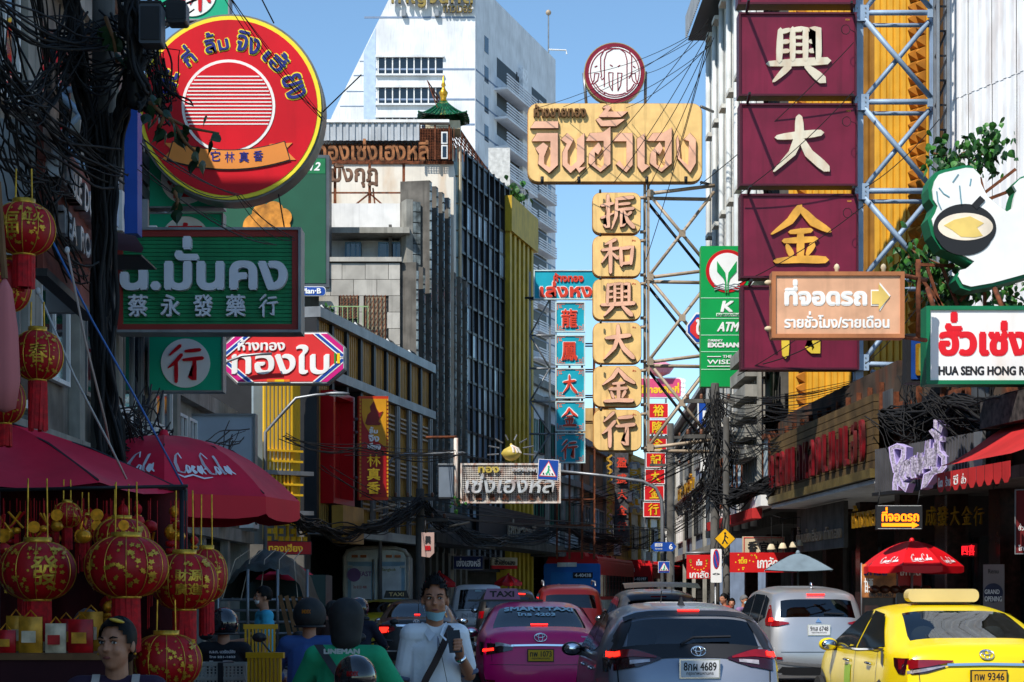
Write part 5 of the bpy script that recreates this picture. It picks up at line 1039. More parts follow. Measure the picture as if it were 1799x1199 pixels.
class Car:
    def __init__(s, name, label, px, Y, yaw, L, W, prof, pm, belt, wr=.7, cr=.06, glass=(0, 0), shield=(0, 0), cat='car', group='cars in the traffic', vg=.86, skip_shield=False):
        s.root = thing(name, label, cat, ((px-CX)/F*Y, Y, .004), R(yaw), group); s.W = W/2; s.L = L; s.belt = belt; s.cr = cr; s.wr = wr; s.H = max(z for y, z in prof)
        # resample the centre-line profile (rear bottom, over the roof, front bottom)
        P_ = []; st = []
        for i in range(len(prof)-1):
            n = max(1, int(math.hypot(prof[i+1][0]-prof[i][0], prof[i+1][1]-prof[i][1])/.14))
            for k in range(n):
                if k == 0: st.append(len(P_))
                P_.append((prof[i][0]+(prof[i+1][0]-prof[i][0])*k/n, prof[i][1]+(prof[i+1][1]-prof[i][1])*k/n))
        st.append(len(P_)); P_.append(prof[-1])
        for it in range(2):
            P_ = [P_[0]]+[tuple(.22*P_[i-1][q]+.56*P_[i][q]+.22*P_[i+1][q] for q in (0, 1)) for i in range(1, len(P_)-1)]+[P_[-1]]
        s.C = P_; N = []
        for i in range(len(P_)):
            a = P_[max(i-1, 0)]; b = P_[min(i+1, len(P_)-1)]; ty, tz = b[0]-a[0], b[1]-a[1]; l = math.hypot(ty, tz) or 1; N.append((tz/l, -ty/l))
        s.N = N; pk = max(range(len(P_)), key=lambda i: P_[i][1]); s.pk = pk; zz = [-1]; yy = []; nn = []
        s.rz = []; 
        for i in range(pk+1):
            if not s.rz or P_[i][1] > s.rz[-1][0]+1e-4: s.rz.append((P_[i][1], P_[i][0], N[i]))
        vs = sorted({-1, 1, -vg, vg, *[k/8 for k in range(-8, 9)], -.95, .95})
        G = [[s.skin(i, v) for v in vs] for i in range(len(P_))]; mb = MB(); holes = {}
        gl = [range(st[a], st[b]) for a, b in (glass, shield)]
        body = MB(); n = len(vs); body.v = [p for r_ in G for p in r_]
        for i in range(len(P_)-1):
            for j in range(n-1):
                q = (i*n+j, i*n+j+1, (i+1)*n+j+1, (i+1)*n+j); mid = (vs[j]+vs[j+1])/2; h = next((k for k, g in enumerate(gl) if i in g), None)
                if h is not None and abs(mid) < vg: holes.setdefault(h, []).append(q)
                else: body.f.append(q)
        for sg, j in ((-1, 0), (1, n-1)):          # flanks
            m_ = 9; cols = []
            for i in range(len(P_)):
                x, y, z = G[i][j]; zb = .24
                cols.append([(x if k == m_ else sg*s.hw(y, zb+(z-zb)*k/m_), y, zb+(z-zb)*k/m_) for k in range(m_+1)])
            body.grid(cols, sg > 0)
        s.body = body.build('body', pm, s.root, True, True, 40); s.pm = pm
        for h, qs in holes.items():
            g = MB(); used = sorted({k for q in qs for k in q}); mp = {k: i for i, k in enumerate(used)}
            g.v = [body.v[k] for k in used]; g.f = [tuple(mp[k] for k in q) for q in qs]; o = g.build('rear_window' if h == 0 else 'windscreen', GLS, s.root, True)
    def hw(s, y, z):
        b = s.belt
        if z < .55: w_ = .88+.11*sm((z-.2)/.35)
        elif z < b: w_ = .99+.01*math.sin((z-.55)/(b-.55)*math.pi)-.035*sm((z-.55)/(b-.55))
        else: w_ = .955+(s.wr-.955)*min(1.05, (z-b)/(s.H-b))
        return s.W*w_*(.88+.12*sm(y/.7))*(.84+.16*sm((s.L-y)/1.0))
    def skin(s, i, v, off=0.):
        y, z = s.C[i]; n = s.N[i]; d = s.cr*abs(v)**5-off; return (v*s.hw(y, z), y+n[0]*d, z+n[1]*d)
    def rp(s, x, z, off=.006):
        T = s.rz; z = min(max(z, T[0][0]), T[-1][0])
        for k in range(len(T)-1):
            if T[k][0] <= z <= T[k+1][0]: break
        t = (z-T[k][0])/max(1e-6, T[k+1][0]-T[k][0]); y = T[k][1]+(T[k+1][1]-T[k][1])*t; n = T[k][2]; v = max(-1, min(1, x/s.hw(y, z))); d = s.cr*abs(v)**5-off
        ex = abs(x)-s.hw(y, z); yy = y+n[0]*d+(max(0, ex)*2.2 if ex > 0 else 0); return (max(-s.hw(yy, z)-.01, min(s.hw(yy, z)+.01, x)), yy, z+n[1]*d)
    def rear(s, name, m, bot, top, off=.006, mirror=False, parent=None, n=10, rows=5):
        for sg in ((1, -1) if mirror else (1,)):
            def rs(pl):
                out = []
                for i in range(n+1):
                    t = i/n*(len(pl)-1); k = min(int(t), len(pl)-2); f = t-k; out.append((pl[k][0]+(pl[k+1][0]-pl[k][0])*f, pl[k][1]+(pl[k+1][1]-pl[k][1])*f))
                return out
            B, T = rs(bot), rs(top); G = [[s.rp(sg*(B[i][0]+(T[i][0]-B[i][0])*k/rows), B[i][1]+(T[i][1]-B[i][1])*k/rows, off) for i in range(n+1)] for k in range(rows+1)]
            MB().grid(G, sg < 0).build(name, m, parent or s.root, True)
    def side(s, name, m, bot, top, off=.006, sides=(-1, 1), n=10, rows=5, parent=None):
        for sg in sides:
            G = []
            for k in range(rows+1):
                r_ = []
                for i in range(n+1):
                    def at(pl):
                        t = i/n*(len(pl)-1); q = min(int(t), len(pl)-2); f = t-q; return (pl[q][0]+(pl[q+1][0]-pl[q][0])*f, pl[q][1]+(pl[q+1][1]-pl[q][1])*f)
                    a, b = at(bot), at(top); y, z = a[0]+(b[0]-a[0])*k/rows, a[1]+(b[1]-a[1])*k/rows; r_.append((sg*(s.hw(y, z)+off), y, z))
                G.append(r_)
            MB().grid(G, sg < 0).build(name, m, parent or s.root, True)
    def wheels(s, r=.31, ys=(.85, None), rimm=None):
        for y in (ys[0], ys[1] or s.L-.85):
            for sg in (-1, 1):
                x = sg*(s.W*.93); M_ = Matrix.Translation((x, y, r)) @ Matrix.Rotation(math.pi/2, 4, 'Y')
                o = MB().lathe([(r*.6, -.1), (r*.95, -.1), (r, -.06), (r, .06), (r*.95, .1), (r*.6, .1)], 20, M=M_).build('tyre', TYRE, s.root, True, False, 40)
                MB().lathe([(.02, -.085), (r*.6, -.085), (r*.62, .085), (.02, .085)], 10, M=M_).build('rim', rimm or STEEL, o)
            s.side('wheel_arch', BPL, [(y-.37, .24), (y+.37, .24)], [(y-.36, .42), (y-.26, .62), (y, .7), (y+.26, .62), (y+.36, .42)], .003)
    def plate(s, x, z, w_, h, t1, t2, m=None, ink=None):
        c = s.rp(x, z, .02); y = s.rp(x, z-h/2, .012)[1]; y = min(y, c[1])-.004
        fr_ = MB().box(x-w_/2-.012, x+w_/2+.012, y-.004, y+.02, z-h/2-.012, z+h/2+.012).build('plate_frame', BPL if m is PLY else CHROME, s.root)
        o = MB().box(x-w_/2, x+w_/2, y-.008, y, z-h/2, z+h/2).build('number_plate', m or PLW, s.root); k = MB(); letters(k, t1, x-w_*.44, z-h*.14, x+w_*.44, z+h*.4, y-.0095, .003, .004); k.build('plate_number', INK, o)
        k = MB(); letters(k, t2, x-w_*.36, z-h*.42, x+w_*.36, z-h*.2, y-.0095, .003, .0012); k.build('plate_province', INK, o)
    def emblem(s, x, z, r):
        def el(cx, cz, a, b): return [Vector(s.rp(cx+a*math.cos(t), cz+b*math.sin(t), .012)) for t in [k*2*math.pi/18 for k in range(19)]]
        o = MB().tube(el(x, z, r, r*.66), r*.09, 5).build('emblem', CHROME, s.root, True)
        MB().tube(el(x, z, r*.36, r*.62), r*.08, 5).build('emblem_inner', CHROME, o, True); MB().tube(el(x, z+r*.26, r*.68, r*.3), r*.08, 5).build('emblem_inner', CHROME, o, True)
    def dot(s, name, m, x, z, w_, h, off=.012): s.rear(name, m, [(x-w_/2, z-h/2), (x+w_/2, z-h/2)], [(x-w_/2, z+h/2), (x+w_/2, z+h/2)], off, n=3, rows=2)
    def rtext(s, name, m, t, x0, z0, x1, z1, off=.014, bold=.003):
        k = MB(); letters(k, t, x0, z0, x1, z1, 0, .001, bold); k.v = [(*s.rp(x, z, off-.0 - 0)[:1], s.rp(x, z, off)[1]+y*.2, s.rp(x, z, off)[2]) for x, y, z in k.v]; k.build(name, m, s.root)
    def mirror(s, y, z, m):
        for sg in (-1, 1):
            x = sg*(s.hw(y, z)+.1); o = MB().ell((x, y, z), (.11, .08, .075), 12, 8).build('door_mirror', m, s.root, True)
            MB().ell((x, y-.06, z), (.09, .025, .058), 10, 6).build('mirror_glass', CHROME, o, True)
            MB().bar((sg*(s.hw(y, z)-.03), y, z-.05), (x-sg*.02, y, z-.04), .05).build('mirror_arm', BPL, o)
    def interior(s, ys, zh, xs=(-.36, .36)):
        for y in ys:
            for x in xs:
                o = MB().box(x-.22, x+.22, y, y+.14, .5, zh-.18).build('seat_back', SEAT, s.root); MB().ell((x, y+.06, zh-.06), (.13, .06, .1), 12, 8).build('headrest', SEAT, o, True)
        MB().box(-s.W*.7, s.W*.7, ys[0]-.1, s.L-1.2, .45, .5).build('floor_tub', BPL, s.root)
    def handles(s, ys, z):
        for sg in (-1, 1):
            for y in ys: MB().tube([(sg*(s.hw(y, z)+.004), y-.1, z), (sg*(s.hw(y, z)+.03), y-.07, z+.005), (sg*(s.hw(y, z)+.03), y+.07, z+.01), (sg*(s.hw(y, z)+.004), y+.1, z+.012)], .013, 6).build('door_handle', CHROME, s.root, True)
    def door_lines(s, ys, z0, z1):
        for y in ys: s.side('door_gap', BPL, [(y, z0), (y+.012, z0)], [(y+.03, z1), (y+.042, z1)], .004, n=1, rows=8)
SED = [(.02, .24), (0, .42), (-.02, .58), (.03, .63), (.05, .8), (.06, 1.0), (.1, 1.06), (.42, 1.1), (.5, 1.11), (1.28, 1.41), (1.9, 1.475), (2.5, 1.45), (3.5, 1.02), (4.35, .8), (4.6, .58), (4.62, .24)]
SEDW = [(.78, .98), (1.7, .98), (2.7, .98), (3.45, .98)]; 
def sedan(name, label, px, Y, yaw, pm, W=1.78, k=1., taxi=None, plate=None, sd=1, group='taxis in the traffic'):
    pf = [(y*k, z) for y, z in SED]; c = Car(name, label, px, Y, yaw, 4.62*k, W, pf, pm, 1.0, .68, .07, (8, 9), (11, 12), group=group, vg=.84, cat='taxi' if taxi else 'car')
    c.side('side_window', DGLASS, [(.82, 1.04), (1.2, 1.01), (2.0, .99)], [(1.18, 1.2), (1.5, 1.36), (2.0, 1.395)], .004); c.side('side_window', DGLASS, [(2.06, .99), (2.7, .98), (3.3, 1.0)], [(2.06, 1.395), (2.4, 1.38), (2.75, 1.24)], .004)
    c.side('window_trim', CHROME, [(.8, 1.0), (2.0, .965), (3.35, .975)], [(.8, 1.018), (2.0, .983), (3.35, .993)], .007, rows=1)
    c.wheels(); c.mirror(3.05, 1.0, pm); c.interior((1.05, 2.25), 1.2); c.handles((1.35, 2.4), .84); c.door_lines((1.0, 2.02, 3.2), .32, .97)
    return c
# -- yellow taxi
YT = paint('taxi_yellow', C(236, 208, 8), 0)
c = sedan('taxi', 'bright yellow taxi with a cream roof sign, lit by the sun', 1738, 17.8, 1.9, YT, taxi=1)
def corolla_lamps(c, slim):
    if slim:
        c.rear('tail_lamp', LAMPD, [(.42, .845), (.62, .79), (.86, .78), (.9, .86)], [(.42, .86), (.62, .91), (.8, .955), (.9, .955)], .012, True); c.rear('tail_lamp_red', LAMP, [(.34, .9), (.6, .855), (.86, .83)], [(.34, .915), (.6, .925), (.86, .935)], .018, True); c.rear('lamp_clear', LCLR, [(.4, .86), (.62, .81), (.78, .79)], [(.4, .87), (.62, .84), (.78, .82)], .02, True, n=4)
    else:
        c.rear('tail_lamp', LAMPD, [(.38, .81), (.6, .77), (.86, .74), (.9, .86)], [(.38, .85), (.6, .9), (.84, .93), (.9, .93)], .012, True)
        c.rear('lamp_clear', LCLR, [(.36, .85), (.55, .87), (.62, .86)], [(.36, .87), (.55, .915), (.62, .92)], .02, True, n=4); c.rear('brake_lamp', LIT, [(.64, .81), (.82, .795)], [(.64, .845), (.82, .835)], .022, True, n=4, rows=2)
    c.rear('chrome_bar', CHROME, [(-.4, .86), (0, .866), (.4, .86)], [(-.4, .885), (0, .892), (.4, .885)], .02)
    c.rear('bumper_gap', BPL, [(-.86, .615), (0, .605), (.86, .615)], [(-.86, .622), (0, .612), (.86, .622)], .004); c.rear('diffuser', BPL, [(-.6, .25), (.6, .25)], [(-.7, .34), (.7, .34)], .006); c.rear('reflector', LAMP, [(.62, .37), (.8, .38)], [(.62, .4), (.8, .41)], .01, True, n=3)
    c.rear('trunk_line', BPL, [(.66, .66), (.668, .66)], [(.68, .98), (.688, .98)], .004, True, n=1)
corolla_lamps(c, True)
c.plate(0, .74, .34, .15, 'ทพ 9346', 'กรุงเทพมหานคร', PLY); c.emblem(0, .97, .07)
o = MB().prism(rr(-.38, 0, .38, .14, .06), -.1, .1).build('roof_sign', mat('cream_plastic', C(206, 186, 128), .5, var=.05), c.root); o.location = (0, 1.75, 1.485); o.data.transform(Matrix.Scale(1, 4))
MB().box(-.3, .3, 1.7, 1.84, 1.465, 1.49).build('sign_base', BPL, c.root)
c.side('badge', BPL, [(.72, .83), (.83, .86)], [(.76, .98), (.88, 1.0)], .01, (-1,), 3, 3); k = MB()
c.side('roundel', mat('pale_green', C(150, 190, 60), .5), [(2.2, .55), (2.5, .55)], [(2.2, .8), (2.5, .8)], .006, (-1,), 4, 3)
# -- pink taxi
PK = paint('taxi_pink', C(226, 8, 112), 0)
c = sedan('taxi', 'magenta pink taxi waiting in the shade, brake lights lit', 950, 24.8, 1.2, PK, taxi=1)
corolla_lamps(c, False); c.plate(0, .74, .34, .15, 'ทพ 1073', 'กรุงเทพมหานคร', PLY); c.emblem(0, .98, .085)
WST = mat('window_sticker', C(170, 206, 216), .5, var=.05)
c.rtext('window_lettering', WST, 'SMART TAXI', -.48, 1.33, .5, 1.39, .012, .005); c.rtext('window_lettering', WST, 'โทร 4203', -.3, 1.26, .24, 1.31, .012, .003); c.dot('high_brake_lamp', LIT, 0, 1.145, .24, .018)
o = MB().prism([(-.27, 0), (.27, 0), (.22, .16), (-.22, .16)], -.06, .06).build('roof_sign', mat('roof_sign_pink', C(150, 110, 140), .5), c.root); o.location = (-.5, 1.9, 1.5)
k = MB(); letters(k, 'TAXI', -.18, .035, .18, .125, -.065, .004, .006); k.build('roof_lettering', INK, o); MB().box(-1.0, .1, 1.85, 1.95, 1.47, 1.5).build('sign_rail', BPL, c.root)
c.rtext('model_badge', CHROME, 'COROLLA', .56, .985, .76, 1.005, .012, .001)
# -- dark sedan
GD = paint('graphite', C(52, 50, 50), .5)
c = sedan('sedan', 'dark grey sedan with red brake lights behind the man in white', 731, 37, .8, GD, W=1.72, k=.95, group='cars in the traffic')
c.rear('brake_lamp', LIT, [(.56, .82), (.78, .8)], [(.56, .92), (.76, .93)], .016, True); c.rear('tail_lamp', LAMP, [(.44, .86), (.6, .78), (.86, .78)], [(.44, .92), (.6, .98), (.8, .99)], .01, True)
c.rear('chrome_bar', CHROME, [(-.4, .93), (.4, .93)], [(-.42, .97), (.42, .97)], .014); c.plate(0, .82, .34, .15, '4กธ 5821', 'กรุงเทพมหานคร'); c.rear('bumper_line', CHROME, [(-.75, .42), (.75, .42)], [(-.76, .45), (.76, .45)], .008); c.emblem(0, 1.02, .06); c.dot('high_brake_lamp', LIT, 0, 1.16, .12, .02)
MB().tube([(0, 1.3, 1.44), (.0, 1.1, 1.7)], .006, 5).build('antenna', BPL, c.root)
# -- hatch (silver, half in shade)
SV = paint('silver_blue', C(146, 151, 162), .5)
HAT = [(.06, .24), (0, .4), (-.03, .62), (.02, .8), (.06, .98), (.14, 1.12), (.46, 1.37), (.54, 1.42), (.9, 1.455), (1.7, 1.49), (2.4, 1.45), (3.3, 1.02), (3.95, .84), (4.12, .6), (4.14, .24)]
c = Car('hatchback', 'silver hatchback with a black rear window, nearest car on the right', 1222, 16.2, 1.6, 4.14, 1.73, HAT, SV, 1.0, .7, .1, (5, 6), (10, 11), vg=.86)
c.side('side_window', DGLASS, [(.9, 1.08), (1.3, 1.02), (1.8, 1.0)], [(.98, 1.2), (1.3, 1.36), (1.8, 1.4)], .004); c.side('side_window', DGLASS, [(1.85, 1.0), (2.5, .98), (3.1, 1.0)], [(1.85, 1.4), (2.2, 1.39), (2.55, 1.26)], .004)
c.wheels(.31, (.72, None)); c.mirror(2.85, 1.0, BPL); c.interior((.95, 2.0), 1.22); c.handles((1.2, 2.2), .86); c.door_lines((.95, 1.82, 3.0), .32, .98)
c.rear('rear_applique', BPL, [(-.5, .97), (-.2, .995), (.2, .995), (.5, .97)], [(-.72, 1.11), (-.3, 1.115), (.3, 1.115), (.72, 1.11)], .008); c.rear('pillar_trim', BPL, [(.64, 1.1), (.83, 1.08)], [(.52, 1.36), (.62, 1.37)], .006, True); c.rear('spoiler', BPL, [(-.6, 1.36), (.6, 1.36)], [(-.6, 1.4), (.6, 1.4)], .02)
c.rear('tail_lamp', LAMPD, [(.3, .98), (.5, .92), (.84, .88)], [(.3, .995), (.5, 1.07), (.84, 1.12)], .014, True); c.rear('tail_lamp_red', LAMP, [(.34, .99), (.55, 1.01), (.84, 1.02)], [(.34, 1.005), (.55, 1.075), (.84, 1.11)], .02, True); c.rear('lamp_clear', LCLR, [(.4, .96), (.58, .94)], [(.4, .98), (.58, .98)], .022, True, n=3); c.rear('brake_lamp', LIT, [(.66, 1.03), (.8, 1.03)], [(.66, 1.075), (.8, 1.08)], .026, True, n=3)
c.plate(.04, .9, .34, .15, '8กผ 4689', 'กรุงเทพมหานคร'); c.emblem(.04, 1.05, .066); c.rear('high_brake_lamp', LIT, [(-.1, 1.385), (.1, 1.385)], [(-.1, 1.4), (.1, 1.4)], .03)
MB().tube([c.rp(-.12, 1.1, .04), c.rp(0, 1.15, .04), c.rp(.34, 1.16, .04)], .012, 5).build('wiper', BPL, c.root); c.rear('hatch_line', BPL, [(.66, .5), (.672, .5)], [(.68, .9), (.692, .9)], .004, True, n=1); c.rear('lower_bumper', BPL, [(-.6, .25), (.6, .25)], [(-.7, .42), (.7, .42)], .008); c.rear('badge', LAMP, [(.42, .72), (.5, .72)], [(.42, .745), (.5, .745)], .01, n=2); c.rtext('model_badge', CHROME, 'YARIS', -.62, .71, -.44, .74, .012, .002); c.rtext('model_badge', CHROME, 'ATIV', .5, .72, .58, .745, .012, .001)
MB().add([(-.03, 1.0, 1.455), (.03, 1.0, 1.455), (.02, 1.22, 1.47), (-.02, 1.22, 1.47), (0, 1.06, 1.545), (0, 1.12, 1.54)], [(0, 1, 4), (1, 2, 5, 4), (3, 0, 4, 5), (2, 3, 5), (3, 2, 1, 0)]).build('fin_antenna', BPL, c.root)
# -- silver people carrier
XP = paint('silver', C(168, 170, 174), .6)
MPV = [(.06, .26), (0, .42), (-.03, .6), (.03, .66), (.05, .85), (.1, 1.22), (.34, 1.52), (.36, 1.62), (.8, 1.68), (2.0, 1.73), (2.9, 1.68), (3.7, 1.12), (4.3, .95), (4.48, .7), (4.5, .26)]
def mpv(name, label, px, Y, yaw, pm, W=1.76, pf=MPV, k=1.0, belt=1.08, wr=.74):
    pf = [(y, z*k) for y, z in pf]; c = Car(name, label, px, Y, yaw, pf[-1][0], W, pf, pm, belt*k, wr, .09, (5, 6), (10, 11), vg=.86)
    H = c.H; b = belt*k; c.side('side_window', DGLASS, [(.55, b+.12), (1.0, b+.04)], [(.62, H-.22), (1.0, H-.16)], .004); c.side('side_window', DGLASS, [(1.08, b+.03), (2.1, b)], [(1.08, H-.16), (2.1, H-.14)], .004); c.side('side_window', DGLASS, [(2.16, b), (3.3, b)], [(2.16, H-.14), (2.95, H-.25)], .004)
    c.wheels(.33); c.mirror(3.2, b+.03, pm); c.interior((1.0, 2.2), b+.22); c.handles((1.3, 2.4), b-.16); c.door_lines((1.02, 2.12, 3.2), .35, b-.02); return c
c = mpv('people_carrier', 'silver people carrier in front of the shops, between hatchback and yellow taxi', 1440, 29.4, 1.4, XP)
c.rear('tail_lamp', LAMP, [(.48, 1.1), (.66, 1.07), (.86, 1.09)], [(.48, 1.12), (.7, 1.17), (.86, 1.2)], .02, True); c.rear('tail_lamp', LAMP, [(.72, 1.15), (.87, 1.15)], [(.72, 1.44), (.76, 1.44)], .02, True, n=4); c.rear('brake_lamp', LIT, [(.73, 1.15), (.8, 1.15)], [(.72, 1.22), (.78, 1.22)], .03, True, n=3)
c.plate(0, 1.0, .34, .15, '9กส 6748', 'กรุงเทพมหานคร'); c.rear('emblem', CHROME, [(-.05, 1.12), (.05, 1.12)], [(0, 1.19), (0, 1.19)], .015, n=2, rows=2); c.dot('high_brake_lamp', LIT, 0, 1.56, .3, .025, .03); c.rear('tailgate_line', BPL, [(-.62, .64), (.62, .64)], [(-.62, .65), (.62, .65)], .006); c.rear('reflector', LAMP, [(.6, .52), (.8, .53)], [(.6, .56), (.78, .57)], .014, True, n=3); c.rear('lower_bumper', BPL, [(-.7, .27), (.7, .27)], [(-.6, .4), (.6, .4)], .01); c.rear('skid_bar', CHROME, [(-.7, .46), (0, .4), (.7, .46)], [(-.72, .5), (0, .45), (.72, .5)], .016)
MB().tube([c.rp(.1, 1.26, .03), c.rp(.42, 1.25, .03)], .012, 5).build('wiper', BPL, c.root); MB().ell((0, .75, 1.72), (.03, .07, .06), 8, 6).build('fin_antenna', CHROME, c.root, True)
# -- maroon van, black SUV, dark estate, white sedan, corner car, distant taxi
c = mpv('van', 'dark red van ahead of the pink taxi', 1003, 41.5, .6, paint('van_red', C(96, 18, 18), .2), W=1.7, k=1.06); c.rear('tail_lamp', LAMP, [(.74, .9), (.84, .9)], [(.72, 1.2), (.8, 1.2)], .014, True, n=3); c.plate(0, .8, .34, .15, 'ฮว 3127', 'กรุงเทพมหานคร')
for sg in (-1, 1): MB().tube([(sg*.6, .7, 1.78), (sg*.6, .85, 1.88), (sg*.6, 2.2, 1.92), (sg*.6, 2.4, 1.84)], .02, 6).build('roof_rail', STEEL, c.root, True)
c = mpv('suv', 'black SUV with a lit brake bar, beside the maroon van', 893, 50, .4, paint('suv_black', C(26, 27, 30), .3), W=1.82, k=1.02); c.dot('high_brake_lamp', LIT, .3, 1.6, .34, .03, .03); c.rear('tail_lamp', LAMP, [(.7, .95), (.86, .95)], [(.66, 1.15), (.82, 1.15)], .014, True, n=3)
c = mpv('estate_car', 'dark grey estate car ahead of the white sedan', 1160, 34, .4, paint('estate_grey', C(70, 72, 76), .5), W=1.78, k=.98); c.dot('high_brake_lamp', LAMP, 0, 1.52, .3, .025, .03); MB().tube([(.3, .9, 1.66), (.3, .75, 1.95)], .008, 5).build('antenna', BPL, c.root)
t_ = MB(); t_.grid([[(x, -.55+.06*abs(x)**2+.9*k_/4, 1.72+.1*math.sin(k_/4*2.2)-.06*abs(x)**2) for x in (-.7, -.4, 0, .4, .7)] for k_ in range(5)], True); t_.build('open_tailgate', BPL, c.root, True)
c = sedan('sedan', 'white sedan just ahead of the silver hatchback, only its roof showing', 1212, 24, .8, paint('pearl_white', C(222, 222, 218), .1), group='cars in the traffic'); MB().tube([(-.25, 1.4, 1.46), (-.25, 1.3, 1.62)], .007, 5).build('antenna', BPL, c.root); MB().tube([(.42, 1.4, 1.44), (.42, 1.3, 1.57)], .007, 5).build('antenna', BPL, c.root)
c = sedan('sedan', 'silver white car cut by the bottom right corner', 2424, 11.2, 1.6, paint('corner_white', C(214, 216, 220), .3), group='cars in the traffic')
c = sedan('taxi', 'olive yellow taxi half hidden left of the dark grey sedan', 676, 47, .6, paint('olive_taxi', C(166, 150, 20), .1), taxi=1); o = MB().prism([(-.34, 0), (.34, 0), (.28, .2), (-.28, .2)], -.07, .07).build('roof_sign', BPL, c.root); o.location = (.2, 1.9, 1.5); k = MB(); letters(k, 'TAXI', -.2, .05, .2, .15, -.076, .004, .004); k.build('roof_lettering', MATS['cream_plastic'], o)
c = sedan('sedan', 'blue-black sedan tucked behind the dark grey sedan', 726, 50, .6, paint('ink_blue', C(30, 40, 62), .4), group='cars in the traffic')
# -- white pickup with canopy
PU = [(.06, .4), (0, .55), (0, .7), (.02, .78), (.04, 1.06), (.06, 1.12), (.3, 1.78), (.36, 1.88), (.9, 1.93), (2.4, 1.9), (3.1, 1.84), (3.8, 1.25), (4.9, 1.08), (5.2, .8), (5.22, .4)]
c = Car('pickup', 'white pickup with a canopy and dark rear window', 839, 57, .5, 5.22, 1.85, PU, paint('pickup_white', C(232, 234, 236), .05), 1.12, .76, .08, (5, 6), (10, 11), cat='pickup', vg=.8)
c.wheels(.38); c.rear('tail_lamp', LAMP, [(.78, .86), (.9, .86)], [(.76, 1.1), (.88, 1.1)], .014, True, n=3); c.rear('tailgate_line', BPL, [(-.86, 1.09), (.86, 1.09)], [(-.86, 1.105), (.86, 1.105)], .008); c.rear('bumper', CHROME, [(-.85, .5), (.85, .5)], [(-.85, .66), (.85, .66)], .04); c.rtext('model_badge', INK, 'NAVARA', -.72, .78, -.3, .84, .02, .006); c.rtext('embossed_letters', mat('emboss', C(200, 202, 206), .5), 'NISSAN', -.5, .88, .5, 1.02, .014, .012); c.plate(.1, .72, .34, .12, '1ฒค 925', 'กรุงเทพมหานคร'); c.rear('window_sticker', WST, [(-.08, 1.68), (.12, 1.68)], [(-.08, 1.74), (.12, 1.74)], .016, n=2); c.rear('handle_strip', BPL, [(-.2, 1.14), (.2, 1.14)], [(-.2, 1.17), (.2, 1.17)], .02); c.side('side_window', DGLASS, [(.6, 1.2), (2.0, 1.2)], [(.75, 1.7), (2.0, 1.72)], .004); c.side('side_window', DGLASS, [(2.2, 1.2), (3.6, 1.2)], [(2.2, 1.74), (3.15, 1.7)], .004); c.interior((2.4,), 1.5)
# -- box truck
tr = thing('box_truck', 'small box truck with weathered printed rear doors', 'truck', ((661-CX)/F*53, 53, 0), R(.6)); ALU = mat('aluminium', C(176, 178, 176), .4, .6, var=.15, streak=.3)
k = 53/F; Wt = 56*k; zt = CH+(HZ-962)*k; zb = .85; arch = [(-Wt, zb), (Wt, zb), (Wt, zt-.28), (Wt*.9, zt-.1), (Wt*.6, zt-.02), (0, zt), (-Wt*.6, zt-.02), (-Wt*.9, zt-.1), (-Wt, zt-.28)]
MB().prism(arch, .06, 3.1).build('box_body', ALU, tr); mb = MB(); [mb.tube([(x, -.0, z) for x, z in arch[2:]]+[(-Wt, 0, zb), (Wt, 0, zb), (Wt, 0, zt-.28)], .06, 6)]; mb.build('door_surround', mat('cream_metal', C(206, 200, 184), .5, .2, var=.12, streak=.3), tr, True)
DP = mat('door_print', C(226, 232, 236), .6, var=.08, vs=3, streak=.25); DPB = mat('door_print_blue', C(150, 190, 214), .6, var=.15, vs=2)
for sg in (-1, 1):
    a, b = (.05, Wt-.1) if sg > 0 else (-Wt+.1, -.05); d = MB().box(a, b, .0, .05, zb+.1, zt-.42).build('rear_door', DPB, tr); MB().box(a+.1, b-.1, -.008, 0, zb+.2, zt-.55).build('door_poster', DP, d)
    for x in (a+.02 if sg > 0 else b-.04, ): MB().tube([(x, -.04, zb+.1), (x, -.04, zt-.35)], .025, 6).build('lock_bar', ALU, d, True)
    for z in (zb+.5, zt-.6): MB().box((b-.14 if sg > 0 else a-.06), (b+.06 if sg > 0 else a+.14), -.03, 0, z, z+.07).build('hinge', ALU, d)
    MB().box(a+.1, b-.1, -.05, -.02, zb+.58, zb+.62).build('latch_bar', DARK, d)
    for q in (.25, .42): MB().box(sg*Wt*q*1.6-.09, sg*Wt*q*1.6+.09, -.05, .02, zt-.3, zt-.22).build('marker_lamp', mat('amber_lamp', C(206, 110, 50), .3), tr)
    MB().box(sg*Wt*.82-.1, sg*Wt*.82+.1, -.03, .04, zb-.2, zb-.05).build('tail_lamp', LAMP, tr)
k_ = MB(); letters(k_, 'FAST', -Wt*.55, zt-.85, -Wt*.14, zt-.7, -.01, .003, .008); k_.build('door_lettering', mat('faded_purple', C(150, 110, 170), .6), tr); k_ = MB(); letters(k_, 'Bangkok', Wt*.16, zt-.72, Wt*.62, zt-.6, -.01, .003, .004); k_.build('door_lettering', mat('faded_olive', C(150, 150, 90), .6), tr); k_ = MB(); letters(k_, 'โทร 02 221 4000', -Wt*.72, zt-1.2, -Wt*.3, zt-1.1, -.01, .003, .003); k_.build('door_lettering', mat('faded_red', C(190, 90, 90), .6), tr)
MB().lathe([(.13, 0), (.2, 0), (.2, .003), (.13, .003)], 20, M=Matrix.Translation((-Wt*.7, -.009, zt-.8)) @ Matrix.Rotation(math.pi/2, 4, 'X')).build('door_ring', MATS['faded_purple'], tr)
MB().box(-Wt*.9, Wt*.9, .1, 3, .6, .84).build('chassis', DARK, tr); MB().box(-.85, .85, 3.15, 4.6, .6, 1.95).build('cab', WHITE, tr)
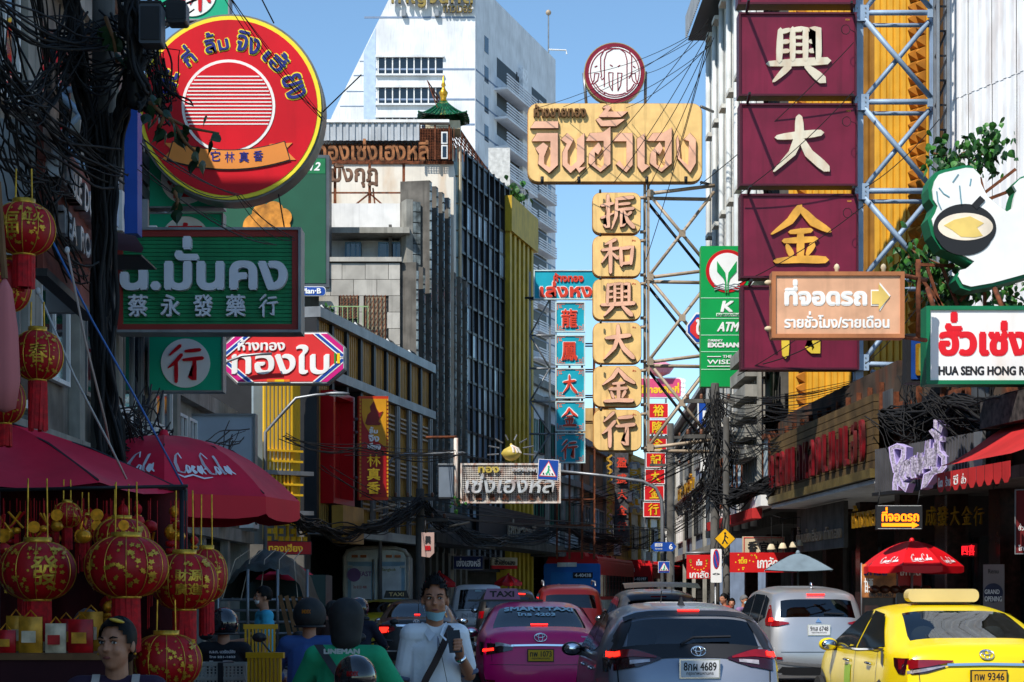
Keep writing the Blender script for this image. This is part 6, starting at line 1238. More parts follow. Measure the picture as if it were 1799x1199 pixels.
for sg in (-1, 1):
    for y in (.7, 3.7): MB().lathe([(.2, -.11), (.36, -.11), (.38, 0), (.36, .11), (.2, .11)], 16, M=Matrix.Translation((sg*.75, y, .38)) @ Matrix.Rotation(math.pi/2, 4, 'Y')).build('tyre', TYRE, tr, True)
# -- buses
def bus(label, px, Y, yaw, body, roof, face, num, lower):
    b = thing('bus', label, 'bus', ((px-CX)/F*Y, Y, 0), R(yaw), 'city buses'); w_, h = 1.1, 3.1
    MB().prism(rr(-w_, -h, w_, -.4, .16), 0, 10.5).build('body', body, b).data.transform(Matrix.Scale(-1, 4, (0, 0, 1)))
    MB().prism(rr(-w_*.97, -h-.12, w_*.97, -h+.12, .1), .15, 10.3).build('roof', roof, b).data.transform(Matrix.Scale(-1, 4, (0, 0, 1)))
    MB().prism([(-w_*.86, 1.7), (w_*.86, 1.7), (w_*.8, 2.55), (-w_*.8, 2.55)], -.02, .02).build('rear_window', face, b); MB().box(.05, w_*.8, -.04, -.02, 2.3, 2.55).build('number_strip', INK, b); k = MB(); letters(k, num, .12, 2.35, w_*.74, 2.5, -.045, .003, .008); k.build('bus_number', PWHITE, b)
    for x in (-.42, .0): MB().box(x-.2, x+.2, -.04, -.005, 2.78, 2.96).build('route_lamp', mat('pale_lamp', C(226, 230, 226), .4), b)
    MB().prism(rr(-w_*.92, -1.62, w_*.92, -.6, .1), -.03, .02).build('rear_panel', lower, b).data.transform(Matrix.Scale(-1, 4, (0, 0, 1)))
    for sg in (-1, 1):
        MB().box(sg*w_*.86-.1, sg*w_*.86+.1, -.05, 0, .75, 1.15).build('tail_lamp', LAMP, b)
        for i in range(11): MB().box(sg*w_-.02, sg*w_+.02, .5+i*.88, 1.2+i*.88, 1.55, 2.45).build('side_window', DGLASS, b)
        MB().box(sg*w_-.012, sg*w_+.012, .1, 10.4, 2.62, 3.0).build('side_band', roof, b); MB().box(sg*w_-.014, sg*w_+.014, .1, 10.4, .75, 1.4).build('side_panel', mat('bus_cream', C(190, 184, 170), .5, var=.1, streak=.3), b)
        for y in (2.4, 8.6): MB().lathe([(.2, -.14), (.47, -.14), (.5, 0), (.47, .14), (.2, .14)], 16, M=Matrix.Translation((sg*1.08, y, .5)) @ Matrix.Rotation(math.pi/2, 4, 'Y')).build('tyre', TYRE, b, True)
    for i in range(4): MB().prism([(-.5, h+.1), (.5, h+.1), (.42, h+.3), (-.42, h+.3)], .5+i*2.4, 1.5+i*2.4).build('roof_vent', roof, b)
    return b
BR = mat('bus_red', C(190, 26, 34), .4, var=.06)
b = bus('blue rear bus with red roof and white lettering on its back window', 1005, 76, -12, BR, BR, mat('bus_blue_glass', C(50, 130, 210), .25, var=.05), '4-40438', mat('bus_blue', C(40, 110, 196), .35, var=.05))
MB().prism(rr(-1.2, -2.92, 1.2, -1.6, .1), -.012, .01).build('rear_wrap', MATS['bus_blue'], b).data.transform(Matrix.Scale(-1, 4, (0, 0, 1))); k = MB(); letters(k, 'BOSCH', -.25, 1.82, .62, 2.02, -.05, .003, .012); k.build('advert_lettering', mat('advert_red', C(220, 30, 40), .4), b); MB().lathe([(.1, 0), (.15, 0), (.15, .003), (.1, .003)], 20, M=Matrix.Translation((-.55, -.046, 1.92)) @ Matrix.Rotation(math.pi/2, 4, 'X')).build('advert_ring', PWHITE, b)
b = bus('far bus with red roof and colourful purple advert on its back', 1108, 92, -15, BR, BR, mat('bus_dark_glass', C(26, 26, 46), .2, var=.1), '4-40197', mat('bus_purple', C(96, 50, 150), .4, var=.35, vs=2.5, stain=C(240, 190, 30), sa=.9, ss=2.2))
# ---- people ------------------------------------------------------------------------------
TMP = bpy.data.scenes.new('tmp')
def fuse(mb, vox, name, m, parent, M=None, sm_=4):
    """one continuous surface out of overlapping rounded limbs"""
    me = mb.mesh('t'); o = bpy.data.objects.new('t', me); TMP.collection.objects.link(o)
    r_ = o.modifiers.new('r', 'REMESH'); r_.mode = 'VOXEL'; r_.voxel_size = vox; r_.use_smooth_shade = True
    s_ = o.modifiers.new('s', 'SMOOTH'); s_.factor = .5; s_.iterations = sm_
    with bpy.context.temp_override(scene=TMP, view_layer=TMP.view_layers[0]): dg = bpy.context.evaluated_depsgraph_get(); dg.update(); me2 = bpy.data.meshes.new_from_object(o.evaluated_get(dg))
    bpy.data.objects.remove(o); bpy.data.meshes.remove(me); me2.name = name; me2.materials.clear()
    return mobj(name, me2, m, parent)
def limb(mb, p0, r0, p1, r1, fy=1.):
    p0, p1 = Vector(p0), Vector(p1); d = p1-p0; L = d.length; t = d/L; P_ = []; Rr = []
    for a in (0, 25, 50, 75): P_.append(p0-t*r0*math.cos(R(a))*fy); Rr.append(max(.002, r0*math.sin(R(a))))
    for k in range(5): P_.append(p0+d*k/4); Rr.append(r0+(r1-r0)*k/4)
    for a in (75, 50, 25, 0): P_.append(p1+t*r1*math.cos(R(a))*fy); Rr.append(max(.002, r1*math.sin(R(a))))
    n0 = len(mb.v); mb.tube(P_, Rr, 12)
    if fy != 1.:
        for i in range(n0, len(mb.v)):
            x, y, z = mb.v[i]; q = max(0, min(1, (Vector((x, y, z))-p0).dot(t)/L)); c = p0+d*q; mb.v[i] = (x, c.y+(y-c.y)*fy, z)
SKIN = mat('skin_tan', C(172, 118, 90), .5, var=.06, vs=14); SKIN2 = mat('skin_brown', C(172, 116, 88), .5, var=.06, vs=14); HAIR = mat('black_hair', (.006, .0055, .005), .55, var=.2, vs=60, spec=.12); EYEW = mat('eye_white', C(210, 204, 198), .3, var=0); LIPM = mat('lips', C(128, 70, 62), .5, var=0)
def cloth(name, c): return mat(name, c, .85, var=.08, vs=5, bump=.5, bs=9)
def head(mb, c, yaw=0, s=1., jaw=True):
    """skull, jaw, nose and ears as blobs in head space"""
    M_ = Matrix.Rotation(yaw, 4, 'Z'); q = lambda x, y, z: Vector(c)+M_ @ Vector((x*s, y*s, z*s))
    E = lambda x, y, z, a, b, d: mb.ell(q(x, y, z), (a*s, b*s, d*s), 14, 10, M_.to_3x3())
    E(0, .012, .03, .073, .092, .09); E(0, -.02, -.03, .063, .07, .085); E(0, -.045, -.085, .034, .034, .028); E(0, -.086, .0, .011, .02, .026); E(0, -.1, -.018, .017, .016, .012)
    for sg in (-1, 1): E(sg*.077, .012, -.005, .01, .02, .032); E(sg*.036, -.066, -.022, .024, .02, .026); E(sg*.032, -.079, .03, .026, .012, .008)
def face(root, c, yaw, s, par, look=0, lipz=-.055):
    M_ = Matrix.Rotation(yaw, 4, 'Z'); q = lambda x, y, z: Vector(c)+M_ @ Vector((x*s, y*s, z*s)); R3 = M_.to_3x3()
    for sg in (-1, 1):
        e = MB().ell(q(sg*.032, -.0765, .014), (.0125*s, .009*s, .0065*s), 10, 8, R3).build('eye', EYEW, par, True); MB().ell(q(sg*.032+look, -.0825, .014), (.0058*s, .005*s, .0062*s), 8, 6, R3).build('iris', INK, e, True)
        MB().tube([q(sg*.016, -.089, .034), q(sg*.034, -.09, .041), q(sg*.052, -.079, .036)], [.003*s, .0042*s, .002*s], 6).build('eyebrow', HAIR, par, True)
        MB().tube([q(sg*.017, -.083, .018), q(sg*.032, -.0885, .0225), q(sg*.046, -.079, .017)], .0022*s, 5).build('eyelid', INK, par, True)
    MB().ell(q(0, -.088, lipz), (.021*s, .008*s, .0075*s), 12, 6, R3).build('mouth', LIPM, par, True)
def hair_cap(c, yaw, s, par, m=None, low=.0, r=(.081, .102, .104), tilt=.6, tail=None, quiff=0, seed=1, tufts=0):
    M_ = Matrix.Rotation(yaw, 4, 'Z'); g = MB(); n, mm = 28, 16; rn = random.Random(seed); V = []
    for i in range(mm+1):
        t = math.pi*i/mm
        for j in range(n):
            a = 2*math.pi*j/n; k = 1+rn.uniform(-.025, .035); p = Vector((r[0]*math.sin(t)*math.cos(a), r[1]*math.sin(t)*math.sin(a)+.012, r[2]*math.cos(t)+.03))*k
            if quiff and p.z > .06: p.z += quiff*(1 if p.y < .02 else .5)*(p.z-.05)*8*rn.uniform(.8, 1.1)
            V.append(p)
    f = []
    for i in range(mm):
        for j in range(n):
            q = (i*n+j, (i+1)*n+j, (i+1)*n+(j+1) % n, i*n+(j+1) % n); cen = sum((V[k] for k in q), Vector())/4
            if cen.z > .03+low-tilt*cen.y*1.0 - (.03 if abs(cen.x) > .06 and cen.y > -.03 else 0): f.append(q)
    for i in range(tufts):
        q = rn.choice(f); p = sum((V[k] for k in q[:4]), Vector())/4; d = ((p-Vector((0, .01, .0))).normalized()+Vector((rn.uniform(-.3, .3), rn.uniform(-.5, .1), .35))).normalized(); L = rn.uniform(.012, .028); sd = d.orthogonal().normalized()*.007; b0 = len(V); V += [p-d*.006+sd, p-d*.006-sd*.5+d.cross(sd), p-d*.006-sd*.5-d.cross(sd), p+d*L]; f += [(b0, b0+1, b0+3), (b0+1, b0+2, b0+3), (b0+2, b0, b0+3)]
    g.v = [tuple(Vector(c)+M_ @ (p*s)) for p in V]; g.f = f; return g.build('hair', m or HAIR, par, True)
def helmet(c, yaw, s, par, m, visor=True, openf=False, mark=None):
    M_ = Matrix.Translation(c) @ Matrix.Rotation(yaw, 4, 'Z') @ Matrix.Scale(s, 4); g = MB(); n, mm = 28, 16
    V = [(.128*math.sin(math.pi*i/mm)*math.cos(2*math.pi*j/n), .148*math.sin(math.pi*i/mm)*math.sin(2*math.pi*j/n), .135*math.cos(math.pi*i/mm)+.02) for i in range(mm+1) for j in range(n)]
    f = []
    for i in range(mm):
        for j in range(n):
            q = (i*n+j, (i+1)*n+j, (i+1)*n+(j+1) % n, i*n+(j+1) % n); z = sum(V[k][2] for k in q)/4; y = sum(V[k][1] for k in q)/4; x = sum(V[k][0] for k in q)/4
            if z > -.075+(.05 if openf else 0) and not (y < -.06 and z < .05 and abs(x) < .11): f.append(q)
    g.v = [tuple(M_ @ Vector(p)) for p in V]; g.f = f; h = g.build('helmet', m, par, True)
    if visor:
        v = MB(); v.grid([[tuple(M_ @ Vector((.132*math.cos(R(a)), .152*math.sin(R(a)), z))) for a in range(-150, -29, 10)] for z in (-.055, -.02, .02, .055)], True); v.build('visor', mat('smoke_visor', C(20, 22, 26), .05, var=0), h, True)
    rb = MB(); rb.tube([tuple(M_ @ Vector((.128*math.cos(R(a))*.9, .147*math.sin(R(a))*.9, -.07))) for a in range(-20, 201, 10)], .008, 6); rb.build('helmet_rim', BPL, h, True)
    if mark:
        k = MB(); letters(k, mark[0], -.035, .03, .035, .06, 0, .001, .002); k.v = [tuple(M_ @ Vector((-x, .149*math.sqrt(max(.05, 1-(x/.128)**2-((z-.02)/.135)**2))+.002, z))) for x, y, z in k.v]; k.build('helmet_mark', mark[1], h)
    return h
def person(label, px, Y, ztop, rz=0, pose='stand', top=None, bottom=None, skin=SKIN, sleeve=.55, head_yaw=0, hat='hair', hm=None, vox=.011, arms=None, group='people in the street', detail=False, mark=None, hkw={}, base_z=0., shw=.165):
    s = (ztop-base_z)/1.70; X = (px-CX)/F*Y; t = thing('person', label, 'person', (X, Y, base_z), R(rz), group); V3 = lambda p: tuple(c*s for c in p)
    if pose == 'ride': pv, dz, ly = .80, -.13, -.03
    else: pv, dz, ly = .93, 0., 0.
    lean = .06 if pose == 'ride' else 0
    J = dict(pel=(0, .02, pv), ch=(0, .01-lean, 1.28+dz), nk=(0, .015-lean, 1.43+dz), hd=(0, -.01-lean, 1.585+dz))
    A = arms or {}
    for sg, k in ((-1, 'r'), (1, 'l')):
        J['sh'+k] = (sg*shw, .01-lean, 1.375+dz)
        J['el'+k] = A.get('el'+k, (sg*.24, -.02, 1.1) if pose == 'stand' else (sg*.3, -.16, 1.02)); J['wr'+k] = A.get('wr'+k, (sg*.26, -.09, .86) if pose == 'stand' else (sg*.3, -.42, .98))
        J['hp'+k] = (sg*.09, .02, pv-.03); J['kn'+k] = (sg*.1, -.02, .5) if pose == 'stand' else (sg*.2, -.42, .62); J['an'+k] = (sg*.1, .02, .09) if pose == 'stand' else (sg*.2, -.3, .2); J['to'+k] = (sg*.11, -.13, .04) if pose == 'stand' else (sg*.21, -.46, .16)
    def torso(mb, e): limb(mb, J['pel'], .15+e, J['ch'], .155+e, .66); limb(mb, (J['ch'][0], J['ch'][1], J['ch'][2]+.02), .13+e, (0, J['nk'][1], J['nk'][2]-.05), .08+e, .7); limb(mb, J['shr'], .058+e, J['shl'], .058+e)
    b = MB(); torso(b, 0); limb(b, (0, J['nk'][1], J['nk'][2]-.04), .056, (0, J['hd'][1]+.01, J['hd'][2]-.06), .052); head(b, J['hd'], R(head_yaw))
    for k in 'rl':
        limb(b, J['sh'+k], .052, J['el'+k], .04); limb(b, J['el'+k], .041, J['wr'+k], .027)
        limb(b, J['hp'+k], .085, J['kn'+k], .055); limb(b, J['kn'+k], .054, J['an'+k], .038); limb(b, J['an'+k], .04, J['to'+k], .032)
        w_ = Vector(J['wr'+k]); d = (w_-Vector(J['el'+k])).normalized(); sd = d.cross(Vector((0, 1, 0)) if abs(d.y) < .8 else Vector((0, 0, 1))).normalized(); nr = d.cross(sd)
        if not (detail and k == 'l'):
            limb(b, w_+d*.02, .026, w_+d*.08, .03)
            for q in range(4): p = w_+d*.085+sd*(.026-.0175*q); m1 = p+d*.035+nr*.008; limb(b, p, .0092, m1, .0088); limb(b, m1, .0088, m1+d*.024+nr*.02, .007)
            p = w_+d*.03+sd*.03; limb(b, p, .011, p+d*.04+sd*.02, .009)
    b.v = [V3(p) for p in b.v]; body = fuse(b, vox*s, 'body', skin, t)
    hc = V3(J['hd'])
    if top:
        c_ = MB(); torso(c_, .016)
        for k in 'rl':
            a0, a1, a2 = Vector(J['sh'+k]), Vector(J['el'+k]), Vector(J['wr'+k])
            if sleeve <= 1: limb(c_, a0, .07, a0+(a1-a0)*sleeve*1.25, .06)
            else: limb(c_, a0, .07, a1, .058); limb(c_, a1, .058, a1+(a2-a1)*(sleeve-1), .042)
        c_.v = [V3(p) for p in c_.v]; fuse(c_, vox*s*1.1, 'shirt', top, t, sm_=2)
    if bottom:
        c_ = MB()
        for k in 'rl': limb(c_, J['hp'+k], .1, J['kn'+k], .068); limb(c_, J['kn'+k], .068, J['an'+k], .055)
        limb(c_, (-.06, .02, pv-.02), .12, (.06, .02, pv-.02), .12); limb(c_, (0, .02, pv), .155, (0, .02, pv+.06), .158, .68); c_.v = [V3(p) for p in c_.v]; fuse(c_, vox*s*1.3, 'trousers', bottom, t, sm_=2)
        for k in 'rl': sh = MB(); limb(sh, Vector(J['an'+k])+Vector((0, 0, -.03)), .046, Vector(J['to'+k])+Vector((0, -.03, 0)), .038); sh.v = [V3(p) for p in sh.v]; sh.build('shoe', BPL, t, True)
    if hat == 'hair': hair_cap(hc, R(head_yaw), s, t, **hkw)
    elif hat == 'helmet': helmet(hc, R(head_yaw), s, t, hm or BPL, mark=mark)
    if hat == 'cap': hair_cap(hc, R(head_yaw), s, t, hm, .02, (.086, .108, .11), .2)
    if detail or vox < .012: face(t, hc, R(head_yaw), s, t, **({'look': .004} if detail else {}))
    t['hc'] = 0; del t['hc']; return t, J, s, hc
# man with phone
POLO = cloth('white_polo', C(230, 232, 238)); BRN = mat('brown_leather', C(52, 34, 32), .6, var=.1); MASK = mat('mask_blue', C(150, 194, 206), .8, var=.05)
t, J, s, hc = person('man in a white polo shirt looking at his phone, brown strap across his chest', 764, 10.7, 1.635, 10, top=POLO, bottom=cloth('dark_trousers', C(40, 42, 52)), vox=.0065, head_yaw=-9, detail=True, sleeve=.62, shw=.142, skin=SKIN2,
   arms={'ell': (.215, .02, 1.13), 'wrl': (.125, -.2, 1.26), 'elr': (-.2, .03, 1.1)}, hkw={'quiff': .035, 'low': .006, 'seed': 3, 'tilt': .75, 'tufts': 420})
V = lambda x, y, z: Vector((x*s, y*s, z*s))
# phone hand, closed round the phone
hb = MB(); w_ = Vector((.125, -.2, 1.26)); pc = Vector((.085, -.275, 1.325)); limb(hb, w_, .026, Vector((.115, -.235, 1.285)), .03); limb(hb, Vector((.115, -.235, 1.285)), .03, Vector((.105, -.255, 1.31)), .033, .8)
for q in range(4):
    z = 1.29+.019*q; p0 = Vector((.118, -.25, z)); p1 = Vector((.12, -.285, z+.004)); p2 = Vector((.098, -.302, z+.006)); p3 = Vector((.074, -.303, z+.004)); limb(hb, p0, .0105, p1, .0098); limb(hb, p1, .0098, p2, .009); limb(hb, p2, .009, p3, .0075)
limb(hb, Vector((.1, -.24, 1.285)), .0125, Vector((.068, -.255, 1.31)), .011); limb(hb, Vector((.068, -.255, 1.31)), .011, Vector((.052, -.272, 1.345)), .009)
hb.v = [tuple(c*s for c in p) for p in hb.v]; fuse(hb, .0042, 'hand', SKIN2, t, sm_=2)
Mp = Matrix.Translation(V(.082, -.279, 1.335)) @ Matrix.Rotation(R(-22), 4, 'X') @ Matrix.Rotation(R(-4), 4, 'Y')
MB().box(-.037, .037, -.0045, .0045, -.06, .075, Mp).build('phone', BPL, t); MB().box(-.034, .034, .005, .0056, -.056, .07, Mp).build('phone_screen', mat('phone_screen', C(60, 80, 100), .1), t)
MB().lathe([(.03, 0), (.034, .005), (.034, .018), (.03, .023)], 18, M=Matrix.Translation(V(.135, -.175, 1.235)) @ Vector((.125-.245, -.22, .13)).to_track_quat('Z', 'Y').to_matrix().to_4x4()).build('bracelet', CHROME, t, True)
m_ = MB(); m_.grid([[V(.064*math.sin(a)*(1-.1*k), -.02-.082*math.cos(a)*(1-.07*k), 1.585-.075-.017*k+.012*abs(math.sin(a))) for a in [R(x) for x in range(-95, 96, 10)]] for k in range(4)]); m_.build('face_mask', MASK, t, True)
for sg in (-1, 1): MB().tube([V(sg*.062, -.02, 1.51), V(sg*.075, .0, 1.56), V(sg*.078, .02, 1.59)], .0015, 4).build('mask_loop', PWHITE, t)
col = MB()
for sg in (-1, 1): col.grid([[V(sg*(.075-.06*k/6), .04-.155*(k/6)**.8, 1.455-.075*(k/6)**1.5+.012*math.sin(k)*0), V(sg*(.1-.05*k/6), .045-.185*(k/6)**.8, 1.425-.085*(k/6)**1.2)] for k in range(7)], sg < 0)
col.build('collar', POLO, t, True); MB().tube([V(0, -.128, 1.37), V(.004, -.138, 1.28)], .006, 5).build('placket', mat('placket', C(150, 154, 170), .8), t, True)
st = MB(); pth = [(.105, .05, 1.425), (.098, -.03, 1.43), (.07, -.1, 1.39), (.03, -.136, 1.31), (-.02, -.148, 1.21), (-.07, -.145, 1.12), (-.1, -.14, 1.05)]; st.grid([[V(x-.02, y-.004, z+.008), V(x+.02, y-.004, z-.006)] for x, y, z in pth], True); st.build('bag_strap', BRN, t, True)
MB().prism([(x*s, z*s) for x, z in rr(-.2, .86, -.02, 1.03, .02)], -.2*s, -.15*s).build('shoulder_bag', BRN, t); MB().lathe([(.008, 0), (.012, 0), (.012, .004), (.008, .004)], 12, M=Matrix.Translation(V(-.1, -.16, 1.04)) @ Matrix.Rotation(math.pi/2, 4, 'X')).build('strap_ring', CHROME, t)
MB().tube([V(0, -.16, 1.36), V(.02, -.165, 1.25), V(.05, -.175, 1.1), V(.09, -.16, .95)], .002, 4).build('earphone_cord', INK, t)
for k in 'rl': a, b_ = Vector(J['sh'+k]), Vector(J['el'+k]); q = a+(b_-a)*.9; MB().lathe([(.058*s, 0), (.0625*s, .004), (.0625*s, .02), (.058*s, .024)], 18, M=Matrix.Translation(V(*q)) @ (b_-a).to_track_quat('Z', 'Y').to_matrix().to_4x4()).build('cuff_stripe', mat('cuff', C(90, 96, 120), .8), t, True)
# woman at the lantern stall
t, J, s, hc = person('young woman with tied black hair and a yellow hair clip, beside the lanterns', 205, 7.2, 1.455, 8, top=cloth('purple_top', C(48, 30, 52)), bottom=cloth('black_trousers', C(24, 24, 28)), vox=.0065, head_yaw=-26, detail=True, skin=SKIN, hkw={'low': -.004, 'r': (.083, .106, .104), 'tilt': .8, 'seed': 5})
MB().ell((hc[0]+.02, hc[1]+.12*s, hc[2]-.02), (.05, .055, .06), 12, 8).build('hair_bun', HAIR, t, True)
Mh = Matrix.Translation(Vector(hc)+Vector((.005, -.06, .098))) @ Matrix.Rotation(R(14), 4, 'Y'); MB().ell((0, 0, 0), (.032, .016, .008), 12, 6, None).build('hair_clip', mat('clip_yellow', C(214, 176, 60), .4), t, True).matrix_local = Mh
for sg in (-1, 1): MB().grid([[V(sg*.09+dx, y, z) for dx in (-.018, .018)] for y, z in ((-.02, 1.452), (-.09, 1.42), (-.135, 1.33), (-.15, 1.18))], True).build('apron_strap', mat('apron', C(170, 160, 150), .8), t, True)
for sg in (-1, 1): MB().ell(V(sg*.083, .0, 1.545), (.006, .006, .006), 8, 6).build('earring', GOLD, t, True)
# riders and bystanders
GRN = cloth('green_jacket', C(34, 160, 110)); MATTE = mat('matte_black', (.02, .02, .02), .7, var=.15, vs=20); GLOSS = mat('gloss_black', (.012, .012, .014), .08, var=0, coat=1)
t, J, s, hc = person('rider in a green jacket and black hood, seen from behind', 606, 9.9, 1.66, 178, 'ride', GRN, cloth('rider_trousers', C(30, 32, 38)), sleeve=1.95, hat='none'); h = MB(); limb(h, (hc[0], hc[1]+.02, hc[2]-.1), .084, (hc[0], hc[1]+.01, hc[2]+.025), .1); h.build('hood', MATTE, t, True)
k = MB(); letters(k, 'LINEMAN', -.1, 0, .1, .03, 0, .001, .003); k.v = [(-x*s, .01+.128*s, (1.27+z)*s) for x, y, z in k.v]; k.build('jacket_lettering', PWHITE, t); MB().grid([[V(.14-.05*q_+dx, .06+.065*math.sin(q_*.55), 1.3-.07*q_+.02) for dx in (-.025, .025)] for q_ in range(6)]).build('sling_strap', BPL, t, True)
t, J, s, hc = person('rider with a glossy black helmet in front of the green jacket', 622, 8.6, 1.345, 178, 'ride', cloth('dark_red_top', C(110, 22, 30)), cloth('navy_trousers', C(26, 30, 44)), sleeve=1.9, hat='helmet', hm=GLOSS, mark=('INDEX', RED))
t, J, s, hc = person('rider in a blue shirt and black helmet with an orange mark', 541, 13.4, 1.63, 176, 'ride', cloth('denim_shirt', C(52, 82, 138)), cloth('jeans', C(36, 44, 62)), sleeve=1.95, hat='helmet', hm=MATTE, mark=('INDEX', mat('mark_orange', C(220, 130, 30), .5)))
t, J, s, hc = person('rider in a printed black T-shirt carrying a crate on his motorbike', 392, 14.2, 1.545, 186, 'ride', cloth('black_tshirt', C(22, 22, 26)), cloth('grey_trousers', C(60, 60, 64)), sleeve=.6, hat='helmet', hm=GLOSS)
for i, (tx, zz, hh) in enumerate((('ห.จ.ก. นวรัตน์ชัย', 1.22, .03), ('โทร 221-1623', 1.18, .022), ('13', 1.1, .06))): k = MB(); letters(k, tx, -.11, 0, .11, hh, 0, .001, .002); k.v = [(-x*s, .01+.118*s, (zz+z)*s) for x, y, z in k.v]; k.build('shirt_lettering', PWHITE, t)
t, J, s, hc = person('man in a cyan polo shirt and face mask standing by the tarpaulin truck', 463, 20, 1.65, -70, 'stand', cloth('cyan_polo', C(64, 170, 200)), cloth('khaki', C(90, 84, 70)), hkw={'low': -.01}, arms={'wrr': (-.2, -.3, 1.08)}); MB().ell((hc[0], hc[1]-.055*s, hc[2]-.04*s), (.055, .04, .045), 12, 8).build('face_mask', PWHITE, t, True)
person('dark clad rider with a black helmet behind the blue shirt rider', 629, 22, 1.625, 178, 'ride', cloth('navy_jacket', C(24, 28, 44)), cloth('dark_jeans', C(30, 32, 40)), sleeve=1.95, hat='helmet', hm=GLOSS, vox=.014)
person('rider with a black helmet between the blue shirt and the truck', 585, 25, 1.58, 178, 'ride', cloth('brown_jacket', C(60, 44, 38)), cloth('dark_jeans2', C(30, 32, 40)), sleeve=1.95, hat='helmet', hm=MATTE, vox=.014)
person('grey haired vendor in shadow behind the lanterns', 152, 9.4, 1.47, 10, 'stand', cloth('grey_top', C(50, 50, 54)), cloth('vendor_trousers', C(30, 30, 34)), hkw={'m': mat('grey_hair', C(90, 88, 88), .6)}, vox=.014)
for i, (px, zt, lab, tc, hat) in enumerate(((1272, 1.6, 'pedestrian with black hair by the chestnut stall', C(150, 60, 50), 'hair'), (1286, 1.5, 'pedestrian in dark clothes by the chestnut stall', C(30, 32, 40), 'hair'), (1307, 1.56, 'pedestrian in a grey cap and mask by the silver people carrier', C(140, 110, 150), 'cap'), (1207, 1.62, 'pedestrian on the far pavement left of the chestnut sign', C(60, 60, 66), 'hair'), (1219, 1.5, 'small far pedestrian beside the chestnut sign', C(90, 80, 70), 'hair'))):
    t, J, s, hc = person(lab, px, 38 if i < 3 else 44, zt, -60+i*50, 'stand', cloth('ped_%d' % i, tc), cloth('ped_trousers', C(40, 42, 50)), hat=hat, hm=mat('cap_grey', C(110, 110, 112), .8), vox=.016)
    if hat == 'cap': MB().ell((hc[0], hc[1]-.06, hc[2]-.04), (.06, .045, .045), 10, 6).build('face_mask', MASK, t, True)
# motorbikes
def bike(label, px, Y, yaw, m, ztail=.72, box=None, lit=True, mirrors=True):
    b = thing('motorbike', label, 'motorbike', ((px-CX)/F*Y, Y-.25, .004), R(yaw), 'motorbikes in the traffic')
    for y in (.28, 1.5):
        o = MB().lathe([(.2, -.045), (.28, -.05), (.295, 0), (.28, .05), (.2, .045)], 18, M=Matrix.Translation((0, y, .295)) @ Matrix.Rotation(math.pi/2, 4, 'Y')).build('tyre', TYRE, b, True); MB().lathe([(.02, -.03), (.2, -.04), (.2, .04), (.02, .03)], 12, M=Matrix.Translation((0, y, .295)) @ Matrix.Rotation(math.pi/2, 4, 'Y')).build('rim', STEEL, o)
    k = MB(); limb(k, (0, .1, ztail-.06), .09, (0, .7, ztail-.12), .13, 1); limb(k, (0, .7, ztail-.14), .13, (0, 1.05, .45), .12); limb(k, (0, 1.05, .45), .12, (0, 1.28, .85), .12); k.v = [tuple(p) for p in k.v]; fuse(k, .02, 'fairing', m, b)
    k = MB(); limb(k, (0, .05, ztail+.03), .1, (0, .75, ztail-.01), .12); k.v = [(x, y, ztail+.02+(z-ztail)*.45) for x, y, z in k.v]; k.build('seat', BPL, b, True)
    for sg in (-1, 1): MB().prism([(sg*.03, ztail-.1), (sg*.15, ztail-.05), (sg*.16, ztail-.01), (sg*.05, ztail-.06)], -.02, .06).build('tail_lamp', LIT if lit else LAMP, b); MB().tube([(0, 1.22, .95), (sg*.22, 1.15, 1.0), (sg*.36, 1.08, .99)], .014, 6).build('handlebar', BPL, b, True)
    MB().box(-.1, .1, -.06, -.05, ztail-.38, ztail-.24).build('number_plate', PLW, b); MB().prism([(-.07, .3), (.07, .3), (.09, ztail-.1), (-.09, ztail-.1)], -.045, .1).build('mudguard', BPL, b); MB().tube([(.16, .1, .35), (.16, .7, .32)], .045, 8).build('exhaust', STEEL, b, True)
    if mirrors:
        for sg in (-1, 1): o = MB().tube([(sg*.26, 1.12, 1.0), (sg*.3, 1.08, 1.12), (sg*.36, 1.05, 1.2)], .007, 5).build('mirror_stem', BPL, b); MB().ell((sg*.38, 1.06, 1.23), (.058, .022, .038), 12, 8).build('mirror', BPL, o, True)
    return b
bike('scooter under the rider in the green jacket', 610, 9.8, 0, GLOSS, mirrors=False); bike('dark scooter under the glossy helmet rider', 622, 8.5, 0, MATTE, mirrors=False); bike('blue scooter with lit tail lamps under the blue shirt rider', 530, 13.2, 2, paint('scooter_blue', C(24, 60, 170), .2), .78); b = bike('motorbike with a grey plastic crate on its carrier', 400, 13.8, -4, MATTE, .74); bike('motorbike of the dark clad rider', 629, 21.8, 0, GLOSS); bike('motorbike of the rider beside the truck', 585, 24.8, 0, MATTE)
cr = thing('plastic_crate', 'light grey slotted plastic crate strapped on the back of the motorbike', 'crate', ((397-CX)/F*13.5, 13.45, .84), R(-8)); CG = mat('crate_grey', C(150, 146, 136), .7, var=.1)
for z in (0, .1, .2): 
    for y0, y1 in ((-.14, -.125), (.125, .14)): MB().box(-.195, .195, y0, y1, z, z+.022).build('crate_rail', CG, cr)
for i in range(14): x = -.195+i*.0285; MB().box(x, x+.013, -.138, -.126, .022, .22).build('crate_bar', CG, cr)
for i in range(9): z = .03+i*.021; MB().box(-.19, .19, -.134, -.13, z, z+.008).build('crate_bar', CG, cr)
for sg in (-1, 1): MB().box(sg*.19-.006, sg*.19+.006, -.124, .124, 0, .222).build('crate_side', CG, cr)
MB().box(-.184, .184, -.12, .12, 0, .01).build('crate_floor', CG, cr); MB().box(-.01, .03, -.146, .15, -.02, .226).build('strap', BPL, cr)
bpy.data.scenes.remove(TMP)
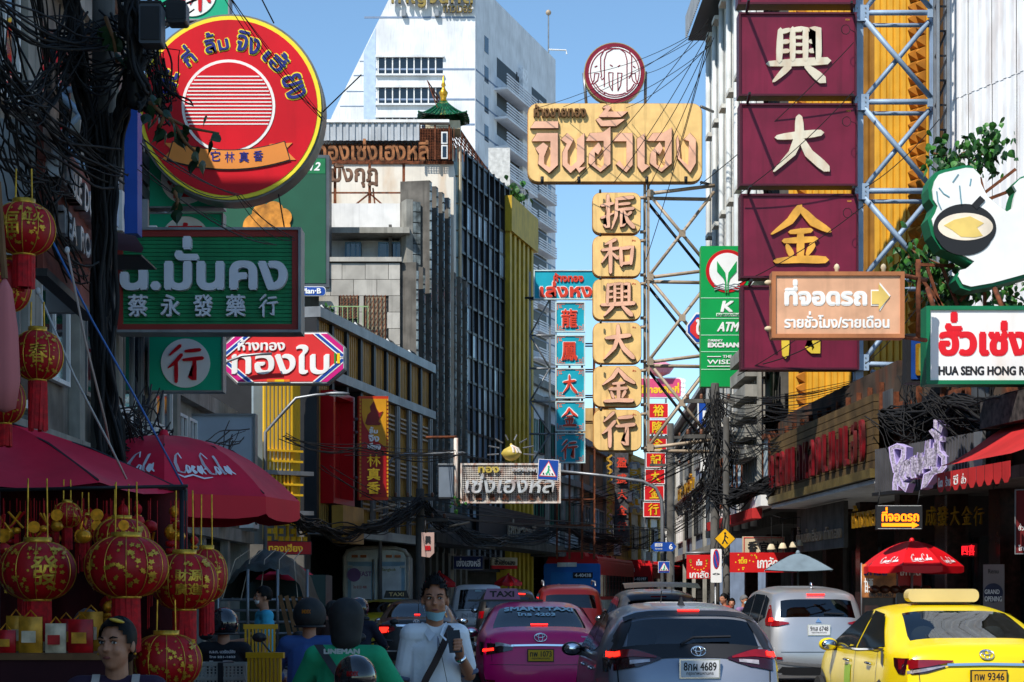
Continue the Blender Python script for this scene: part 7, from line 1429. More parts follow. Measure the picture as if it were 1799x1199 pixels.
# ---- lantern stall, parasols -------------------------------------------------------------
LRED = mat('lantern_silk', C(172, 8, 18), .5, var=.1, vs=10); LGOLD = mat('lantern_gold', C(206, 160, 52), .35, .5, var=.2, vs=30); TAS = mat('tassel_red', C(186, 8, 22), .7, var=.2, vs=40)
def lantern(label, cx, cy, rx, ry, Y, tl=90, rods=70, motif=None, seed=0, yaw=0):
    k = Y/F; rx, ry, tl, rods = rx*k, ry*k, tl*k, rods*k; t = thing('lantern', label, 'lantern', P(cx, cy, Y), R(yaw), 'red paper lanterns at the stall'); rn = random.Random(seed); n = 28
    prof = [(rx*max(.3, math.cos(a)**.75), ry*math.sin(a)) for a in [R(-74+148*i/14) for i in range(15)]]
    MB().lathe(prof, n*2, nl=n, lobe=.06).build('shade', LRED, t, True)
    for i in range(7): a_ = math.pi*(1+i/6)+.2; MB().tube([(r_*math.cos(a_)*1.005, r_*math.sin(a_)*1.005, z_) for r_, z_ in prof], .0022, 4).build('seam', LGOLD, t)
    for z, h in ((ry*.93, .12*ry+.01), (-ry*1.03, .1*ry)): MB().lathe([(rx*.36, z), (rx*.37, z+.004), (rx*.37, z+h), (rx*.33, z+h)], 20).build('gold_cap', LGOLD, t, True)
    for sg in (-1, 1): MB().tube([(sg*rx*.27, 0, ry), (sg*rx*.25, 0, ry+rods)], .004, 5).build('hanging_rod', LGOLD, t)
    for i in range(16):
        a = 2*math.pi*i/16; r_ = rx*.32; w_ = rx*.16; M_ = Matrix.Translation((r_*math.cos(a), r_*math.sin(a), -ry*1.03)) @ Matrix.Rotation(a+rn.uniform(-.3, .3), 4, 'Z') @ Matrix.Rotation(rn.uniform(-.05, .05), 4, 'X'); MB().box(-.004, .004, -w_/2, w_/2, -tl*rn.uniform(.9, 1.0), 0, M_).build('tassel', TAS, t)
    def proj(x, z): q = 1-(z/(ry*1.06))**2; w_ = rx*max(.12, math.cos(math.asin(max(-.99, min(.99, z/(ry*1.04)))))**.75); return (x, -math.sqrt(max(.0004, w_*w_-x*x))-.0025, z)
    for tx, x0, z0, x1, z1 in (motif or []):
        g = MB(); letters(g, tx, x0*rx, z0*ry, x1*rx, z1*ry, 0, .001, .012*rx); g.v = [(lambda p: (p[0], p[1]+y*.5, p[2]))(proj(x, z)) for x, y, z in g.v]; g.build('gold_character', LGOLD, t)
    g = MB()                                                                     # printed gold sprigs
    for i in range(80):
        a = rn.uniform(-1.25, 1.25); z = rn.uniform(-.72, .75)*ry; x = math.sin(a)*rx*.86; s_ = rx*rn.uniform(.025, .085)
        if motif and any(m_[1]-.05 < x/rx < m_[3]+.05 and m_[2]-.05 < z/ry < m_[4]+.05 for m_ in motif): continue
        th = rn.uniform(0, 3); pts = [(x+s_*math.cos(th+q)*(1 if j % 2 else .55), z+s_*math.sin(th+q)*(1 if j % 2 else .55)) for j, q in enumerate([R(36*w2) for w2 in range(10)])]; g.add([proj(*p) for p in pts]+[proj(x, z)], [(q, (q+1) % 10, 10) for q in range(10)])
    g.build('gold_sprigs', LGOLD, t)['kind'] = 'stuff'; return t
lantern('fat red lantern with a big gold character, leftmost of the lower row', 66, 1003, 66, 52, 8.6, 60, 110, [('發', .08, -.5, .72, .5)], 1)
lantern('fat red lantern with gold fan prints, next to the leftmost one', 222, 996, 72, 54, 8.5, 95, 95, None, 2)
lantern('red lantern with four gold characters, right end of the lower row', 324, 1022, 58, 50, 9.0, 100, 110, [('財源', -.12, .0, .66, .42), ('廣進', -.12, -.48, .66, -.06)], 3)
lantern('red lantern half hidden behind the one with four characters', 363, 1010, 36, 46, 9.6, 60, 95, None, 4)
lantern('low red lantern under the four character one', 292, 1162, 62, 48, 8.7, 60, 60, None, 5)
lantern('red lantern peeking above the fan printed one', 214, 945, 48, 34, 9.4, 40, 60, None, 6)
lantern('dark red lantern behind the stall, under the parasol edge', 118, 905, 24, 22, 9.6, 40, 40, None, 16); lantern('dim red lantern hanging right of the gold ornaments', 150, 925, 22, 20, 9.8, 60, 40, None, 17)
lantern('red and gold lantern at the left edge, high up', 42, 403, 54, 46, 7.8, 60, 60, [('福', -.6, -.4, .1, .5), ('紅火', .2, .1, .8, .5)], 7)
lantern('plain ribbed red lantern at the left edge', 12, 503, 42, 46, 7.9, 40, 60, None, 8); lantern('red lantern with a round gold print, above the parasol', 66, 625, 44, 44, 8.2, 90, 50, [('春', -.1, -.4, .6, .4)], 9); lantern('red lantern low at the left edge, just above the parasol', 8, 705, 36, 40, 8.3, 40, 50, None, 10)
def parasol(name, label, cx, ytop, yrim, r, Y, m, sides=8, rot=22.5, val=.16, pole=True, sag=.06, logos=(), dome=1.35, group=None, edge=None, sticky=True):
    """canopy of separate gores with a hanging valance"""
    k = Y/F; zt = CH+(HZ-ytop)*k; zr = CH+(HZ-yrim)*k; r = r*k; t = thing(name, label, 'parasol', ((cx-CX)*k, Y, 0), 0, group)
    def pt(a, q): return (r*q*math.cos(a), r*q*math.sin(a), zt-(zt-zr)*(q**dome)-0)
    for i in range(sides):
        a0, a1 = R(rot+360*i/sides), R(rot+360*(i+1)/sides); rows = []
        for j in range(9):
            q = max(.02, j/8); A, B = Vector(pt(a0, q)), Vector(pt(a1, q)); rows.append([tuple(A+(B-A)*u+Vector((0, 0, -sag*math.sin(math.pi*u)*math.sin(math.pi*q*.8)))) for u in (0, .25, .5, .75, 1)])
        g = MB().grid(rows, True).build('gore', m, t, True)
        A, B = Vector(rows[-1][0]), Vector(rows[-1][-1])
        if val: v = [tuple(A+(B-A)*u+Vector((0, 0, -val*(1-.25*(abs(2*u-1)**4))))) for u in (0, .08, .3, .5, .7, .92, 1)]; MB().grid([v, [tuple(A+(B-A)*u) for u in (0, .08, .3, .5, .7, .92, 1)]], True).build('valance', edge or m, t, True)
        MB().tube([pt(a0, .06), pt(a0, .5), pt(a0, .98)], .008, 4).build('rib', DARK, t)
        for gi, tx, u0, q0, u1, q1, ml in logos:
            if gi == i:
                L_ = MB(); brush(L_, 'CC', 0, 0, 1, 1, 0, .001, .8); out = []
                nn = ((Vector(pt(a1, .7))-Vector(pt(a0, .7))).cross(Vector(pt(a0, .4))-Vector(pt(a0, .9)))).normalized()
                for x, y, z in L_.v:
                    u = u0+(u1-u0)*x; q = q0+(q1-q0)*z; A2, B2 = Vector(pt(a0, q)), Vector(pt(a1, q)); p = A2+(B2-A2)*u+Vector((0, 0, -sag*math.sin(math.pi*u)*math.sin(math.pi*q*.8))); o_ = Vector((p.x, p.y, 0)).normalized(); out.append(tuple(p+o_*.012+Vector((0, 0, .012))))
                L_.v = out; L_.build('logo', ml, t)
    MB().lathe([(.001, .06), (.03, .05), (.05, 0), (.04, -.03), (.001, -.03)], 10, (0, 0, zt)).build('cap', m, t, True)
    if pole: MB().tube([(0, 0, 0), (0, 0, zt)], .022, 8).build('pole', STEEL, t, True); MB().lathe([(.001, 0), (.25, 0), (.25, .08), (.05, .1), (.001, .1)], 16).build('base', DCONC, t, True)
    return t
PAR = mat('parasol_crimson', C(208, 18, 54), .6, var=.12, vs=2, bump=.5, bs=3); PARV = mat('parasol_red', C(206, 14, 40), .55, var=.05); LOG = mat('logo_white', C(226, 222, 226), .6, var=0)
parasol('parasol', 'plain crimson parasol over the lantern stall at the left edge', 0, 742, 862, 322, 10.4, PAR, 8, 0, 0, sag=.07)
parasol('parasol', 'crimson parasol with white script logos, second from the left', 288, 766, 880, 238, 16.5, PAR, 8, 11, .2, sag=.02, dome=2.2, edge=PARV, logos=((5, 'Coca-Cola', .12, .9, .9, .58, LOG), (4, 'Coca-Cola', .12, .97, .9, .66, LOG), (6, 'Coca-Cola', .12, .9, .85, .58, LOG)))
PRED = mat('parasol_scarlet', C(206, 14, 26), .5, var=.05)
parasol('parasol', 'scarlet parasol in the sun in front of the cafe', 1602, 951, 996, 90, 31, PRED, 8, 22.5, .12, sag=.02, dome=1.8, logos=((5, 'Coca-Cola', .2, .92, .85, .66, LOG), (4, 'Coca-Cola', .25, .95, .85, .74, LOG), (6, 'Coca-Cola', .2, .95, .8, .74, LOG)))
parasol('parasol', 'faded blue-grey parasol left of the scarlet one', 1402, 972, 1002, 82, 37, mat('parasol_slate', C(112, 130, 142), .7, var=.12, streak=.2), 4, 38, 0, sag=.05)
parasol('parasol', 'small red parasol behind the box truck', 772, 1006, 1024, 30, 58, PRED, 8, 22.5, .15, group=None); parasol('parasol', 'small red parasol right of the white pickup', 893, 1010, 1024, 26, 63, PRED, 8, 22.5, .12)
parasol('parasol', 'crimson parasol behind the tarpaulin truck', 490, 978, 1010, 60, 30, PAR, 8, 10, .1)
# folded cloth at the near left edge
fb = thing('folded_parasol', 'blurred pink furled parasol hanging at the left edge', 'parasol', P(8, 640, 5.2)); k = 5.2/F
MB().lathe([(2*k, -85*k), (20*k, -78*k), (28*k, -30*k), (24*k, 60*k), (14*k, 130*k), (3*k, 150*k)], 18, nl=6, lobe=.18).build('cloth', mat('washed_pink', C(196, 110, 110), .8, var=.12), fb, True); MB().tube([(0, 0, 150*k), (-.02, 0, 320*k)], .01, 6).build('stick', WOOD, fb)
# ropes
for i, (pts, m_) in enumerate((([(67, 512, 9.5), (130, 660, 9.6), (193, 782, 9.8), (222, 842, 10)], 'pale rope from the lantern rail down to the near parasol'), ([(118, 440, 9.5), (150, 600, 9.6), (185, 740, 9.8), (192, 780, 10)], 'second pale rope beside the lantern rail'), ([(90, 420, 9.5), (160, 560, 10), (250, 720, 10.4), (328, 866, 10.6)], 'blue and white rope stretched to the parasol corner'))):
    r_ = thing('rope', m_, 'rope', P(pts[0][0], pts[0][1], pts[0][2])); o = MB().tube([P(a, b, c)-P(*pts[0]) for a, b, c in pts], .006, 6).build('strand', [mat('rope_grey', C(190, 186, 184), .8), mat('rope_beige', C(180, 160, 150), .8), mat('rope_blue', C(60, 110, 180), .7)][i], r_, True); MB().ell((0, 0, 0), (.014, .014, .02)).build('knot', MATS['rope_grey'], r_, True)
# hanging rail and ornaments
rl = thing('lantern_rail', 'bamboo rail holding lanterns and ornaments under the parasol', 'rail', P(190, 872, 9.0)); k = 9/F
MB().tube([(-200*k, 0, .03), (140*k, 0, .05)], .009, 8).build('rail', DARK, rl, True)
for px in (-196, 128): MB().tube([(px*k, .02, .03), (px*k, .02, -(CH+(HZ-872)*k))], .012, 8).build('post', DARK, rl, True)
rn = random.Random(11); OG = mat('ornament_gold', C(226, 150, 30), .3, .5, var=.2, vs=30)
desc = ['far left', 'next to the far left', 'left of the leftmost lantern rods', 'above the leftmost lantern', 'right of the leftmost lantern', 'between the two fat lanterns', 'left of the fan lantern', 'above the fan lantern', 'right of the fan lantern', 'left of the four character lantern', 'above the four character lantern', 'at the right end of the rail', 'deep behind the leftmost lantern', 'deep behind the fan lantern', 'deep behind the four character lantern', 'deep at the rail end']
for i in range(16):
    px = 6+i*23.5 if i < 12 else 60+(i-12)*85; dy = rn.uniform(18, 40); o = thing('hanging_ornament', 'red and gold hanging ornament, %s' % desc[i], 'ornament', P(px, 876, 9.15+.35*(i % 3)), 0, 'ornaments hanging at the stall'); k = 9.2/F; z = 0
    MB().tube([(0, 0, 0), (0, 0, -dy*k)], .002, 4).build('cord', TAS, o); z = -dy*k
    for j in range(rn.randint(2, 4)):
        r_ = rn.uniform(7, 15)*k; kind = rn.random(); z -= r_
        if kind < .4: MB().lathe([(.2*r_, -r_*.8), (r_*.8, -r_*.5), (r_, 0), (r_*.8, r_*.5), (.2*r_, r_*.8)], 12, (0, 0, z), nl=6, lobe=.1).build('bead', OG if j % 2 else LRED, o, True)
        elif kind < .75: MB().lathe([(r_*.25, -.004), (r_, -.004), (r_, .004), (r_*.25, .004)], 14, M=Matrix.Translation((0, 0, z)) @ Matrix.Rotation(math.pi/2, 4, 'X')).build('coin', OG, o)
        else:
            for q in range(4): MB().tube([(rn.uniform(-1, 1)*r_, rn.uniform(-.5, .5)*r_, z+r_), (rn.uniform(-1, 1)*r_, rn.uniform(-.5, .5)*r_, z-r_)], .006, 5).build('firecracker', LRED if q % 2 else OG, o)
        z -= r_*.8
    for q in range(5): MB().box(-.012+q*.005, -.009+q*.005, -.004, .004, z-rn.uniform(20, 34)*k, z).build('tassel', TAS, o)
bk = thing('dark_fill_sheet', 'added dark red sheet that darkens the gaps behind the lanterns', 'cloth', P(165, 1199, 10.3)); bk.location.z = .02; k = 10.3/F  # sheet added so the gaps between the lanterns look densely dark
MB().grid([[((-190+i*22)*k, .05*math.sin(i*1.7), (.05+z)) for i in range(17)] for z in (0, .7, 1.4, CH+(HZ-880)*k)]).build('cloth', mat('fill_dark_red', C(72, 14, 18), .9, var=.3, vs=4), bk, True)
MB().tube([(-190*k, 0, CH+(HZ-880)*k+.05), (162*k, 0, CH+(HZ-880)*k+.05)], .012, 6).build('rod', DARK, bk)
for x in (-188, 160): MB().tube([(x*k, .02, -.02), (x*k, .02, CH+(HZ-880)*k+.05)], .012, 6).build('post', DARK, bk)
for i in range(44):
    px = rn.uniform(2, 345); y0 = rn.choice((880, 880, 900, 960, 1010)); Yo = rn.uniform(9.5, 10.15); o = thing('hanging_ornament', 'one of the many small ornaments crowding the stall behind the lanterns', 'ornament', P(px, y0, Yo), rn.uniform(-.6, .6), 'small ornaments crowding the stall'); k = Yo/F; z = -rn.uniform(6, 50)*k
    MB().tube([(0, 0, (y0-880)*k), (0, 0, z)], .002, 4).build('cord', TAS, o); r_ = rn.uniform(6, 15)*k; c1, c2 = rn.sample([OG, LRED, TAS, OG], 2)
    MB().lathe([(.3*r_, -r_*1.1), (r_*.9, -r_*.5), (r_, 0), (r_*.9, r_*.5), (.3*r_, r_*1.1)], 10, (0, 0, z-r_), nl=5, lobe=.2).build('bead', c1, o, True); z -= 2.1*r_
    for q in range(rn.randint(1, 3)): MB().lathe([(.001, 0), (r_*.7, -r_*.1), (r_*.75, -r_*.7), (r_*.2, -r_*.9)], 8, (0, 0, z)).build('bell', c2, o, True); z -= r_
    for q in range(4): MB().box(-.014+q*.008, -.010+q*.008, -.004, .004, z-rn.uniform(16, 60)*k, z).build('tassel', TAS, o)
# stall table with goods
tb = thing('stall_table', 'dark cloth covered stall table under the lanterns', 'table', P(90, 1199, 8.4)); tb.location.z = .004; k = 8.4/F; zt = CH+(HZ-1150)*k
MB().box(-95*k, 135*k, 0, .7, zt-.03, zt).build('table_top', WOOD, tb); MB().box(-94*k, 134*k, .01, .03, .12, zt-.03).build('table_cloth', mat('dark_cloth', C(50, 16, 22), .9, var=.2), tb)
for x in (-90*k, 130*k):
    for y in (.06, .64): MB().box(x-.02, x+.02, y-.02, y+.02, 0, zt-.03).build('leg', WOOD, tb)
PACK = [mat('packet_red', C(176, 16, 24), .35, var=.2, vs=20), mat('packet_gold', C(200, 140, 40), .35, .3, var=.2, vs=20), mat('packet_cream', C(210, 190, 160), .5, var=.15, vs=20)]
pd = ['with a gold cap, at the left edge', 'left of the woman, second from the edge', 'third from the left edge', 'nearest the woman', 'behind the first one', 'behind the woman', 'leaning at the back', 'at the back near the vendor']
for i in range(8):
    px = 10+(i % 4)*44+(i//4)*18; o = thing('gift_packet', 'shiny New Year gift packet on the table, %s' % pd[i], 'packet', P(px, 1150, 8.5+.3*(i//4)), 0, 'gift packets on the stall table'); o.location.z = zt+.001; w_, h = rn.uniform(.045, .06), rn.uniform(.1, .2)+.05*(i//4)
    m0, m1 = PACK[i % 3], PACK[(i+1) % 3]; g = MB(); g.grid([[(x*w_, -.03*(1-x*x)*math.sin(math.pi*min(.95, max(.05, z)))-.005, z*h) for x in (-1, -.5, 0, .5, 1)] for z in (0, .2, .5, .8, 1)]); g.grid([[(x*w_, .03*(1-x*x)*math.sin(math.pi*min(.95, max(.05, z)))+.005, z*h) for x in (1, .5, 0, -.5, -1)] for z in (0, .2, .5, .8, 1)]); g.build('bag', m0, o, True)
    MB().box(-w_*.6, w_*.6, -.04, -.037, h*.3, h*.62).build('print', m1, o); MB().tube([(-w_*.5, 0, h), (0, 0, h+.03), (w_*.5, 0, h)], .004, 5).build('tie', OG, o)
# ---- wooden tea room sign, awning, lattice at the upper left -----------------------------
PLK = [mat('plank_%d' % i, C(*c), .75, var=.2, vs=4, streak=.2) for i, c in enumerate(((122, 62, 54), (108, 54, 46), (136, 74, 62)))]
fr = Fr('tea_room_sign', 'reddish wooden plank sign with raised metal letters at the left', 'sign', (62, 14.4), (150, 16.7), 3.8)
z0 = fr.z(106, 512); z1 = fr.z(106, 262); n = 7
for i in range(n): fr.boxu('plank', PLK[i % 3], 0, z0+(z1-z0)*i/n+.004, fr.L, z0+(z1-z0)*(i+1)/n-.004, .06+.006*(i % 2), .05)
SLV = mat('letter_silver', C(176, 180, 186), .3, .7, var=.2, vs=6)
for tx, ya, yb, u0, u1 in (('DOUBLE', .62, .82, .04, .52), ('DOGS', .62, .82, .58, .97), ('TEA', .3, .48, .14, .42), ('ROOM', .3, .48, .5, .95)):
    m_ = MB(); letters(m_, tx, fr.L*u0, z0+(z1-z0)*ya, fr.L*u1, z0+(z1-z0)*yb, -.16, .1, .012); m_.build('lettering', SLV, fr.root)
fr.boxu('frame', DARK, -.03, z0-.06, fr.L+.03, z0, .1, .12); fr.boxu('brace', STEEL, .1, z0-.02, .2, z1, -.02, .3); fr.boxu('brace', STEEL, fr.L-.2, z0-.02, fr.L-.1, z1, -.02, .3)
mb = MB(); mb.prism([(0, 0), (.3, 0), (.34, .5), (.25, .8), (.1, .75), (-.05, .4)], -.1, -.04); d_ = mb.build('dog_cutout', mat('poster_tan', C(150, 130, 120), .5, var=.4, vs=7), fr.root); d_.location = (.02, -.02, z1-.3)
aw = thing('shop_awning', 'dark maroon awning over the tea room door', 'awning', P(190, 455, 17)); k = 17/F; AW = mat('dark_maroon', C(70, 26, 30), .75, var=.12)
MB().grid([[(-45*k, .4, 62*k), (0, .3, 58*k), (40*k, .2, 48*k)], [(-45*k, -.1, 30*k), (0, -.2, 25*k), (74*k, -.3, 8*k)], [(-45*k, -.2, 14*k), (0, -.3, 8*k), (74*k, -.4, -4*k)]], True).build('canopy', AW, aw, True); MB().box(-45*k, 70*k, -.3, .4, -6*k, -3*k).build('frame', DARK, aw)
fr = Fr('steel_lattice', 'pale blue steel lattice behind the cables at the upper left', 'truss', (95, 24), (205, 24), 5.5)
for px in (186, 197, 100): fr.boxu('upright', BSTEEL, fr.u(px)-.035, 0, fr.u(px)+.035, fr.z(px, 140), .05, .08)
for a in ((104, 245, 186, 165), (104, 165, 186, 245), (104, 330, 186, 250), (104, 250, 186, 330)): fr.tube('brace', BSTEEL, [(a[0], a[1], .1), (a[2], a[3], .1)], .05, 4)
for y in (160, 247, 335): fr.tube('chord', BSTEEL, [(100, y, .06), (196, y, .06)], .045, 4)
fr.box('side_panel', mat('panel_grey', C(176, 186, 200), .6, var=.05), 191, 224, 209, 400, .2, .2); fr.box('blue_panel', BLUE, 213, 185, 236, 405, -.2, .3)
# ---- poles -------------------------------------------------------------------------------
def conc_pole(label, px, Y, ytop, r=.15, arms=(.93, .8)): 
    t = thing('utility_pole', label, 'pole', ((px-CX)/F*Y, Y, 0)); h = CH+(HZ-ytop)/F*Y; MB().lathe([(r, 0), (r*.8, h), (r*.7, h+.02)], 10).build('shaft', DCONC, t, True, False, 40)
    for q in arms: MB().box(-.8, .8, -.06, .06, h*q, h*q+.1).build('crossarm', DCONC, t)
    for q in arms:
        for x in (-.7, -.35, .35, .7): MB().lathe([(.03, 0), (.05, .03), (.03, .06), (.05, .09), (.02, .14)], 8, (x, 0, h*q+.1)).build('insulator', mat('insulator', C(120, 80, 60), .3), t, True)
    return t
conc_pole('near concrete utility pole wrapped in cables on the left', 182, 15.5, -60, .12, ()); conc_pole('concrete utility pole in the cable tangle right of centre', 1256, 47, 675, .13); conc_pole('second concrete pole carrying the yellow diamond sign', 1276, 46, 735, .1, ()); conc_pole('far concrete pole between red boards and pink sign', 1178, 70, 745, .16); conc_pole('concrete pole in the cable crossing left of centre', 738, 52, 860, .15)
# street lamp arm gantry with crossing sign
YS_ = 48.6
def gantry(label, px, Y, y0, arm, r=.06):
    t = thing('signal_gantry', label, 'gantry', ((px-CX)/F*Y, Y, 0)); pts = [(0, 0, 0), (0, 0, CH+(HZ-y0)/F*Y)]+[((a-px)/F*Y, 0, CH+(HZ-b)/F*Y) for a, b in arm]; MB().tube(pts, [r*1.4, r*1.3]+[r*(1.1-.4*i/len(arm)) for i in range(len(arm))], 10).build('mast', STEEL, t, True); return t
gantry('galvanised gantry with a long curved arm over the street', 1164, YS_, 905, [(1162, 878), (1152, 858), (1130, 846), (1060, 836), (985, 828)], .045); gantry('thin far gantry arm with a small crossing sign', 940, 108, 930, [(944, 922), (1000, 923), (1040, 924)], .05)
o = MB().prism(rr(-1.0, -.5, 1.0, .5, .45), -.0, .0).build('traffic_island', PAVE); o.data.clear_geometry(); o.data.from_pydata([((1164-CX)/F*YS_+x, YS_+y, z) for z in (.0, .15) for x, y in rr(-.5, -1.6, .5, 1.6, .45)], [], [tuple(range(24, 48))]+[(i, (i+1) % 24, (i+1) % 24+24, i+24) for i in range(24)]); o['kind'] = 'structure'
def xing(label, cx, cy, hw_, Y, tilt=0):
    fr = Fr('crossing_sign', label, 'sign', (cx-hw_, Y), (cx+hw_, Y), CH+(HZ-cy-hw_)/F*Y); h = hw_; q = lambda x, y: (cx+x*h*math.cos(tilt)-y*h*math.sin(tilt), cy+x*h*math.sin(tilt)+y*h*math.cos(tilt))
    fr.poly('board', PWHITE, [q(-1, -1), q(1, -1), q(1, 1), q(-1, 1)], .1, .06); fr.poly('panel', BLUE, [q(-.95, -.95), q(.95, -.95), q(.95, .95), q(-.95, .95)], .106, .03); fr.poly('triangle_rim', VR, [q(0, -.85), q(.86, .68), q(-.86, .68)], .112, .02); fr.poly('triangle', PWHITE, [q(0, -.72), q(.74, .6), q(-.74, .6)], .118, .02)
    for i in range(4): fr.poly('stripe', INK, [q(-.52+i*.28, .32), q(-.4+i*.28, .32), q(-.34+i*.3, .52), q(-.5+i*.3, .52)], .124, .02)
    GM = mat('led_green', C(30, 190, 130), .5); fr.disc('walker_head', GM, *q(.02, -.3), .09*h, None, .13, .02, 10); fr.line('walker', GM, [q(.02, -.2), q(0, .1), q(.16, .48)], .11*h, .13, .02); fr.line('walker', GM, [q(0, .1), q(-.18, .48)], .11*h, .13, .02); fr.line('walker', GM, [q(.02, -.12), q(.18, .08)], .08*h, .13, .02)
xing('large blue crossing sign on the gantry arm', 963, 826, 18, YS_, .06); xing('small blue crossing sign on the far gantry', 1047, 925, 10, 107.5); xing('blue crossing sign on the gantry mast', 1166, 997, 10, YS_-.3)
fr = Fr('street_name_sign', 'blue pointed street name plate on the gantry mast', 'sign', (1142, YS_-.2), (1188, YS_-.2), 3); fr.poly('plate', BLUE, [(1142, 961), (1149, 953), (1181, 953), (1188, 961), (1181, 969), (1149, 969)], .1, .04); fr.text('lettering', PWHITE, 'เยาวราช', 1150, 955, 1163, 961, .11, .01, .2); fr.text('lettering', PWHITE, '6', 1175, 956, 1181, 966, .11, .01, .4); fr.text('lettering', PWHITE, 'Yaowarat', 1150, 963, 1163, 966, .11, .01)
fr = Fr('pedestrian_sign', 'yellow diamond pedestrian warning sign on the concrete pole', 'sign', (1254, 45.6), (1292, 45.6), 2); fr.poly('rim', INK, [(1273, 928), (1292, 947), (1273, 966), (1254, 947)], .1, .03); fr.poly('plate', mat('sign_amber', C(236, 180, 20), .4), [(1273, 929.5), (1290.5, 947), (1273, 964.5), (1255.5, 947)], .106, .02); fr.disc('walker_head', INK, 1273, 937.5, 2, None, .112, .01, 10); fr.line('walker', INK, [(1273, 940), (1272, 948), (1277, 956)], 2.4, .112, .01); fr.line('walker', INK, [(1272, 948), (1268, 956)], 2.2, .112, .01); fr.line('walker', INK, [(1273, 941), (1278, 946)], 1.8, .112, .01)
fr = Fr('no_parking_sign', 'tall white panel with a blue and red no parking oval', 'sign', (1248, 45.2), (1267, 45.2), 1.6); fr.poly('panel', PWHITE, rr(1248, 965, 1267, 1024, 2), .1, .03); fr.disc('ring', RED, 1257.5, 983, 5.8, 17.5, .106, .01, 24); fr.disc('disc', BLUE, 1257.5, 983, 4.4, 15, .112, .01, 24); fr.line('bar', RED, [(1254.5, 971), (1260.5, 995)], 1.8, .118, .01); fr.text('arrows', INK, '<>', 1251, 1007, 1264, 1011, .106, .01, .3); fr.tube('post', STEEL, [(1257, 1024, 0), (1257, 1160, 0)], .03)
# right kerb clutter: cart posters, roll-up, vertical poster
fr = Fr('chestnut_cart', 'chestnut cart with an orange poster under the scarlet parasol', 'cart', (1506, 31.4), (1640, 31.4), 0)
fr.box('counter', MARB, 1512, 1040, 1636, 1112, .2, .7); fr.box('poster', mat('poster_orange', C(206, 130, 70), .5, var=.3, vs=5), 1508, 992, 1568, 1050, .3, .03); fr.text('poster_lettering', BLUE, 'เกาลัด', 1512, 996, 1552, 1012, .31, .01, .5); fr.text('poster_lettering', PWHITE, '甘栗', 1512, 1016, 1528, 1042, .31, .01, .4); fr.text('poster_phone', INK, '082-9810657', 1520, 1042, 1564, 1049, .31, .01, .3); fr.box('poster', mat('poster_crimson', C(160, 16, 20), .5, var=.1), 1572, 996, 1612, 1030, .3, .03); fr.text('poster_lettering', PWHITE, 'เกาลัด', 1575, 999, 1610, 1012, .31, .01, .4)
for px in (1508, 1568, 1612): fr.tube('post', STEEL, [(px, 990, .28), (px, 1110, .28)], .015)
for i in range(6): MB().ell((fr.u(1530+i*18), -.3, fr.z(1530, 1036)), (.1, .1, .07)).build('chestnut_heap', mat('chestnut', C(70, 36, 22), .4, var=.3, vs=30), fr.root, True)
fr = Fr('rollup_banner', 'dark roll-up banner reading grand opening beside the cafe', 'sign', (1729, 30.6), (1766, 30.4), 0); fr.box('panel', mat('banner_grey', C(120, 112, 112), .6, var=.06), 1729, 992, 1766, 1082, .05, .02); fr.disc('circle', mat('banner_navy', C(44, 50, 74), .6), 1747, 1042, 17, None, .056, .01, 24); fr.text('lettering', PWHITE, 'GRAND', 1732, 1036, 1758, 1044, .062, .005, .1); fr.text('lettering', PWHITE, 'OPENING', 1732, 1048, 1762, 1057, .062, .005, .1); fr.text('lettering', INK, 'Renu', 1738, 1000, 1756, 1008, .056, .005); fr.box('foot', STEEL, 1727, 1080, 1768, 1086, .15, .25)
fr = Fr('vertical_poster', 'red and black vertical poster at the right edge', 'sign', (1786, 27.4), (1830, 27.2), 1.8); fr.box('panel', mat('poster_dark', C(90, 14, 18), .5, var=.1), 1787, 862, 1830, 972, .05, .04); fr.text('lettering', PWHITE, 'ฮั่วเซ่งฮง', 1791, 920, 1826, 932, .056, .005); fr.text('lettering', PWHITE, 'โทร', 1791, 958, 1806, 968, .056, .005); frame4(fr, STEEL, 1785, 860, 1831, 974, 1.6, .07, .06)
fr = Fr('neon_sign', 'red neon characters glowing inside the cafe window', 'sign', (1690, 32.6), (1716, 32.4), 1.5); fr.text('tubes', mat('neon_red', C(255, 30, 40), .5, emit=1.4), '四喜', 1692, 958, 1714, 976, .05, .02); fr.box('backing', INK, 1689, 955, 1717, 979, 0, .03)
bl_ = thing('string_lamp', 'row of white bell lamps over the chestnut shop', 'lamp', P(1358, 925, 43)); k = 43/F
MB().tube([(-3*k, 0, 20*k), (20*k, 0, 13*k), (47*k, 0, 16*k)], .01, 4).build('wire', CABLE, bl_)
for dx, dy in ((-3, -40), (17, -38), (36, -36), (48, -33)): MB().lathe([(.03, .12), (.06, .1), (.1, 0), (.105, -.02), (.001, -.01)], 12, (dx*k, 0, dy*k)).build('shade', CREAM, bl_, True); MB().tube([(dx*k, 0, dy*k+.1), (dx*k, 0, 16*k)], .006, 4).build('cord', CABLE, bl_)
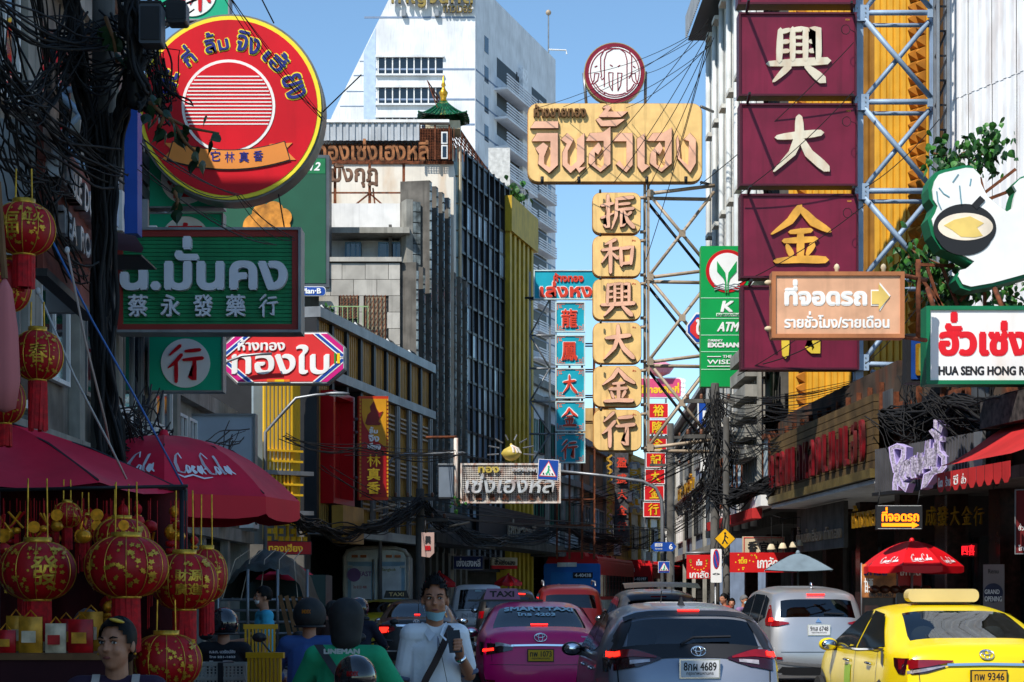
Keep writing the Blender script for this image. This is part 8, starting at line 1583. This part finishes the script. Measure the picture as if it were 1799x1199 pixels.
# tarpaulin truck, barriers on the left
tt = thing('tarpaulin_truck', 'stake truck loaded under a dark green tarpaulin behind the riders', 'truck', ((462-CX)/F*27, 27, 0), R(1)); TARP = mat('tarpaulin', C(40, 50, 44), .6, var=.25, vs=3, bump=.8, bs=5)
rows = []
rn = random.Random(4)
for j in range(13):
    v = j/12; row = []
    for i in range(15):
        u = i/14; h = .75*math.sin(math.pi*u)**.45*math.sin(math.pi*(.12+.76*v))**.5*(1-.15*abs(u-.4))+rn.uniform(-.05, .05); row.append((-.62+1.24*u+rn.uniform(-.02, .02), .02+2.4*v, 1.5+h))
    rows.append(row)
MB().grid(rows).build('tarpaulin', TARP, tt, True); MB().box(-.62, .62, 0, 2.5, .7, .85).build('bed', DARK, tt); MB().box(-.7, .7, 2.7, 4, .5, 1.9).build('cab', mat('cab_green', C(40, 60, 56), .4), tt)
for z in (1.0, 1.17, 1.34, 1.5): MB().tube([(-.66, -.02, z), (.66, -.02, z)], .022, 6).build('stake_rail', STEEL, tt, True)
for x in (-.66, -.22, .22, .66): MB().tube([(x, -.03, .7), (x, -.03, 1.95)], .024, 6).build('stake_post', STEEL, tt, True)
for i in range(5): MB().tube([(-.6+i*.28, -.04, 1.5), (-.45+i*.22, .3, 2.1), (-.3+i*.2, .8, 2.26)], .007, 4).build('lashing', TSTEEL, tt)
for sg in (-1, 1):
    for y in (.6, 3.3): MB().lathe([(.18, -.1), (.33, -.1), (.35, 0), (.33, .1), (.18, .1)], 16, M=Matrix.Translation((sg*.6, y, .35)) @ Matrix.Rotation(math.pi/2, 4, 'Y')).build('tyre', TYRE, tt, True)
for i in range(6): MB().box(.62+.09*i, .68+.09*i, -.3+.01*i, -.27, .7, 1.45-.03*i, Matrix.Rotation(R(-14), 4, 'Y')).build('loose_plank', WOOD, tt)
for lb, px, Y, y0, rz in (('yellow plastic barrier behind the crate motorbike', 458, 14.9, 1100, 5), ('yellow plastic barrier beside the crate motorbike', 466, 13, 1150, -12)):
    b = thing('barrier', lb, 'barrier', ((px-CX)/F*Y, Y, .004), R(rz), 'yellow barriers'); z1 = CH+(HZ-y0)/F*Y; BY = mat('barrier_yellow', C(206, 150, 20), .5, var=.1)
    for i in range(9): MB().box(-.13+i*.029, -.113+i*.029, -.015, .015, .1, z1-.03).build('bar', BY, b)
    for z in (.08, z1-.03): MB().box(-.14, .14, -.02, .02, z, z+.04).build('rail', BY, b)
    for x in (-.12, .12): MB().box(x-.02, x+.02, -.2, .2, 0, .05).build('foot', BPL, b)

for lb, pts, Y in (('street lamp arm in front of the rusty lattice sign', [(668, 842), (690, 805), (712, 798), (760, 797), (800, 796)], 51), ('street lamp arm on the yellow slatted corner', [(466, 760), (500, 722), (520, 700), (556, 694), (592, 692)], 42)):
    t = thing('street_lamp', lb, 'lamp', P(pts[0][0], 1060, Y)); t.location.z = 0; o0 = t.location
    MB().tube([(0, 0, 0)]+[P(a, b, Y)-o0 for a, b in pts], [.06]+[.045-.004*i for i in range(len(pts))], 8).build('mast', STEEL, t, True)
    e = P(*pts[-1], Y)-o0; MB().ell(e, (.3, .1, .05), 12, 6).build('lamp_head', STEEL, t, True); MB().ell(e-Vector((0, 0, .03)), (.2, .07, .04), 10, 6).build('lamp_glass', PWHITE, t, True)
# ---- cables --------------------------------------------------------------------------------
rw = random.Random(21)
def wire(mb, pts, r, sag=0., n=10, jit=0.):
    pts = [P(*p) for p in pts]; out = []
    for a, b in zip(pts, pts[1:]):
        f1, f2, f3 = rw.uniform(3, 9), rw.uniform(0, 6), rw.uniform(3, 9)
        for i in range(n): t = i/n; q = a.lerp(b, t); q.z -= sag*4*t*(1-t); e = math.sin(math.pi*t)*jit*2; out.append(q+Vector((e*math.sin(f1*t+f2), e*math.sin(f3*t), e*math.cos(f1*t+f3))))
    out.append(pts[-1]); mb.tube(out, r, 4, False)
def tangle(label, ends, count, r, sag, jit, wander, name='cable_tangle', spread=1.):
    mb = MB()
    for c in range(count):
        e = rw.choice(ends) if isinstance(ends[0][0], (list, tuple)) and isinstance(ends[0][0][0], (int, float)) else ends
        pts = [(p[0]+rw.gauss(0, wander), p[1]+rw.gauss(0, wander*.8), p[2]+rw.gauss(0, .25)*spread) for p in e]
        wire(mb, pts, rw.uniform(r*.5, r*1.2), rw.uniform(0, sag), 10, jit)
    o = mb.build(name, CABLE, None, True); return tag(o, label, 'cables', kind='stuff')
tangle('thick black cable tangle running along the right-hand shops', [[(1256, 860, 47), (1320, 862, 45), (1400, 822, 42), (1480, 772, 38), (1560, 728, 34), (1680, 708, 31), (1830, 700, 28)]], 110, .026, .3, .04, 7)
tangle('loose cable ends hanging over the right-hand shops', [[(1440, 800, 40), (1520, 770, 36)], [(1560, 735, 33), (1640, 760, 32), (1700, 720, 31)], [(1640, 700, 31), (1760, 745, 30)], [(1740, 690, 30), (1748, 840, 30)], [(1590, 660, 33), (1620, 760, 32)]], 70, .012, .4, .06, 14)
tangle('spray of cables round the concrete pole right of centre', [[(1256, 690, 47), (1262, 760, 47), (1250, 860, 47)], [(1256, 760, 47), (1235, 860, 49), (1190, 890, 55)], [(1256, 700, 47), (1290, 790, 46), (1256, 880, 47)], [(1256, 720, 47), (1180, 800, 66)], [(1256, 820, 47), (1276, 900, 46), (1262, 1000, 46)]], 110, .014, .5, .06, 9)
tangle('parallel cables between the pole and the pale ribbed building', [[(1258, 690+i*11, 47), (1340, 700+i*10, 44), (1545, 660+i*9, 36)] for i in range(10)], 34, .012, .4, .0, 2, spread=.3)
tangle('black cable bundle sagging across the left-hand shops', [[(500, 890, 42), (560, 925, 44), (640, 930, 47), (738, 880, 52)], [(738, 880, 52), (800, 925, 56), (880, 950, 62), (985, 925, 72), (1090, 950, 90)]], 60, .022, .35, .04, 6)
tangle('thin cables crossing under the rusty lattice sign', [[(500, 765, 42), (640, 785, 46), (805, 795, 50)], [(600, 795, 44), (800, 797, 50), (1000, 830, 70)], [(738, 870, 52), (1000, 920, 72)], [(560, 820, 43), (738, 890, 52)], [(738, 900, 52), (1160, 930, 62)], [(760, 905, 52), (880, 985, 62)]], 26, .011, .3, .0, 5)
tangle('far cables strung over the bend of the street', [[(950, 930, 78), (1100, 960, 92), (1256, 880, 60)], [(1000, 880, 80), (1256, 790, 60)], [(985, 1000, 80), (1110, 940, 92)]], 34, .014, .5, .03, 9)
mb = MB()                                                       # conduit pieces along the cables
for a in ((656, 897, 50), (672, 906, 51), (688, 915, 52), (664, 915, 50), (752, 920, 54), (770, 930, 55), (790, 926, 56)):
    p = P(*a); mb.tube([p+Vector((-.6, -.3, -.05)), p, p+Vector((.6, .3, .16))], .035, 6)
tag(mb.build('cable_conduit', TSTEEL, None, True), 'beige conduit sleeves threaded on the left-hand cables', 'conduit', kind='stuff')
mb = MB()
for px, py in ((945, 190), (990, 188), (1033, 130), (1060, 187), (1100, 190), (1134, 130), (1150, 250), (1180, 300), (1078, 322), (1010, 320), (1134, 460), (1134, 340)): wire(mb, [(px, py, 54.4), (1246+rw.uniform(-4, 8), 62+rw.uniform(-30, 20), 50)], .011, .2)
tag(mb.build('guy_wires', CABLE), 'fan of thin guy wires from the elephant disc to the ribbed building', 'wires', kind='stuff')
mb = MB()
for a, b in (((1230, 325, 38.6), (1500, 75, 37.0)), ((1296, 500, 38), (1520, 360, 36.6)), ((1296, 660, 38), (1520, 500, 36.6)), ((1300, 340, 37.6), (1500, 160, 36.6)), ((1340, 640, 37), (1500, 560, 36.8)), ((1520, 330, 37), (1650, 210, 36)), ((1520, 640, 37), (1640, 500, 36))): wire(mb, [a, b], .012, .12)
tag(mb.build('stay_wires', CABLE), 'stay wires crossing in front of the maroon boards', 'wires', kind='stuff')
# upper left
tangle('heavy black cable bundles hanging from the near pole', [[(120, -40, 15), (140, 120, 15.2), (165, 260, 15.4), (188, 400, 15.5)], [(225, -40, 14.8), (230, 60, 14.8), (248, 150, 14.9), (258, 186, 14.9)], [(186, 200, 15.3), (188, 420, 15.3), (186, 640, 15.3), (210, 800, 15.4), (224, 880, 15.5)], [(176, 300, 15.3), (178, 600, 15.3), (184, 900, 15.3)], [(236, 120, 15), (204, 240, 15.3), (184, 400, 15.4)]], 130, .02, .02, .015, 7, spread=.4)
tangle('criss-crossing loose cables at the upper left', [[(0, 60, 14), (60, 170, 14.5), (130, 30, 15)], [(-20, 0, 13), (190, 70, 15.4)], [(60, -20, 14), (110, 200, 15), (60, 420, 14)], [(0, 120, 13), (200, 300, 15.4)], [(90, 60, 15), (320, 0, 16)], [(190, 40, 15.4), (280, 90, 15), (300, 180, 15), (250, 120, 15)], [(0, 250, 13), (70, 320, 14), (140, 480, 15)], [(-10, 20, 13), (40, 260, 13.5), (100, 330, 14.5)], [(20, 180, 13), (110, 110, 15), (230, 110, 15)], [(196, 150, 15.4), (120, 260, 15), (20, 200, 14)], [(140, 20, 15), (90, 150, 15), (130, 330, 15)]], 130, .010, .25, .02, 16, spread=.5)
tangle('tangled wires at the foot of the near pole', [[(200, 860, 15.6), (300, 800, 18), (420, 760, 22)], [(196, 800, 15.5), (260, 690, 18)], [(220, 880, 15.8), (290, 770, 17), (210, 730, 16)], [(196, 700, 15.5), (280, 900, 18)]], 60, .008, .3, .05, 14)
tangle('long thin cables slung across the round and pharmacy signs', [[(250, 250, 16), (420, 345, 24), (520, 420, 27)], [(215, 495, 16), (400, 530, 24), (530, 600, 27.5)], [(380, -30, 24), (567, 205, 29.6)], [(240, 300, 16), (480, 430, 26)]], 9, .008, .2, 0, 6)
bx = thing('junction_box', 'grey weatherproof junction box hung in the cables at the top left', 'box', P(267, 82, 14.7)); k = 14.7/F
MB().prism(rr(-19*k, 0, 20*k, 70*k, 4*k), -.09, .09).build('body', mat('box_slate', C(70, 76, 84), .5, var=.1), bx); MB().box(-16*k, 17*k, -.1, -.09, 6*k, 64*k).build('lid', DARK, bx); MB().box(-19*k, 20*k, -.1, .1, 70*k, 74*k).build('hood', DARK, bx); MB().tube([(0, 0, 70*k), (-.1, 0, 130*k)], .02, 6).build('cable_tail', CABLE, bx)
bx = thing('junction_box', 'black splice box right of the grey junction box', 'box', P(312, 45, 14.9)); MB().prism(rr(-18*k, 0, 18*k, 40*k, 6*k), -.08, .08).build('body', BPL, bx); MB().box(-15*k, 15*k, -.085, -.08, 6*k, 34*k).build('lid', DARK, bx); MB().tube([(0, 0, 40*k), (.05, 0, 80*k)], .02, 6).build('cable_tail', CABLE, bx)
for i, (px, py, r_, h) in enumerate(((240, 190, 17, 150), (222, 60, 15, 120))):
    sp = thing('splice_closure', ('fat black splice closure with steel bands at the top left', 'second black splice closure behind the first')[i], 'splice', P(px, py, 14.9)); MB().lathe([(2*k, -4*k), (r_*.8*k, 0), (r_*k, 10*k), (r_*k, h*k), (r_*.6*k, (h+14)*k)], 14).build('shell', BLACK, sp, True)
    for q in (.38, .8): MB().lathe([(r_*k, 0), (r_*1.06*k, 0), (r_*1.06*k, 6*k), (r_*k, 6*k)], 14, (0, 0, h*q*k)).build('band', CHROME, sp)
# ---- plants --------------------------------------------------------------------------------
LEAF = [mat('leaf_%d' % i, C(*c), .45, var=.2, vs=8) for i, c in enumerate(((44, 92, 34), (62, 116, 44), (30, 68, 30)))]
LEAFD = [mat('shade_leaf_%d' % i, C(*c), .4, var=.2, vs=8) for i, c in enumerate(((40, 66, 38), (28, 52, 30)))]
def leafmesh(s):
    pts = [(0, 0, 0), (-.3, 0, -.12), (-.46, .04, -.36), (-.3, .05, -.66), (-.04, .02, -1.0), (0, 0, -1.28), (.04, .02, -1.0), (.3, .05, -.66), (.46, .04, -.36), (.3, 0, -.12)]
    me = bpy.data.meshes.new('leaf'); me.from_pydata([(x*s, y*s, z*s) for x, y, z in pts]+[(0, -.05*s, -.45*s)], [], [(i, (i+1) % 10, 10) for i in range(10)]); me.update(); return me
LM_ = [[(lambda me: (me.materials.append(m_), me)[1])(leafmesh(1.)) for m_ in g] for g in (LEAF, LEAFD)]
def plant(name, label, stems, nleaf, size, g, Y, spread, seed, droop=.5):
    rp_ = random.Random(seed); o0 = P(*stems[0][0], Y); t = thing(name, label, 'plant', o0)
    for st in stems: MB().tube([P(a, b, Y)-o0 for a, b in st], [.02*(1-.7*i/len(st)) for i in range(len(st))], 5).build('stem', WOOD, t, True)
    for i in range(nleaf):
        st = rp_.choice(stems); k = rp_.random()*(len(st)-1); a = int(k); b = min(a+1, len(st)-1); f = k-a; p = P(st[a][0]*(1-f)+st[b][0]*f, st[a][1]*(1-f)+st[b][1]*f, Y)-o0+Vector((rp_.gauss(0, spread), rp_.gauss(0, spread), rp_.gauss(0, spread)))
        l = bpy.data.objects.new('leaf', rp_.choice(LM_[g])); link(l); l.parent = t; l.location = p; l.scale = [size*rp_.uniform(.6, 1.2)]*3; l.rotation_euler = (rp_.gauss(0, droop), rp_.gauss(0, droop), rp_.uniform(-1.6, 1.6))
    return t
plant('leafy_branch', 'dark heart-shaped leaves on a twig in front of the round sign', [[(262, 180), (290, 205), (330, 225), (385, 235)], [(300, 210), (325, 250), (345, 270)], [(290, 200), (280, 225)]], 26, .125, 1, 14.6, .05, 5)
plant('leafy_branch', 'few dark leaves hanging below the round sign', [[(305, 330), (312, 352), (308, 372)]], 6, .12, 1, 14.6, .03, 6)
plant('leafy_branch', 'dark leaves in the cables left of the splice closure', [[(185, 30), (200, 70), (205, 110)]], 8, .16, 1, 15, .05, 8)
plant('fig_plant', 'wild fig growing on the rusty frame above the bowl sign', [[(1660, 300), (1690, 270), (1720, 255)], [(1690, 300), (1740, 260), (1752, 228)], [(1720, 300), (1745, 250)], [(1640, 270), (1670, 275)]], 300, .14, 0, 30.4, .15, 9)
plant('fig_plant', 'dense fig foliage behind the frame under the bowl sign', [[(1600, 440), (1640, 460), (1690, 480), (1720, 520)], [(1610, 470), (1660, 500), (1700, 530)], [(1596, 450), (1605, 490)]], 300, .16, 0, 31, .17, 10)
plant('fig_plant', 'dark fig foliage beside the dense one, above the restaurant sign', [[(1680, 470), (1740, 500), (1799, 530)], [(1640, 520), (1700, 500)]], 290, .15, 0, 31.3, .2, 12)
plant('roof_plant', 'potted flowers on the roof garden of the mustard building', [[(898, 330), (908, 345), (925, 352)], [(900, 325), (912, 340)]], 60, .28, 0, 74, .22, 13)
plant('roof_plant', 'small green shrub on the stone-faced building', [[(572, 560), (576, 545), (582, 536)], [(572, 560), (569, 548)]], 40, .16, 0, 57, .1, 14)
plant('wall_plant', 'tuft of green leaves at the post of the rusty lattice sign', [[(803, 890), (806, 880), (812, 878)]], 16, .12, 0, 49.6, .08, 15)
